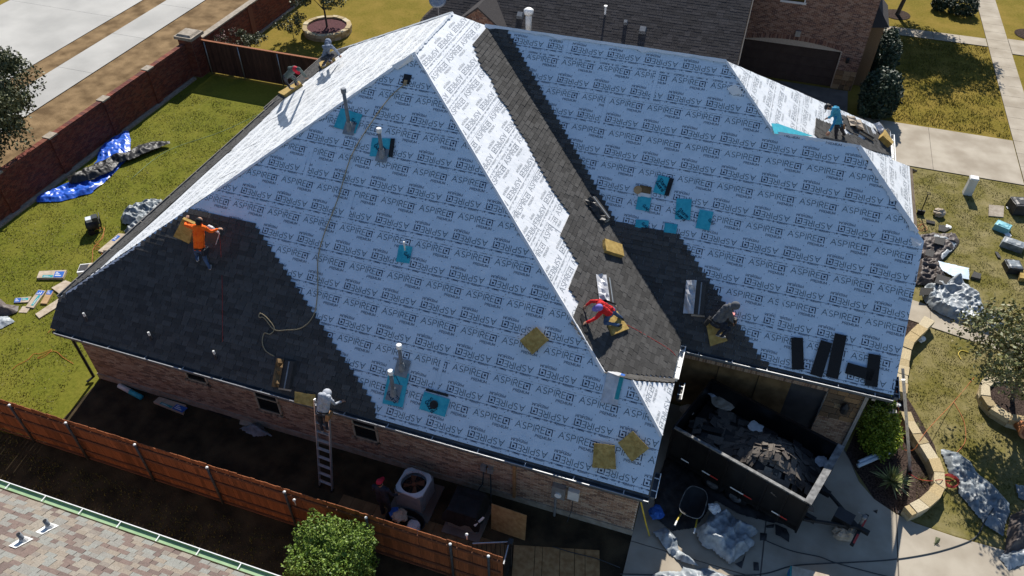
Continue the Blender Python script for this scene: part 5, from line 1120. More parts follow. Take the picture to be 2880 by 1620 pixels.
for r in (.1,.21): mb.tube([c+Vector((r*math.cos(2*math.pi*k/20),r*math.sin(2*math.pi*k/20),.02)) for k in range(21)],.003,4)
for k in range(12): t=2*math.pi*k/12; mb.tube([c+Vector((.06*math.cos(t),.06*math.sin(t),.02)),c+Vector((.385*math.cos(t),.385*math.sin(t),.02))],.003,4)
build(mb,'fan_grille',M['rail'],ac)
mb=MB()
for k in range(4):
    t=k*math.pi/2+.4; u_=Vector((math.cos(t),math.sin(t),0)); s_=Vector((-u_.y,u_.x,0)); mb.face([c+u_*.05-Vector((0,0,.1)),c+u_*.3-s_*.08-Vector((0,0,.13)),c+u_*.31+s_*.1-Vector((0,0,.07)),c+u_*.06+s_*.05-Vector((0,0,.08))])
mb.lathe(c-Vector((0,0,.15)),[(.07,0),(.07,.08),(.04,.1)],10); build(mb,'fan_blade',M['rail'],ac); mb=MB(); mb.lathe(c-Vector((0,0,.25)),[(.385,0),(.385,.004)],18); build(mb,'fan_well',M['black'],ac)
gr=thing('covered_unit','second condenser under a sagging black cover on its concrete pad','air conditioner',(-5.0,11.1,0))
mb=MB(); mb.box((-5.0,11.05,.05),(1.15,1.25,.1)); build(mb,'pad',M['darkconc'],gr)
mb=MB(); mb.box((-5.02,11.1,.48),(.88,.88,.76)); build(mb,'casing',M['acbody'],gr)
mb=MB(); rows=[]
for j in range(9):
    rw=[]
    for i in range(9):
        a,b=i/8-.5,j/8-.5; mxx=max(abs(a),abs(b)); z=.93-.02*noise.noise((a*4,b*4,1)) if mxx<.38 else .93-(mxx-.38)*(3.4+2.2*noise.noise((a*5,b*5,4)))
        rw.append(Vector((-5.02+a*1.15,11.1+b*1.12,max(z,.3)+.04*noise.noise((a*7,b*7,7)))))
    rows.append(rw)
for j in range(8):
    for i in range(8): mb.face([rows[j][i],rows[j][i+1],rows[j+1][i+1],rows[j+1][i]])
build(mb,'cover',M['black'],gr,True)
mb=MB(); mb.fbox((-4.62,10.60,.62),(.2,.22,.2),(.05,0,0),(0,.0,.06)); build(mb,'loose_paper',M['white'],gr)
def board(corn,th,m,label,name='plywood_sheet',cat='plywood sheet',joints=0,jdir=0,grp='plywood sheets in the side yard'):
    C_=[Vector(c) for c in corn]; a=C_[1]-C_[0]; b=C_[3]-C_[0]; nn=a.cross(b).normalized(); mb=MB(); mb.fbox(C_[0],a,b,nn*th)
    o=tag(build(mb,name,m),label,cat,grp)
    return o
board([(-4.25,11.02,.02),(-3.2,10.98,.02),(-3.2,11.08,1.2),(-4.25,11.12,1.2)],.02,M['osb'],'plywood sheet propped upright on edge beside the covered unit')
def planks(poly0,dx,dy,nx,m,label,z):
    """boards laid side by side"""
    t=thing('plywood_floor',label,'plywood sheet',(poly0[0],poly0[1],0),'plywood sheets in the side yard')
    for i in range(nx): mb=MB(); mb.fbox((poly0[0]+i*dx/nx,poly0[1],z),(dx/nx-.012,0,0),(0,dy,0),(0,0,.02)); build(mb,'board',m,t)
planks((-8.85,9.5),5.3,1.15,14,M['plydark'],'row of brown boards laid along the inside of the fence',.03)
t=thing('plywood_floor','plywood sheets laid flat on the ground beside the iron gate','plywood sheet',(-2.2,10.2,0),'plywood sheets in the side yard'); pd=Vector((.957,.25,0)); pn=Vector((.25,-.957,0))
for i,wd in enumerate((.62,.22,.5,.42,.3,.42)):
    o_=Vector((-3.45,10.72,.02))+pd*sum((.62,.22,.5,.42,.3,.42)[:i]); mb=MB(); mb.fbox(o_,pd*(wd-.015),pn*2.2,(0,0,.02)); build(mb,'board',M['osb'],t)
wbt=thing('tub','oval black plastic tub full of rubbish beside the fence','tub',(-6.65,10.32,0))
mb=MB(); c=Vector((-6.65,10.32,0)); prof=[]
for k in range(24):
    t0,t1=2*math.pi*k/24,2*math.pi*(k+1)/24; f=lambda t,r,z: c+Vector((.62*r*math.cos(t),.36*r*math.sin(t),z))
    mb.face([f(t0,.8,.03),f(t1,.8,.03),f(t1,1,.3),f(t0,1,.3)]); mb.face([f(t0,1,.3),f(t1,1,.3),f(t1,.95,.3),f(t0,.95,.3)]); mb.face([f(t0,.95,.3),f(t1,.95,.3),f(t1,.78,.06),f(t0,.78,.06)]); mb.face([f(t0,.78,.06),f(t1,.78,.06),c+Vector((0,0,.06))])
build(mb,'basin',M['black'],wbt)
def crumple(c,r,m,name,label,cat,seed,parent=None,group=None,flat=.6):
    c=Vector(c); mb=MB(); mb.ell((0,0,0),1,1,1,n=14,h=9)
    v=[]
    for p in mb.v:
        q=Vector(p); k=1+.45*noise.noise(q*1.9+Vector((seed,0,0)))+.22*noise.noise(q*4.7+Vector((0,seed,0))); v.append(tuple(c+Vector((q.x*r*k,q.y*r*k,max(q.z*flat*r*k,-flat*r*.6)))))
    mb.v=v; o=build(mb,name,m,parent)
    return tag(o,label,cat,group) if parent is None else o
crumple(c+Vector((-.2,.05,.33)),.22,M['card'],'paper_bag','crumpled pale wrapper heaped in the black tub','wrapper',1)
crumple(c+Vector((.3,-.1,.22)),.2,M['plastic'],'plastic_wrap','grey plastic film in the right end of the black tub','wrapper',2)
crumple(c+Vector((-.4,.12,.3)),.17,M['labelblue'],'blue_wrap','blue wrapper at the left end of the black tub','wrapper',3)
# litter along the wall
def flatbox(pix,th,m,label,name,cat,group=None,fr=GZ,h=.0,labels=()):
    P=[Vector(p) for p in pix]; t=thing(name,label,cat,P[0],group); nn=fr.n; mb=MB(); B=[p+nn*h for p in P]; T_=[p+nn*(h+th) for p in P]
    o=(P[1]-P[0]).cross(P[2]-P[0]).dot(nn)>0; n=len(P)
    mb.face(T_ if o else T_[::-1]); mb.face(B[::-1] if o else B)
    for i in range(n): j=(i+1)%n; q=[B[i],B[j],T_[j],T_[i]]; mb.face(q if o else q[::-1])
    build(mb,'wrapper',m,t)
    for (a0,b0,a1,b1,lm,nm) in labels:
        mb=MB(); f=lambda a,b: P[0]+(P[1]-P[0])*a+(P[3]-P[0])*b+nn*(h+th+.004); q=[f(a0,b0),f(a1,b0),f(a1,b1),f(a0,b1)]; mb.face(q if o else q[::-1])
        ob=build(mb,nm,lm,t)
        mb=MB()
        for k in range(3 if lm is M['labelblue'] else 2):
            bb=b0+(b1-b0)*(.25+.25*k); g_=lambda a,b: P[0]+(P[1]-P[0])*a+(P[3]-P[0])*b+nn*(h+th+.008); w_=.75-.2*k
            mb.face([g_(a0+(a1-a0)*.12,bb),g_(a0+(a1-a0)*w_,bb),g_(a0+(a1-a0)*w_,bb+(b1-b0)*.12),g_(a0+(a1-a0)*.12,bb+(b1-b0)*.12)])
        build(mb,'label_print',M['inkwhite'],ob)
    return t
BL=((.62,.05,.98,.95,M['labelblue'],'blue_label'),(.2,.05,.6,.4,M['labelteal'],'teal_label'))
WG='shingle wrappers and bundles lying on the grass'
def zz(p,z): return (p[0],p[1],z)
flatbox([(-24.795, 15.510, 0.000),(-23.819, 15.839, 0.000),(-24.023, 16.268, 0.000),(-24.987, 15.867, 0.000)],.11,M['card'],'full shingle bundle lying alone on the left lawn','shingle_bundle','shingle bundle',WG,labels=BL)
flatbox([(-24.043, 14.106, -0.000),(-23.710, 14.150, 0.000),(-23.965, 15.064, 0.000),(-24.277, 15.030, 0.000)][1:]+[(-24.043, 14.106, -0.000)],.06,M['card'],'wrapper with blue and teal print standing up in the heap by the roof corner','shingle_wrapper','wrapper',WG,labels=((.1,.2,.7,.5,M['labelteal'],'teal_label'),(.72,.1,.97,.9,M['labelblue'],'blue_label')))
flatbox([(-24.636, 14.136, 0.000),(-24.153, 14.344, -0.000),(-24.269, 14.631, 0.000),(-24.779, 14.365, 0.000)],.05,M['card'],'flattened wrapper with a blue end at the left of the heap','shingle_wrapper','wrapper',WG,labels=((.0,.05,.45,.95,M['labelblue'],'blue_label'),(.5,.4,.95,.9,M['labelteal'],'teal_label')))
flatbox([(-23.415, 13.912, 0.000),(-23.103, 13.773, 0.000),(-22.881, 14.589, 0.000),(-23.194, 14.899, 0.000)],.05,M['card'],'long plain wrapper nearest the roof corner','shingle_wrapper','wrapper',WG)
flatbox([(-23.877, 15.261, 0.000),(-23.159, 15.028, 0.000),(-23.252, 15.737, 0.000),(-23.678, 15.788, 0.000)],.07,M['card'],'broad flattened wrapper at the top of the heap under the eave','shingle_wrapper','wrapper',WG)
flatbox([(-23.645, 14.424, 0.000),(-23.400, 14.483, 0.000),(-23.656, 15.121, 0.000),(-23.925, 15.125, -0.000)],.07,M['cardin'],'brown wrapper with a blue patch in the middle of the heap','shingle_wrapper','wrapper',WG,labels=((.1,.65,.9,.95,M['labelblue'],'blue_label'),))
flatbox([(-24.102, 13.793, 0.000),(-23.789, 13.875, -0.000),(-23.892, 14.226, -0.000),(-24.204, 14.098, 0.000)],.03,M['card'],'small plain piece of wrapper at the front of the heap','shingle_wrapper','wrapper',WG)
flatbox([(-23.699, 17.672, 0.000),(-23.288, 17.651, 0.000),(-23.278, 18.962, 0.000),(-23.661, 18.889, 0.000)],.07,M['card'],'long crumpled wrapper by the eave above the open carton','shingle_wrapper','wrapper',WG,labels=((.1,.6,.5,.9,M['labelblue'],'blue_label'),))
flatbox([(-23.449, 17.703, 0.000),(-23.110, 17.818, 0.000),(-23.206, 18.080, 0.000),(-23.567, 18.039, -0.000)],.14,M['card'],'folded wrapper lump against the eave','shingle_wrapper','wrapper',WG)
cart=thing('carton','open carton with a dark inside lying under the left eave','carton',(-23.294, 16.363, 0.000))
mb=MB(); mb.fbox((-23.307, 16.110, 0.000),(.5,.28,0),(-.22,.45,0),(0,0,.3)); build(mb,'side',M['white'],cart); mb=MB(); mb.fbox(Vector((-23.329, 16.202, 0.000))+Vector((0,0,.305)),(.36,.2,0),(-.15,.32,0),(0,0,.01)); build(mb,'opening',M['doorgrey'],cart); mb=MB(); mb.fbox(Vector((-23.139, 16.316, 0.000))+Vector((.1,.05,.31)),(.4,.22,.12),(-.14,.3,0),(0,0,.01)); build(mb,'flap',M['card'],cart)
flatbox([(-16.509, 11.768, 0.000),(-15.280, 11.671, 0.000),(-15.393, 12.001, 0.000),(-16.460, 12.017, 0.000)],.11,M['card'],'full shingle bundle in the shade along the front wall','shingle_bundle','shingle bundle',WG,labels=BL)
mb=MB(); a,b=Vector((-18.080, 12.007, 0.080)),Vector((-17.547, 11.909, 0.080)); mb.tube([a,b],.085,12); mb.cur=1; mb.tube([b,b+(b-a)*1.0],.088,12); tag(build(mb,'membrane_roll',[M['offwhite'],M['membrane']],None,True),'white and turquoise roll of membrane by the left end of the front wall','roll')
flatbox([(-13.484, 12.362, 0.000),(-12.868, 12.224, 0.000),(-12.754, 11.923, 0.000),(-13.315, 11.937, 0.000)],.05,M['card'],'torn wrapper on the dark ground below the second window','shingle_wrapper','wrapper',WG)
tarp([(-13.21,11.73),(-12.76,12.19),(-11.95,11.82),(-12.55,11.62)],M['tarpdark'],'plastic_film','grey film on the dark soil below the second window','sheet',.3,2.4,41)
flatbox([(-14.685, 12.098, 0.000),(-13.709, 12.010, 0.000),(-13.821, 12.319, 0.000),(-14.698, 12.341, 0.000)],.04,M['black'],'black board lying by the front wall under the leftmost windows','black_board','board')
# ================================================================== BRICK PERIMETER WALL
pw=thing('perimeter_wall','long red brick garden wall with piers along the back yard','wall',(-29,22,0))
WB=Fr((-28.92,0,0),(0,1,0),(0,0,1))
bricks(WB,[(10,.15),(31.6,.15),(31.6,1.9),(10,1.9)],pw,M['redbrick'],bw=.21,bh=.075,seed=21)
mb=MB(); mb.fbox((-29.12,10,0),(.19,0,0),(0,21.6,0),(0,0,1.9)); build(mb,'wall',M['redmortar'],pw)
mb=MB(); mb.fbox((-28.93,10,0),(.22,0,0),(0,21.5,0),(0,0,.1)); build(mb,'footing',M['cap'],pw)
n_=0
y=10.0
while y<31.5:
    L=.21; mb=MB(); mb.fbox((-29.16,y,1.9),(.27,0,0),(0,L-.012,0),(0,0,.065)); build(mb,'coping_brick',M['redbrick'],pw); y+=L
for yy in [(-29.14,28.68),(-29.27,25.41),(-29.18,21.93),(-29.19,18.77)]:
    yv=yy[1]; mb=MB(); mb.fbox((-29.2,yv-.22,0),(.34,0,0),(0,.42,0),(0,0,1.93)); pr=build(mb,'pier',M['redbrick'],pw); mb=MB(); mb.fbox((-29.24,yv-.26,1.93),(.42,0,0),(0,.5,0),(0,0,.07)); build(mb,'pier_cap',M['cap'],pr)
    bricks(Fr((-28.858,0,0),(0,1,0),(0,0,1)),[(yv-.22,.1),(yv+.2,.1),(yv+.2,1.93),(yv-.22,1.93)],pr,M['redbrick'],bw=.21,bh=.075,seed=int(yv))
cp=thing('corner_pillar','square brick corner pillar with a broad stone cap','pillar',(-28.9,32.3,0))
mb=MB(); mb.fbox((-29.4,31.75,0),(.85,0,0),(0,.85,0),(0,0,2.15)); build(mb,'shaft',M['redmortar'],cp)
bricks(Fr((0,31.74,0),(1,0,0),(0,0,1)),[(-29.4,.05),(-28.55,.05),(-28.55,2.15),(-29.4,2.15)],cp,M['redbrick'],bw=.21,bh=.075); bricks(Fr((-28.54,0,0),(0,1,0),(0,0,1)),[(31.75,.05),(32.6,.05),(32.6,2.15),(31.75,2.15)],cp,M['redbrick'],bw=.21,bh=.075)
mb=MB(); mb.box((-28.97,32.17,2.23),(1.1,1.1,.16)); mb.box((-28.97,32.17,2.35),(.95,.95,.1),None,.8); build(mb,'cap',M['cap'],cp)
bw_=thing('dividing_fence','dark stained board fence between the two back yards','fence',(-23,32.5,0))
for i in range(84): mb=MB(); mb.fbox((-28.5+i*.14,32.45,.03),(.132,0,0),(0,.02,0),(0,0,1.84)); build(mb,'picket',M['shadeboards'],bw_)
mb=MB(); mb.fbox((-28.5,32.40,1.87),(11.8,0,0),(0,.13,0),(0,0,.04)); build(mb,'top_rail',M['cedar'],bw_)
for px_ in (-28.3,-26.2,-23.8,-21.3): mb=MB(); mb.tube([(px_,32.38,0),(px_,32.38,1.85)],.03,8); build(mb,'post',M['galv'],bw_,True)
pw2=thing('far_perimeter_wall','red brick wall running on beyond the corner pillar','wall',(-28.6,40,0))
WB2=Fr((-28.6,0,0),(0.0,1,0),(0,0,1)); mb=MB(); mb.fbox((-28.85,32.7,0),(.24,0,0),(0,40,0),(0,0,1.85)); build(mb,'wall',M['redmortar'],pw2)
bricks(WB2,[(32.7,.1),(70,.1),(70,1.85),(32.7,1.85)],pw2,M['redbrick'],bw=.21,bh=.075,seed=22); mb=MB(); mb.fbox((-28.92,32.7,1.85),(.38,0,0),(0,40,0),(0,0,.07)); build(mb,'coping',M['cap'],pw2)
mb=MB(); mb.fbox((-28.6,32.7,0),(.15,0,0),(0,40,0),(0,0,.1)); build(mb,'footing',M['cap'],pw2)
for yv in (37.0,41.5,46): mb=MB(); mb.fbox((-28.9,yv,0),(.36,0,0),(0,.42,0),(0,0,1.9)); build(mb,'pier',M['redbrick'],pw2)
# ================================================================== TREES AND PLANTS
def leaves(n,fpos,size,m,name,parent,seed,up=.3,stuff=False,aspect=.55):
    rnd=random.Random(seed); mb=MB(); 
    for _ in range(n):
        p=fpos(rnd)
        if p is None: continue
        a=Vector((rnd.gauss(0,1),rnd.gauss(0,1),rnd.gauss(0,1)+up)).normalized(); b=a.orthogonal().normalized(); b=Matrix.Rotation(rnd.uniform(0,6.28),3,a)@b; c=a.cross(b); s=size*rnd.uniform(.6,1.3)
        mb.face([p-b*s,p+c*s*aspect,p+b*s,p-c*s*aspect])
    return build(mb,name,m,parent)
def tree(loc,h,cr,cz,label,m,seed,n=7000,leaf=.075,trunk=.11,lean=(0,0),sub=34,dens=.42,cat='tree',name='tree',fl=.8,group=None):
    x,y=loc[:2]; t=thing(name,label,cat,(x,y,0),group); rnd=random.Random(seed); mb=MB()
    top=Vector((x+lean[0],y+lean[1],h*.62)); mid=Vector((x+lean[0]*.4,y+lean[1]*.4,h*.3)); mb.tube([(x,y,-.05),(x,y,.06),mid,top],[trunk*1.5,trunk*1.15,trunk*.9,trunk*.5],9); cen=Vector((x+lean[0],y+lean[1],cz)); blobs=[]
    for i in range(sub):
        d=Vector((rnd.gauss(0,1),rnd.gauss(0,1),rnd.gauss(0,.8))).normalized(); r=cr*(rnd.random()**.45); q=cen+Vector((d.x*r,d.y*r,d.z*r*fl)); blobs.append((q,cr*rnd.uniform(.16,.34)))
        if i<18: s=mid.lerp(top,rnd.random()); mb.tube([s,s.lerp(q,.5)+Vector((0,0,.15)),q],[trunk*.4,trunk*.22,trunk*.08],5)
    build(mb,'trunk',M['bark'],t,True)
    def f(r):
        q,b=blobs[r.randrange(len(blobs))]; d=Vector((r.gauss(0,1),r.gauss(0,1),r.gauss(0,1))).normalized()
        return q+d*b*(r.random()**dens)*Vector((1,1,.85)).length*.6
    leaves(n,f,leaf,m,'crown',t,seed+1); return t
tree((-31.590, 20.669, 0.000),6.2,2.7,3.7,'dark evergreen oak at the left edge beyond the brick wall',M['oak'],3,n=30000,leaf=.08,lean=(.2,.2),sub=85)
tree((10.75,20.85),4.2,1.9,2.9,'loose leafed tree in the round stone planter at the right edge',M['elm'],5,n=6500,leaf=.07,lean=(-.75,-.35),sub=70,trunk=.07)
tree((-24.8,39.2),4.2,1.8,2.7,'young tree in the round stone ring on the far lawn',M['oak'],7,n=7000,leaf=.08,sub=34,trunk=.06)
tree((8.1,53.0),6.8,3.3,5.0,'street tree whose shadow falls across the neighbour lawn',M['oak'],9,n=26000,leaf=.10,sub=80,trunk=.12,lean=(.6,0))
tree((15.6,52.5),6.5,2.1,4.7,'tree beyond the sidewalk at the upper right corner',M['oak'],11,n=9000,leaf=.1,sub=40,trunk=.1,lean=(.6,.3))
tree((-27.0,34.5),2.6,1.0,1.3,'thin shrub of mixed leaves in the corner behind the dividing fence',M['oak'],13,n=1600,leaf=.06,sub=20,trunk=.03,cat='shrub',name='shrub',group=None)
tree((-27.6,33.6),2.8,.8,1.6,'reddish leaved shrub beside the corner pillar',M['redleaf'],15,n=900,leaf=.05,sub=16,trunk=.02,cat='shrub',name='shrub')
tree((-26.2,37.6),1.8,.9,.9,'low green shrub on the far lawn by the brick wall',M['oak'],14,n=1300,leaf=.06,sub=20,trunk=.02,cat='shrub',name='shrub')
def bushy(c,rx,ry,rz,label,m,seed,n,leaf,cat='bush',name='bush',box=.5,spike=0.0,group=None):
    """shrub with leaves packed on an uneven rounded-box surface over a twiggy core"""
    c=Vector(c); t=thing(name,label,cat,(c.x,c.y,0),group); mb=MB(); rnd=random.Random(seed)
    for i in range(9): a=rnd.uniform(0,6.28); mb.tube([(c.x,c.y,0),(c.x+rx*.3*math.cos(a),c.y+ry*.3*math.sin(a),c.z*.6),(c.x+rx*.6*math.cos(a),c.y+ry*.6*math.sin(a),c.z+rz*.3)],[.035,.025,.012],5)
    build(mb,'stems',M['bark'],t)
    def f(r):
        d=Vector((r.gauss(0,1),r.gauss(0,1),r.gauss(0,1)));d.normalize(); mx=max(abs(d.x),abs(d.y),abs(d.z)); k=(1-box)+box/mx
        k*=.9+.22*noise.noise(d*2.3+Vector((seed,0,0)))+.14*noise.noise(d*5.5+Vector((0,seed,0))); k*=1-.35*(r.random()**2.2)+spike*(r.random()**6)
        p=c+Vector((d.x*rx*k,d.y*ry*k,d.z*rz*k)); return p if p.z>.03 else None
    leaves(n,f,leaf,m,'foliage',t,seed,up=.8); return t
bushy((-7.62,8.05,1.2),1.02,.9,1.25,'big boxy green bush against the outside of the fence',M['bush'],3,26000,.04,box=.85)
bushy((6.38,17.75,.62),.62,.85,.68,'rounded lime green shrub at the garage corner',M['limebush'],5,9000,.045,box=.15,spike=.25)
bushy((6.6,19.4,.35),.42,.42,.4,'small dark shrub tucked under the gable eave',M['bush'],6,1600,.05,box=.1)
bushy((6.55,39.6,1.1),1.0,1.25,1.25,'large dark hedge bush at the neighbour garage corner',M['hedge'],7,7500,.085,box=.35)
bushy((6.9,44.4,1.1),.75,1.6,1.3,'second dark hedge bush along the neighbour side wall',M['hedge'],8,5200,.085,box=.35)
bushy((6.75,24.9,.3),.5,.5,.35,'low leafy plant with a white stone beside the front walk',M['bush'],9,1400,.05,box=.1)
bushy((11.9,54.5,.5),1.0,.7,.6,'low shrub at the top of the picture by the sidewalk',M['hedge'],10,2400,.08,box=.2)
bushy((10.6,54.7,.4),.5,.5,.45,'smaller shrub left of the low one at the top',M['hedge'],11,1200,.08,box=.2)
# yucca: every blade its own part
yu=thing('yucca','spiky yucca in the mulch bed in front of the garage','yucca',(6.82,16.28,0)); rnd=random.Random(4)
for i in range(95):
    a=rnd.uniform(0,6.283); el=rnd.uniform(.12,1.4); L=rnd.uniform(.5,.75); d=Vector((math.cos(a)*math.cos(el),math.sin(a)*math.cos(el),math.sin(el))); s=Vector((-math.sin(a),math.cos(a),0))*.026; b=Vector((6.82,16.28,.18)); mb=MB()
    m_=b+d*L*.5; e=b+d*L+Vector((0,0,-.06)); mb.face([b-s*.7,b+s*.7,m_+s,m_-s]); mb.face([m_-s,m_+s,e]); build(mb,'leaf_blade',M['yucca'],yu)
def tuft(c,label,n=24,r=.3,m='yucca'):
    c=Vector(c); rnd=random.Random(int(c.x*100)); mb=MB()
    for i in range(n): a=rnd.uniform(0,6.28); d=Vector((math.cos(a),math.sin(a),rnd.uniform(.3,1.5))).normalized()*r*rnd.uniform(.6,1.1); s=Vector((-d.y,d.x,0)).normalized()*.014; mb.face([c-s,c+s,c+d])
    return tag(build(mb,'grass_tuft',M[m]),label,'grass tuft')
tuft((7.630, 18.858, 0.000),'little grass tuft in the mulch beside the leaning ladder',30); tuft((7.771, 16.787, 0.000),'sparse green tuft in the mulch nearest the curved edging',22,.25,'grassblade')
# ================================================================== STONE EDGING
def edging(pts,wd,h,name,label,loc,m='limestone',seed=1,close=False,L=.45):
    t=thing(name,label,'stone edging',loc); P=[Vector((*p[:2],0)) for p in pts]; rnd=random.Random(seed); d=[0]
    if close: P.append(P[0])
    for a,b in zip(P,P[1:]): d.append(d[-1]+(b-a).length)
    def at(s):
        for i in range(len(P)-1):
            if s<=d[i+1] or i==len(P)-2: return P[i].lerp(P[i+1],(s-d[i])/(d[i+1]-d[i])),(P[i+1]-P[i]).normalized()
    s=0
    while s<d[-1]-.1:
        e=min(s+L*rnd.uniform(.7,1.35),d[-1]); a,da=at(s+.008); b,db=at(e-.008); na=Vector((-da.y,da.x,0))*wd/2*rnd.uniform(.9,1.1); nb=Vector((-db.y,db.x,0))*wd/2*rnd.uniform(.9,1.1); hh=h+rnd.uniform(-.02,.02); mb=MB(); mb.prism(ccw([tuple((p)[:2]) for p in (a-na,b-nb,b+nb,a+na)]),h*.5,hh); build(mb,'stone',M[m],t)
        s=e
    s=0
    while s<d[-1]-.1:
        e=min(s+L*rnd.uniform(.7,1.2),d[-1]); a,da=at(s+.006); b,db=at(e-.006); na=Vector((-da.y,da.x,0))*wd*.42; nb=Vector((-db.y,db.x,0))*wd*.42; mb=MB(); mb.prism(ccw([tuple((p)[:2]) for p in (a-na,b-nb,b+nb,a+na)]),0,h*.5-.012); build(mb,'stone',M[m],t); s=e
edging([(8.28,23.97),(7.95,23.32),(7.54,22.66),(7.36,21.99),(7.25,20.97),(7.16,19.92)],.36,.42,'retaining_edge','tan limestone edging from the front walk down past the gable','' or (7,22,0),seed=2)
edging([(7.26,19.07),(7.38,18.66),(7.60,18.19),(7.84,17.79),(8.03,17.38),(8.15,16.89),(8.15,16.48),(7.94,16.02),(7.59,15.55),(7.19,15.21)],.33,.42,'retaining_edge','curved tan limestone edging round the mulch bed',(8.2,17,0),seed=3)
ring=lambda c,r,n=18,ry=1.0: [(c[0]+r*math.cos(2*math.pi*k/n),c[1]+r*ry*math.sin(2*math.pi*k/n)) for k in range(n)]
edging(ring((10.75,20.85),.95),.3,.4,'planter_ring','round limestone planter ring under the right hand tree',(10.75,20.85,0),seed=4,close=True); sheet(ring((10.75,20.85),.85),.3,'planter_mulch',M['mulch'])
edging(ring((-24.8,39.2),1.35),.28,.4,'planter_ring','round stone planter ring on the far lawn',(-24.8,39.2,0),seed=5,close=True); sheet(ring((-24.8,39.2),1.25),.3,'far_planter_mulch',M['purplemulch'])
for c_ in ((8.1,53.0),(15.6,52.5)): sheet(ring(c_,.8),.03,'tree_mulch',M['mulch'])
pot=thing('pot_stand_in','terracotta pot lying beside the round planter at the right edge','pot',(10.946, 19.804, 0.000))  # pot shape added in place of an unclear orange form
mb=MB(); Rp=Matrix.Rotation(R(70),3,Vector((1,.4,0))); mb.lathe(Vector((10.857, 19.704, 0.300)),[(.16,-.25),(.24,.2),(.28,.2),(.28,.28),(.22,.28),(.15,-.1)],14,Rp); build(mb,'body',M['terra'],pot,True)
# ================================================================== DUMP TRAILER
dt=thing('dump_trailer','black dump trailer filled with torn off shingles in front of the garage','trailer',(2.6,15.2,0))
A0=Vector((4.1,13.42,0)); B0=Vector((4.93,15.7,0)); dx=Vector((-.945,.33,0)).normalized(); wv=(B0-A0); LT=4.15; z0,z1=.5,1.9; Zv=Vector((0,0,1)); wn=wv.normalized()
def side(a,d,name,t_in,m=M['blackgloss']):
    mb=MB(); mb.fbox(a+Zv*z0,d,t_in*.05,Zv*(z1-z0)); o=build(mb,name,m,dt)
    mb=MB(); mb.fbox(a+Zv*(z1),d,t_in*.09,Zv*.05); build(mb,'top_rail',M['steel'] if name!='far_side' else M['blackgloss'],o)
    mb=MB(); L=d.length; n=max(2,int(L/.55))
    for i in range(n+1): p=a+d*(i/n); mb.fbox(p-d.normalized()*.03-t_in*.05+Zv*z0,d.normalized()*.06,t_in*.05,Zv*(z1-z0))
    build(mb,'stake_rib',m,o); return o
near=side(A0,dx*LT,'near_side',wn); side(B0,dx*LT,'far_side',-wn); 
mb=MB(); mb.fbox(A0+Zv*z0,wv,dx*.05,Zv*(z1-z0)); fr_=build(mb,'front_wall',M['blackgloss'],dt)
mb=MB(); mb.fbox(A0+Zv*1.9-dx*.06,wv,dx*.2,Zv*.06); build(mb,'top_rail',M['steel'],fr_)
mb=MB(); mb.fbox(A0+dx*LT+Zv*z0,wv,dx*.05,Zv*(z1-z0)); build(mb,'tailgate',M['blackgloss'],dt)
mb=MB(); mb.fbox(A0+Zv*.6,wv,dx*LT,Zv*.12); build(mb,'floor',M['black'],dt)
mb=MB(); mb.fbox(A0+wn*.6+Zv*.4+dx*-.3,dx*(LT+.2),wn*.12,Zv*.2); mb.fbox(A0+wn*1.7+Zv*.4+dx*-.3,dx*(LT+.2),wn*.12,Zv*.2); build(mb,'chassis',M['black'],dt)
for k,(f,mm) in enumerate(((.08,'hosered'),(.13,'inkwhite'),(.34,'hosered'),(.40,'inkwhite'),(.44,'inkwhite'),(.60,'hosered'),(.66,'inkwhite'),(.83,'inkwhite'))):
    mb=MB(); mb.fbox(A0+dx*LT*f-wn*.056+Zv*.82,dx*.26,wn*.005,Zv*.05); build(mb,'reflector_tape',M[mm],dt)
for f in (.45,.63):
    for sgn,base in ((-1,A0),(1,B0)):
        c=base+dx*LT*f+wn*(.16 if sgn<0 else -.16)*1+Zv*.36; rot=Matrix((dx,Zv,wn)).transposed(); mb=MB(); mb.lathe(c,[(.2,-.12),(.34,-.12),(.37,-.06),(.37,.06),(.34,.12),(.2,.12)],18,rot); wl=build(mb,'wheel',M['black'],dt,True); mb=MB(); mb.lathe(c,[(.19,-.125),(.1,-.13),(.1,.13),(.19,.125)],12,rot); build(mb,'rim',M['steel'],wl)
mid=(A0+B0)/2; hp_=mid-dx*1.35; mb=MB()
for q in (A0+wn*.5,B0-wn*.5): mb.tube([q+Zv*.5,hp_+Zv*.5],.06,6)
mb.fbox(hp_-dx*.3-wn*.06+Zv*.44,dx*.6,wn*.12,Zv*.12); build(mb,'drawbar',M['black'],dt)
mb=MB(); mb.box(hp_+Zv*.54+dx*.45,(.5,.4,.3),Matrix((dx,wn,Zv)).transposed()); build(mb,'tool_box',M['blackgloss'],dt)
mb=MB(); mb.tube([hp_+wn*.14+Zv*.0,hp_+wn*.14+Zv*.85],.045,8); mb.lathe(hp_+wn*.14+Zv*.85,[(.08,0),(.08,.08),(.03,.1)],8); mb.tube([hp_+wn*.14+Zv*.93,hp_+wn*.14+Zv*.95+dx*.2],.018,6); build(mb,'jack',M['steel'],dt)
mb=MB(); mb.fbox(hp_-wn*.6+Zv*.38-dx*.1,wn*1.2,dx*.1,Zv*.1); build(mb,'cross_beam',M['black'],dt); mb=MB(); mb.fbox(hp_-wn*.55+Zv*.485-dx*.1,wn*.35,dx*.06,Zv*.006); mb.fbox(hp_+wn*.1+Zv*.485-dx*.1,wn*.3,dx*.06,Zv*.006); build(mb,'reflector_tape',M['hosered'],dt)
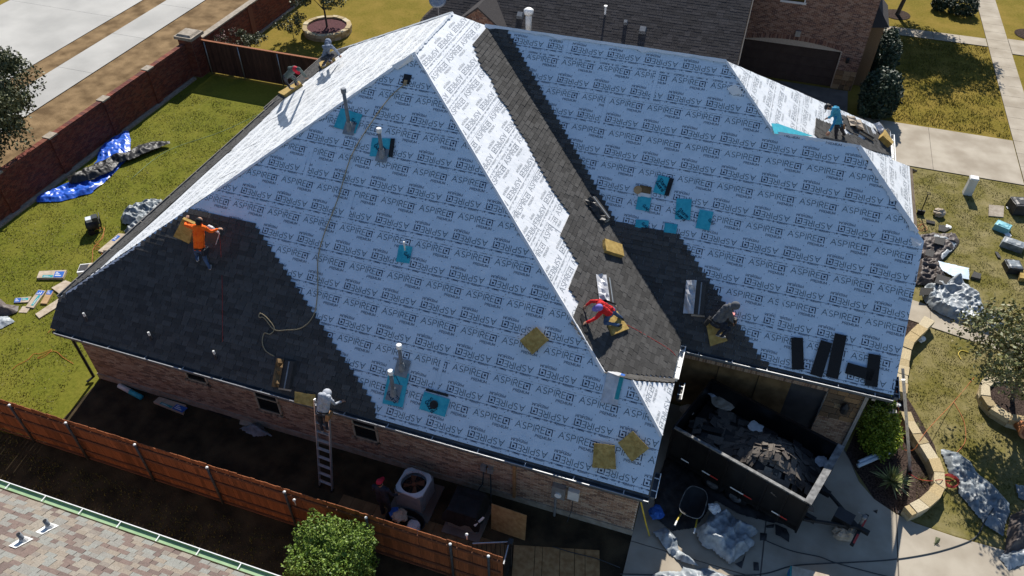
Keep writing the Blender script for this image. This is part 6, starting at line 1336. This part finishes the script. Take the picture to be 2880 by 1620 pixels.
# debris heap: a mound covered with broken shingle plates
rnd=random.Random(77)
def heap(p,q):
    """height of the load at trailer coordinates p along 0..1, q across 0..1"""
    return 1.0+1.1*math.exp(-((p-.36)**2)/.075-((q-.36)**2)/.2)+.28*math.exp(-((p-.85)**2)/.02-((q-.5)**2)/.2)+.07*noise.noise((p*6,q*6,3))
mb=MB(); n=26; idx=[[mb.vert(A0+dx*LT*(.02+.96*i/n)+wv*(.03+.94*j/14)+Zv*(heap(i/n,j/14)-.04)) for j in range(15)] for i in range(n+1)]
for i in range(n):
    for j in range(14): mb.f.append((idx[i][j],idx[i][j+1],idx[i+1][j+1],idx[i+1][j])); mb.m.append(0)
load=build(mb,'debris_load',M['tarpblack'],None,True); tag(load,'heap of torn off old shingles and felt filling the dump trailer','debris')
M['oldsh']=palette_mat('old_weathered_shingle',[(.12,.10,.085),(.15,.13,.11),(.085,.075,.068),(.18,.155,.13),(.045,.042,.04)],grain=.3,bump=.5,bscale=90)
def plate(p,q,L,W,ang,name,parent,m):
    c=A0+dx*LT*p+wv*q+Zv*(heap(p,q)+.02+.05*rnd.random()); e=.01
    gx_=(heap(p+e,q)-heap(p-e,q))/(2*e*LT); gy_=(heap(p,q+e)-heap(p,q-e))/(2*e*wv.length)
    nn=(Zv-dx*gx_-wn*gy_+Vector((rnd.uniform(-.22,.22),rnd.uniform(-.22,.22),0))).normalized(); a=(dx-nn*dx.dot(nn)).normalized(); b=nn.cross(a); ca,sa=math.cos(ang),math.sin(ang); a,b=a*ca+b*sa,b*ca-a*sa
    k=rnd.choice((4,4,5)); 
    pts=[c+a*x*L/2*rnd.uniform(.8,1.1)+b*y*W/2*rnd.uniform(.8,1.1) for x,y in (((-1,-1),(1,-1),(1,1),(-1,1)) if k==4 else ((-1,-1),(1,-1),(1.1,.2),(.3,1),(-1,.9)))]
    mb=MB(); mb.face([x+nn*.008 for x in pts]); mb.face([x-nn*.008 for x in pts][::-1])
    for i in range(len(pts)): j=(i+1)%len(pts); mb.face([pts[i]-nn*.008,pts[j]-nn*.008,pts[j]+nn*.008,pts[i]+nn*.008])
    return build(mb,name,m,parent)
for i in range(210):
    while True:
        p,q=rnd.gauss(.42,.24),rnd.gauss(.42,.25)
        if .04<p<.96 and .05<q<.95: break
    plate(p,q,rnd.uniform(.3,.85),rnd.uniform(.16,.33),rnd.choice((.3,.35,.25,1.9,-.2,rnd.uniform(0,6.28))),'shingle_piece',load,M['oldsh'])
for k,(px_,py_,r,m,l_) in enumerate(((1900,1043,.24,'plastic','pale crumpled film on the dark far part of the trailer load'),(1912,1075,.34,'card','kraft wrapper lying on the dark far part of the trailer load'),(1995,1072,.22,'offwhite','white torn paper in the shade of the trailer load'),(2072,1160,.2,'plastic','white underlayment scrap in the front corner of the trailer'),(1733,1040,.2,'card','crumpled paper at the rear end of the trailer load'))):
    crumple(Vector({0:(1.167, 17.105, 1.300),1:(1.515, 16.831, 1.300),2:(2.529, 16.031, 1.400),3:(4.542, 15.528, 1.250),4:(0.447, 16.180, 1.250)}[k]),r,M[m],'scrap',l_,'scrap',k+3,flat=.25)
# ================================================================== WHEELBARROW AND DRIVEWAY LITTER
wb=thing('wheelbarrow','black wheelbarrow with yellow handles between trailer and tarps','wheelbarrow',(1.25,13.0,0))
c=Vector((1.197, 13.384, 0.620)); axs=Vector((-.13,-.99,0)).normalized(); sd=Vector((.99,-.13,0)); mb=MB(); N_=24; rings=[]
for (s_,zz_) in ((.55,-.22),(1,.0),(1.03,.0),(.93,-.01),(.5,-.2)):
    i0=[]
    for k in range(N_):
        t=2*math.pi*k/N_; ct,st=math.cos(t),math.sin(t); x=(abs(ct)**.62)*(1 if ct>0 else -1)*.34*s_*(1-.12*st*-1); y=(abs(st)**.62)*(1 if st>0 else -1)*.52*s_; i0.append(mb.vert(c+sd*x+axs*y+Zv*zz_))
    rings.append(i0)
for a,b in zip(rings,rings[1:]):
    for k in range(N_): mb.f.append((a[k],a[(k+1)%N_],b[(k+1)%N_],b[k])); mb.m.append(0)
mb.f.append(tuple(rings[-1])); mb.m.append(0); build(mb,'tray',M['black'],wb,True)
mb=MB(); mb.tube([c+sd*((abs(math.cos(t))**.62)*(1 if math.cos(t)>0 else -1)*.34*1.02*(1+.12*math.sin(t)))+axs*((abs(math.sin(t))**.62)*(1 if math.sin(t)>0 else -1)*.53)+Zv*.0 for t in [2*math.pi*k/32 for k in range(33)]],.013,6); build(mb,'tray_rim',M['steel'],wb,True)
for s_ in (-1,1):
    mb=MB(); mb.tube([c+sd*s_*.12-axs*.55-Zv*.4,c+sd*s_*.2-Zv*.26,c+sd*s_*.27+axs*.75-Zv*.12],.022,6); hd=build(mb,'handle',M['yellow'],wb); mb=MB(); mb.tube([c+sd*s_*.27+axs*.75-Zv*.12,c+sd*s_*.28+axs*.92-Zv*.1],.026,6); build(mb,'grip',M['white'],hd)
    mb=MB(); mb.tube([c+sd*s_*.24+axs*.25-Zv*.24,c+sd*s_*.24+axs*.3-Zv*.6],.018,6); build(mb,'leg',M['steel'],wb)
mb=MB(); mb.lathe(c-axs*.6-Zv*.42,[(.08,-.05),(.19,-.05),(.2,0),(.19,.05),(.08,.05)],14,Matrix((axs,Zv,sd)).transposed()); build(mb,'wheel',M['black'],wb)
# scraps of black felt on the drive
def scrap(pts,label,m='tarpblack'):
    mb=MB(); P=[Vector(p) for p in pts]; q=[p+Vector((0,0,.0)) for p in P]; c=sum(q,Vector())/len(q)
    for i in range(len(q)): j=(i+1)%len(q); mb.face([q[i],q[j],c+Vector((0,0,.03))])
    fix=build(mb,'felt_scrap',M[m]); tag(fix,label,'scrap','felt scraps on the driveway'); fix_normals(fix)
scrap([(3.600, 13.783, 0.050),(3.919, 13.721, 0.060),(4.021, 13.560, 0.050),(4.026, 13.311, 0.050),(3.784, 13.408, 0.060),(3.639, 13.432, 0.050)],'largest torn black felt scrap right of the tarp heap')
scrap([(3.350, 13.644, 0.050),(3.576, 13.768, 0.060),(3.566, 13.636, 0.050),(3.368, 13.569, 0.050)],'thin black felt scrap above the tarp heap edge')
scrap([(3.206, 13.354, 0.050),(3.404, 13.387, 0.060),(3.401, 13.180, 0.050),(3.230, 13.096, 0.050)],'black felt scrap touching the right tip of the tarp heap')
scrap([(3.109, 12.374, 0.050),(3.248, 12.390, 0.060),(3.293, 12.161, 0.050),(3.145, 12.112, 0.050)],'rectangular black felt scrap below the tarp heap')
scrap([(2.616, 12.146, 0.050),(2.859, 12.323, 0.060),(2.880, 12.564, 0.050),(2.822, 12.066, 0.050)],'folded black felt scrap at the lower corner of the tarp heap')
scrap([(7.046, 15.436, 0.050),(7.154, 15.438, 0.060),(7.132, 15.325, 0.050),(7.031, 15.306, 0.050)][:4],'tiny black felt scrap at the drive edge near the mulch')
scrap([(6.327, 15.153, 0.050),(6.459, 15.233, 0.060),(6.438, 15.092, 0.050)],'small black felt scrap in the middle of the driveway')
scrap([(8.046, 14.844, 0.050),(8.169, 14.827, 0.060),(8.121, 14.685, 0.050),(7.984, 14.534, 0.050),(8.016, 14.702, 0.050)],'dark red glove like scrap on the sunlit drive','redleaf')
scrap([(7.957, 14.617, 0.050),(8.092, 14.617, 0.060),(8.156, 14.566, 0.050)],'grey shingle scrap below the dark red scrap','shingle')
crumple((5.438, 14.042, 0.150),.26,M['card'],'wrapper','torn kraft wrapper standing behind the trailer hitch','wrapper',21,flat=.9)
crumple((1.801, 13.416, 0.500),.17,M['white'],'plastic_bag','white plastic bag on top of the driveway tarp heap','bag',22)
crumple((0.213, 12.873, 0.300),.22,M['labelblue'],'plastic_bag','blue and red plastic bag in the shade at the house corner','bag',23)
mb=MB(); mb.tube([(-0.259, 12.060, 1.900),(0.007, 12.054, 0.900),(0.180, 12.232, 0.050)],.022,6); tag(build(mb,'broom',M['yellow']),'yellow pole leaning on the house corner','pole')
bx=thing('shingle_pallet','stack of wrapped shingle bundles at the bottom edge of the driveway','shingle stack',(4.6,11.9,0))
for k in range(3): mb=MB(); mb.fbox(Vector((4.1,11.45,.05+k*.16)),(.98,.04,0),(-.04,.86,0),(0,0,.15)); bb=build(mb,'bundle',M['card'],bx); mb=MB(); mb.fbox(Vector((4.065,11.45,.07+k*.16)),(.035,0,0),(-.04,.86,0),(0,0,.11)); build(mb,'bundle_end',M['labelteal'] if k!=1 else M['labelblue'],bb)
# white gutter lengths in the mulch, red shovel, etc.
mb=MB(); p,q=Vector((5.864, 16.587, 0.150)),Vector((6.805, 17.391, 0.250)); mb.tube([p,q],.07,7); mb.tube([p+Vector((.02,.13,.03)),q+Vector((.0,.12,.03))],.06,7); tag(build(mb,'gutter_length',M['wrap'],None,True),'silvery rolled sheet lying on the mulch beside the lime green shrub','sheet roll')
sv=thing('shovel','red handled shovel lying in the mulch next to the lime green shrub','shovel',(7.103, 18.851, 0.000)); mb=MB(); mb.tube([(6.945, 18.992, 0.120),(7.262, 18.174, 0.120)],.022,6); build(mb,'handle',M['hosered'],sv); mb=MB(); mb.fbox((6.806, 19.100, 0.100),(.26,.02,0),(.02,.18,.03),(0,0,.02)); build(mb,'blade',M['offwhite'],sv)
crumple((7.130, 19.596, 0.100),.1,M['white'],'white_scrap','small white scrap in the mulch under the gable corner','scrap',24)
crumple((8.013, 23.098, 0.120),.16,M['white'],'stone','white rounded stone by the low plant at the front walk','stone',25)
# ================================================================== FRONT LAWN ITEMS
ub=thing('utility_pedestal','pale grey utility pedestal standing on the right lawn','utility pedestal',(10.5,33.45,0)); mb=MB(); mb.box((10.5,33.5,.42),(.36,.30,.84),None,.92); build(mb,'body',M['offwhite'],ub); mb=MB(); mb.box((10.5,33.5,.87),(.38,.32,.07),None,.85); build(mb,'lid',M['white'],ub)
sl=sheet([(11.34,32.87),(11.96,32.98),(11.83,32.09),(11.23,31.98)],.05,'slab',M['cap'],.05); del sl['kind']; tag(sl,'flat concrete slab set in the right lawn','slab')
def vbox(c,w_,d_,h,label,mt,seed,name='bag',cat='bag',lid=None):
    c=Vector(c); t=thing(name,label,cat,c,'bags and boxes on the right lawn'); Rm=Matrix.Rotation(R(seed),3,'Z'); mb=MB(); mb.box(c+Zv*h/2,(w_,d_,h),Rm,.9); build(mb,'body',mt,t)
    mb=MB(); rows=[]
    for j in range(6):
        rw=[]
        for i in range(6): a,b=i/5-.5,j/5-.5; rw.append(c+Rm@Vector((a*w_*.95,b*d_*.95,h+.03+.05*noise.noise((a*6+seed,b*6,1))-.06*(max(abs(a),abs(b))>.45))))
        rows.append(rw)
    for j in range(5):
        for i in range(5): mb.face([rows[j][i],rows[j][i+1],rows[j+1][i+1],rows[j+1][i]])
    build(mb,'top',lid or mt,t,True)
vbox((12.506, 32.862, 0.000),.8,.75,.5,'large black wrapped bale at the right edge near the concrete slab',M['tarpblack'],15,'bale','bale')
vbox((11.642, 31.153, 0.000),.62,.45,.28,'turquoise plastic lid box on the right lawn',M['teallid'],-25,'storage_box','box')
vbox((11.905, 30.013, 0.000),.85,.5,.28,'dark grey flat bundle in the middle of the right lawn bags',M['tarpdark'],-18,'bundle','bundle')
vbox((11.718, 28.476, 0.000),.6,.6,.3,'black square tray shaped bag beside the foam block',M['tarpblack'],10,'tray','tray',M['tarpdark'])
mb=MB(); mb.fbox((11.861, 27.773, 0.000),(1.2,.15,0),(.1,.6,0),(0,0,.2)); tag(build(mb,'foam_pad',M['foam']),'yellow foam pad on the lawn at the right edge','foam pad',FP)
crumple((9.160, 31.387, 0.160),.24,M['card'],'wrapper','crumpled pale wrapper lying on the lawn beyond the right gable','wrapper',26,flat=.8)
flatbox([(10.086, 27.348, 0.000),(10.416, 27.311, 0.000),(10.493, 27.659, 0.000),(10.222, 27.718, 0.000)],.12,M['shingle'],'small stack of dark shingles beside the white sheet','shingle_stack','shingles')
for pts,l_ in (([(9.136, 30.599, 0.040),(9.451, 30.634, 0.050),(9.563, 30.442, 0.050),(9.326, 30.147, 0.040),(9.073, 30.162, 0.050)],'dark shingle piece on the lawn above the brown tarp'),([(8.635, 30.796, 0.050),(8.984, 30.767, 0.050),(8.972, 30.559, 0.050),(8.624, 30.587, 0.050)],'narrow dark shingle piece nearest the orange hose coil'),([(11.185, 29.411, 0.050),(11.304, 29.397, 0.050),(11.396, 29.031, 0.050),(11.264, 29.039, 0.050)],'thin grey shingle piece left of the square tray')):
    mb=MB(); P=[Vector(p) for p in pts]; n=len(P); mb.face([p+Zv*.02 for p in P]); mb.face(P[::-1]); 
    for i in range(n): j=(i+1)%n; mb.face([P[i],P[j],P[j]+Zv*.02,P[i]+Zv*.02])
    o=build(mb,'shingle_piece',M['shingle']); fix_normals(o); tag(o,l_,'shingle piece')
for k,pts in enumerate(([(2322,597),(2342,600),(2338,615),(2320,610)],[(2350,620),(2375,622),(2372,640),(2352,636)],[(2372,600),(2398,606),(2392,622),(2368,614)],[(2330,640),(2352,642),(2350,654),(2332,650)])):
    pass
for tx_,l_,pp in ((0,'dark shingle scrap on the silver fold of the tarp by the gable',((8.800, 29.266, 0.320),(9.199, 29.291, 0.320),(9.112, 28.798, 0.300),(8.742, 28.809, 0.320))),(1,'shingle scrap on the brown tarp next to the silver fold',((8.416, 28.295, 0.300),(8.748, 28.301, 0.300),(8.640, 27.870, 0.280),(8.335, 27.899, 0.300))),(2,'grey board shaped scrap between the heaped tarp and the white sheet',((8.720, 26.736, 0.360),(9.232, 26.734, 0.300),(9.024, 26.227, 0.300),(8.569, 26.149, 0.360))),(3,'grey board at the eave end of the big silver tarp',((8.082, 25.766, 0.300),(8.557, 25.833, 0.340),(8.407, 25.451, 0.300),(8.017, 25.318, 0.260)))):
    mb=MB(); P=[Vector(p) for p in pp]; mb.face([p+Zv*.02 for p in P]); mb.face(P[::-1])
    for i in range(4): j=(i+1)%4; mb.face([P[i],P[j],P[j]+Zv*.02,P[i]+Zv*.02])
    o=build(mb,'shingle_piece',M['shingle']); fix_normals(o); tag(o,l_,'shingle piece')
sh2=thing('spade','black D handled spade standing upright in the grass beside the right gable','spade',(8.403, 30.964, 0.000)); b=Vector((8.413, 31.177, 0.000)); mb=MB(); mb.tube([b+Zv*.15,b+Zv*1.05+Vector((-.02,.05,0))],.022,6); mb.tube([b+Zv*1.05+Vector((-.07,.05,0)),b+Zv*1.13+Vector((-.08,.05,0)),b+Zv*1.13+Vector((.06,.05,0)),b+Zv*1.05+Vector((.05,.05,0)),b+Zv*1.05+Vector((-.07,.05,0))],.015,6); build(mb,'handle',M['iron'],sh2); mb=MB(); mb.box(b+Zv*.12,(.3,.06,.22)); build(mb,'blade',M['black'],sh2)
# generator
ge=thing('generator','dark green cylindrical generator set on the left lawn','generator',(-25.072, 18.924, 0.000)); c=Vector((-24.919, 18.634, 0.340)); e=Vector((-24.563, 18.983, 0.340)); d=(e-c); mb=MB(); n_=d.normalized()
mb.tube([c-n_*.06,c-n_*.02,c+d*.8,c+d*.84],[.15,.26,.26,.15],16); build(mb,'tank',M['iron'],ge,True)
mb=MB(); mb.box(c+d*.45+Zv*.27,(.4,.26,.16),Matrix.Rotation(math.atan2(d.y,d.x),3,'Z')); build(mb,'motor',M['actop'],ge); mb=MB(); mb.box(c+d*.75+Zv*.2,(.22,.3,.36),Matrix.Rotation(math.atan2(d.y,d.x),3,'Z')); build(mb,'pump',M['cable'],ge)
mb=MB(); s_=Vector((-n_.y,n_.x,0)); 
for q in (-1,1): mb.tube([c+d*.95+s_*q*.24-Zv*.3,c+d*1.1+s_*q*.24+Zv*.34]+([c+d*1.1-s_*q*.24+Zv*.34] if q>0 else []),.02,6)
mb.tube([c+d*.1+s_*.24-Zv*.3,c+d*.95+s_*.24-Zv*.3],.02,6); mb.tube([c+d*.1-s_*.24-Zv*.3,c+d*.95-s_*.24-Zv*.3],.02,6); build(mb,'frame',M['iron'],ge)
for q in (-1,1): mb=MB(); mb.lathe(c+d*.15+s_*q*.27-Zv*.2,[(.04,-.03),(.13,-.03),(.13,.03),(.04,.03)],12,Matrix((n_,Zv,s_)).transposed()); build(mb,'wheel',M['black'],ge)
# small litter on the lawns
for k,(p,l_) in enumerate((((12.175, 32.924, 0.050),'small white scrap beside the concrete slab'),((11.861, 30.820, 0.050),'white paper scrap beside the turquoise lid box'),((9.495, 30.591, 0.050),'white paper scrap on the dark shingle piece'),((-23.144, 29.672, 0.100),'white paper scrap below the far left eave corner'))): crumple(p,.13,M['white'],'scrap',l_,'scrap',30+k,flat=.3)
# ================================================================== NEIGHBOUR HOUSE, LOWER LEFT
n1=thing('neighbour_house','next door house of which only a tan and pink shingled roof edge shows','house',(-14,3,0))
mb=deck(NL,[(-26,6.45),(-4.5,6.45),(-4.5,-4),(-26,-4)],None,.08); build(mb,'roof',M['deck'],n1); rf=bpy.data.objects['roof.001']
tme=tab_mesh(M['tanroof']); shingles(NL,ccw([NL.xy(x,y) for x,y in ((-25.9,6.42),(-5,6.42),(-5,-1),(-25.9,-1))]),rf,M['tanroof'],expo=.146,wmin=.16,wmax=.34,base=.012,thick=.012,singles=300,seed=41,mesh=tme)
gutter((-26,6.5,2.9),(-5,6.5,2.9),(0,1,0),hang=18,m=M['green'],lip=M['white'],parent=n1,w=.17,h=.07)
for p,l_ in (((-13.831, 5.230, 3.662),1),((-13.801, 5.831, 3.301),2)):
    p=Vector(p); mb=MB(); mb.tube([p-Zv*.05,p+Zv*.34],.055,10); o=build(mb,'vent_pipe',M['lead'],n1,True); mb=MB(); mb.lathe(p+Zv*.33,[(.045,0),(.045,.015)],10); build(mb,'pipe_opening',M['black'],o); u,v=NL.uv(p); mb=MB(); mb.face([NL.p(u-.13,v-.12,.045),NL.p(u+.13,v-.12,.045),NL.p(u+.1,v+.34,.04),NL.p(u-.1,v+.34,.04)]); mb.lathe(p+Zv*.03,[(.11,-.06),(.09,.06),(.065,.12)],10); build(mb,'pipe_flashing',M['offwhite'],o)
mb=MB(); mb.fbox((-25.5,5.9,0),(20,0,0),(0,.15,0),(0,0,2.75)); build(mb,'wall',M['brick'],n1)
# ================================================================== NEIGHBOUR HOUSE, BEHIND
n2=thing('neighbour_house','pinkish brick house behind with a dark roof and a brown garage door','house',(-4,44,0))
WN=Fr((0,41.75,0),(1,0,0),(0,0,1)); gN=(-.62,0,4.36,2.05)
wn_=wallpanel(WN,[(-.9,0),(5.43,0),(5.43,6.4),(-.9,6.4)],.25,'wall',M['nmortar'],n2,holes=[gN])
nbm=brick_mesh(M['nbrick']); arch=[]
for i in range(66):
    u=-.75+i*.079; z=2.08+.28*(1-((u-1.87)/2.62)**2); arch.append((u,z,.066,.24,.02))
bricks(WN,[(-.9,.05),(5.43,.05),(5.43,6.4),(-.9,6.4)],wn_,M['nbrick'],holes=[(-.72,0,4.40,2.3),(4.4,0,5.45,.85)],extra=arch,singles=300,mesh=nbm,seed=51)
rnd=random.Random(9); v=.02
while v<.84:
    h=.27; u=4.4
    while u<5.4: wd=min(rnd.uniform(.25,.5),5.43-u); mb=MB(); mb.fbox((u,41.75,v),(wd-.02,0,0),(0,-.05-.02*rnd.random(),0),(0,0,h-.02)); build(mb,'stone',M['stone'],wn_); u+=wd
    v+=h
gd=None
mb=MB(); mb.fbox((-.62,41.9,0),(4.98,0,0),(0,.04,0),(0,0,2.05)); gd=build(mb,'garage_door',M['doorbrown'],n2)
for i in range(4):
    for j in range(8): mb=MB(); mb.fbox((-.55+j*.62,41.88,.06+i*.5),(.54,0,0),(0,.025,0),(0,0,.4)); build(mb,'panel',M['doorbrown'],gd)
mb=MB(); mb.fbox((.72,41.68,4.28),(1.3,0,0),(0,.08,0),(0,0,.1)); mb.fbox((.78,41.7,4.38),(.06,0,0),(0,.06,0),(0,0,1.0)); mb.fbox((1.9,41.7,4.38),(.06,0,0),(0,.06,0),(0,0,1.0)); wdw=build(mb,'window',M['winw'],n2); mb=MB(); mb.fbox((.84,41.72,4.38),(1.06,0,0),(0,.02,0),(0,0,1.0)); build(mb,'pane',M['glass'],wdw)
mb=MB(); mb.box((2.0,41.68,2.75),(.26,.1,.3)); build(mb,'wall_light',M['galv'],n2); mb=MB(); mb.lathe((4.78,41.62,1.55),[(.05,0),(.09,.05),(.09,.25),(.03,.33)],8); build(mb,'wall_lantern',M['iron'],n2)
mb=MB(); mb.fbox((5.18,42,0),(.25,0,0),(0,12,0),(0,0,6.4)); build(mb,'side_wall',M['nbrick'],n2)
# bay with small hipped roof on the street side
mb=MB(); a=[(5.43,42.2,3.35),(6.35,42.5,3.35),(6.35,45.5,3.35),(5.43,45.8,3.35)]; t_=[(5.44,43.2,4.35),(5.44,44.8,4.35)]
mb.face([a[0],a[1],t_[0]]); mb.face([a[1],a[2],t_[1],t_[0]]); mb.face([a[2],a[3],t_[1]]); mb.face([a[3],a[2],a[1],a[0]]); build(mb,'bay_roof',M['nroof'],n2)
mb=MB(); mb.fbox((5.43,42.5,0),(.7,0,0),(0,3,0),(0,0,3.3)); by=build(mb,'bay',M['stone'],n2); mb=MB(); mb.fbox((6.13,42.75,.9),(.03,0,0),(0,2.4,0),(0,0,1.7)); w2=build(mb,'window',M['winw'],n2); mb=MB(); mb.fbox((6.165,42.85,1.0),(.01,0,0),(0,2.2,0),(0,0,1.5)); build(mb,'pane',M['glass'],w2)
# lower wing roof
mb=deck(NR,[(-17.2,36.3),(-.62,36.3),(-.62,41.7),(-.62,50.0),(-9.5,50.0)],None,.1); rf2=build(mb,'roof',M['deck'],n2)
shingles(NR,ccw([NR.xy(x,y) for x,y in ((-17.1,36.32),(-.64,36.32),(-.64,47.5),(-10.2,47.5))]),rf2,M['nroof'],expo=.16,wmin=.25,wmax=.5,base=.02,thick=.006,lip=.004,seed=55)
NH=Fr((-17.2,0,3.0),(0,-1,0),(1,0,.6))
mb=deck(NH,[(-17.2,36.3),(-10.9,47),(-17.2,47)],None,.1); build(mb,'roof_hip',M['nroof'],n2); shingles(NH,ccw([NH.xy(x,y) for x,y in ((-17.15,36.35),(-11.2,46.5),(-17.15,46.5))]),rf2,M['nroof'],expo=.16,wmin=.25,wmax=.5,base=.02,seed=56)
mb=MB(); mb.fbox((-16.6,37.0,0),(15.7,0,0),(0,.2,0),(0,0,3.0)); mb.fbox((-1.1,37.2,0),(.2,0,0),(0,4.5,0),(0,0,3.4)); build(mb,'lower_wall',M['nbrick'],n2)
mb=MB(); mb.fbox((-16.6,49.5,0),(17.0,0,0),(0,.2,0),(0,0,9.2)); build(mb,'upper_wall',M['nbrick'],n2)
gutter((-17.2,36.28,2.95),(-.6,36.28,2.95),(0,-1,0),hang=10,m=M['fascia'],parent=n2)
mb=MB(); mb.fbox((-.60,36.3,2.9),(.04,0,0),(0,5.4,3.24),(0,0,.14)); build(mb,'rake_board',M['fascia'],n2); mb=MB(); mb.tube([(-.5,36.25,2.9),(-.5,36.9,2.6),(-.5,36.95,.1)],.05,6); build(mb,'downspout',M['gutter'],n2)
# roof vents
def atroof(p): return Vector(p)
p=Vector((-11.229, 36.479, 3.107)); mb=MB(); mb.tube([p-Zv*.2,p+Zv*1.0],.16,12); o=build(mb,'flue_pipe',M['offwhite'],n2,True); mb=MB(); mb.lathe(p+Zv*.98,[(.22,0),(.25,.06),(.25,.22),(.14,.3)],14); build(mb,'pipe_cap',M['white'],o,True)
for q,s in (((-11.904, 37.219, 3.551),.34),((-5.497, 37.357, 3.634),.36),((-6.440, 37.609, 3.785),.2)):
    q=Vector(q); u,v=NR.uv(q); mb=MB(); mb.box(NR.p(u,v,.12),(s,s,.22),NR.mat3(),.8); build(mb,'roof_vent',M['pvc'],n2)
q=Vector((-7.605, 37.939, 3.983)); mb=MB(); mb.tube([q-Zv*.1,q+Zv*.4],.05,8); o=build(mb,'vent_pipe',M['white'],n2); mb=MB(); mb.lathe(q+Zv*.4,[(.09,0),(.09,.05)],10); build(mb,'pipe_cap',M['white'],o)
# little front gable
ga=Vector((-13.812, 37.210, 3.546)); gf=Vector((-12.264, 36.540, 3.144)); zz0=gf.z; hh=1.0; gx_=ga.x; yy0=gf.y-.25; ww=abs(gf.x-ga.x)
apex=Vector((gx_,yy0,zz0+ww*.72)); bl,br=Vector((gx_-ww,yy0,zz0-.1)),Vector((gx_+ww,yy0,zz0-.1)); apb=Vector((gx_,yy0+ww*1.35,apex.z))
GW=Fr((0,yy0,0),(1,0,0),(0,0,1)); mb=MB(); mb.face([bl,br,apex]); gwl=build(mb,'gable_wall',M['nmortar'],n2); bricks(GW,[(bl.x,bl.z),(br.x,br.z),(apex.x,apex.z)],gwl,M['nbrick'],seed=60)
for s_,e_ in ((-1,bl),(1,br)):
    mb=MB(); ov=Vector((s_*.25,-.28,-.16)); o2=Vector((0,-.28,.02)); q=[e_+ov,apex+o2,apb,e_+Vector((s_*.25,.5,-.16))]; mb.face(q if s_<0 else q[::-1]); mb.face([a-Zv*.1 for a in (q[::-1] if s_<0 else q)]); mb.face([q[0],q[1],q[1]-Zv*.1,q[0]-Zv*.1]); build(mb,'gable_roof',M['nroof'],n2)
# satellite dish
ds=thing('satellite_dish','grey satellite dish on the hip end of the house behind','satellite dish',(-16.266, 36.657, 3.214)); p=Vector((-16.251, 36.616, 3.190)); mb=MB(); mb.tube([p-Zv*.1,p+Zv*.5,p+Zv*.75+Vector((-.05,.1,0))],.035,6); build(mb,'mast',M['galv'],ds)
mb=MB(); Rd=Matrix.Rotation(R(38),3,'X')@Matrix.Rotation(R(10),3,'Y'); mb.lathe(p+Zv*.85,[(.02,.0),(.25,.03),(.45,.09),(.46,.1),(.25,.045)],18,Rd); build(mb,'dish',M['galv'],ds,True); mb=MB(); mb.tube([p+Zv*.8,p+Zv*1.15+Vector((.15,-.45,0))],.015,5); build(mb,'feed_arm',M['galv'],ds)
# lamp post base / meter by the far street
mb=MB(); mb.lathe((16.3,55.6,0),[(.3,0),(.28,.12),(.1,.2),(.07,.9),(.05,4)],10); tag(build(mb,'lamp_post',M['iron'],None,True),'black lamp post base at the top right street corner','lamp post')
# ================================================================== LOW GRASS BLADES over the lit lawns
def grassfield(polys,n,seed,m,hgt_=.05,name='grass'):
    rnd=random.Random(seed); mb=MB(); ar=[]
    for P in polys: ar.append(abs(sum(p[0]*q[1]-q[0]*p[1] for p,q in zip(P,P[1:]+P[:1])))/2)
    T_=sum(ar)
    for P,a in zip(polys,ar):
        x0=min(p[0] for p in P); x1=max(p[0] for p in P); y0=min(p[1] for p in P); y1=max(p[1] for p in P); c=0; want=int(n*a/T_)
        while c<want:
            x,y=rnd.uniform(x0,x1),rnd.uniform(y0,y1)
            if not inside(P,x,y): continue
            c+=1; k=noise.noise((x*1.3,y*1.3,seed))+.4*noise.noise((x*4,y*4,seed))
            if k<-.15 and rnd.random()<.7: continue
            a_=rnd.uniform(0,6.28); w_=rnd.uniform(.010,.02); h=hgt_*rnd.uniform(.5,1.4)*(1+k*.6); dx_,dy_=math.cos(a_)*w_,math.sin(a_)*w_
            mb.face([(x-dx_,y-dy_,.0),(x+dx_,y+dy_,.0),(x+rnd.uniform(-.05,.05),y+rnd.uniform(-.05,.05),h)])
    build(mb,name,m,None,stuff=True)
grassfield([[(-28.5,9.6),(-28.5,30),(-20,30),(-20,12.0),(-19.2,9.6)]],60000,3,M['grassblade'],.04)
grassfield([[(7.6,15.4),(13,15.3),(13,22.7),(8.6,23.9),(7.4,21)],[(6.5,26.2),(13,24.6),(13,34.9),(6.5,34.9)]],45000,5,M['grassblade'],.035)
grassfield([[(7.2,39.2),(13,39.2),(13,49.8),(7.2,49.8)]],16000,6,M['grassblade'],.07)
grassfield([[(-28.4,9.35),(-19.2,9.35),(-19.2,7.2),(-28.4,7.2)],[(-19.1,8.9),(-19.1,7),(-9.3,7),(-9.3,8.9)]],9000,8,M['grassblade'],.06)
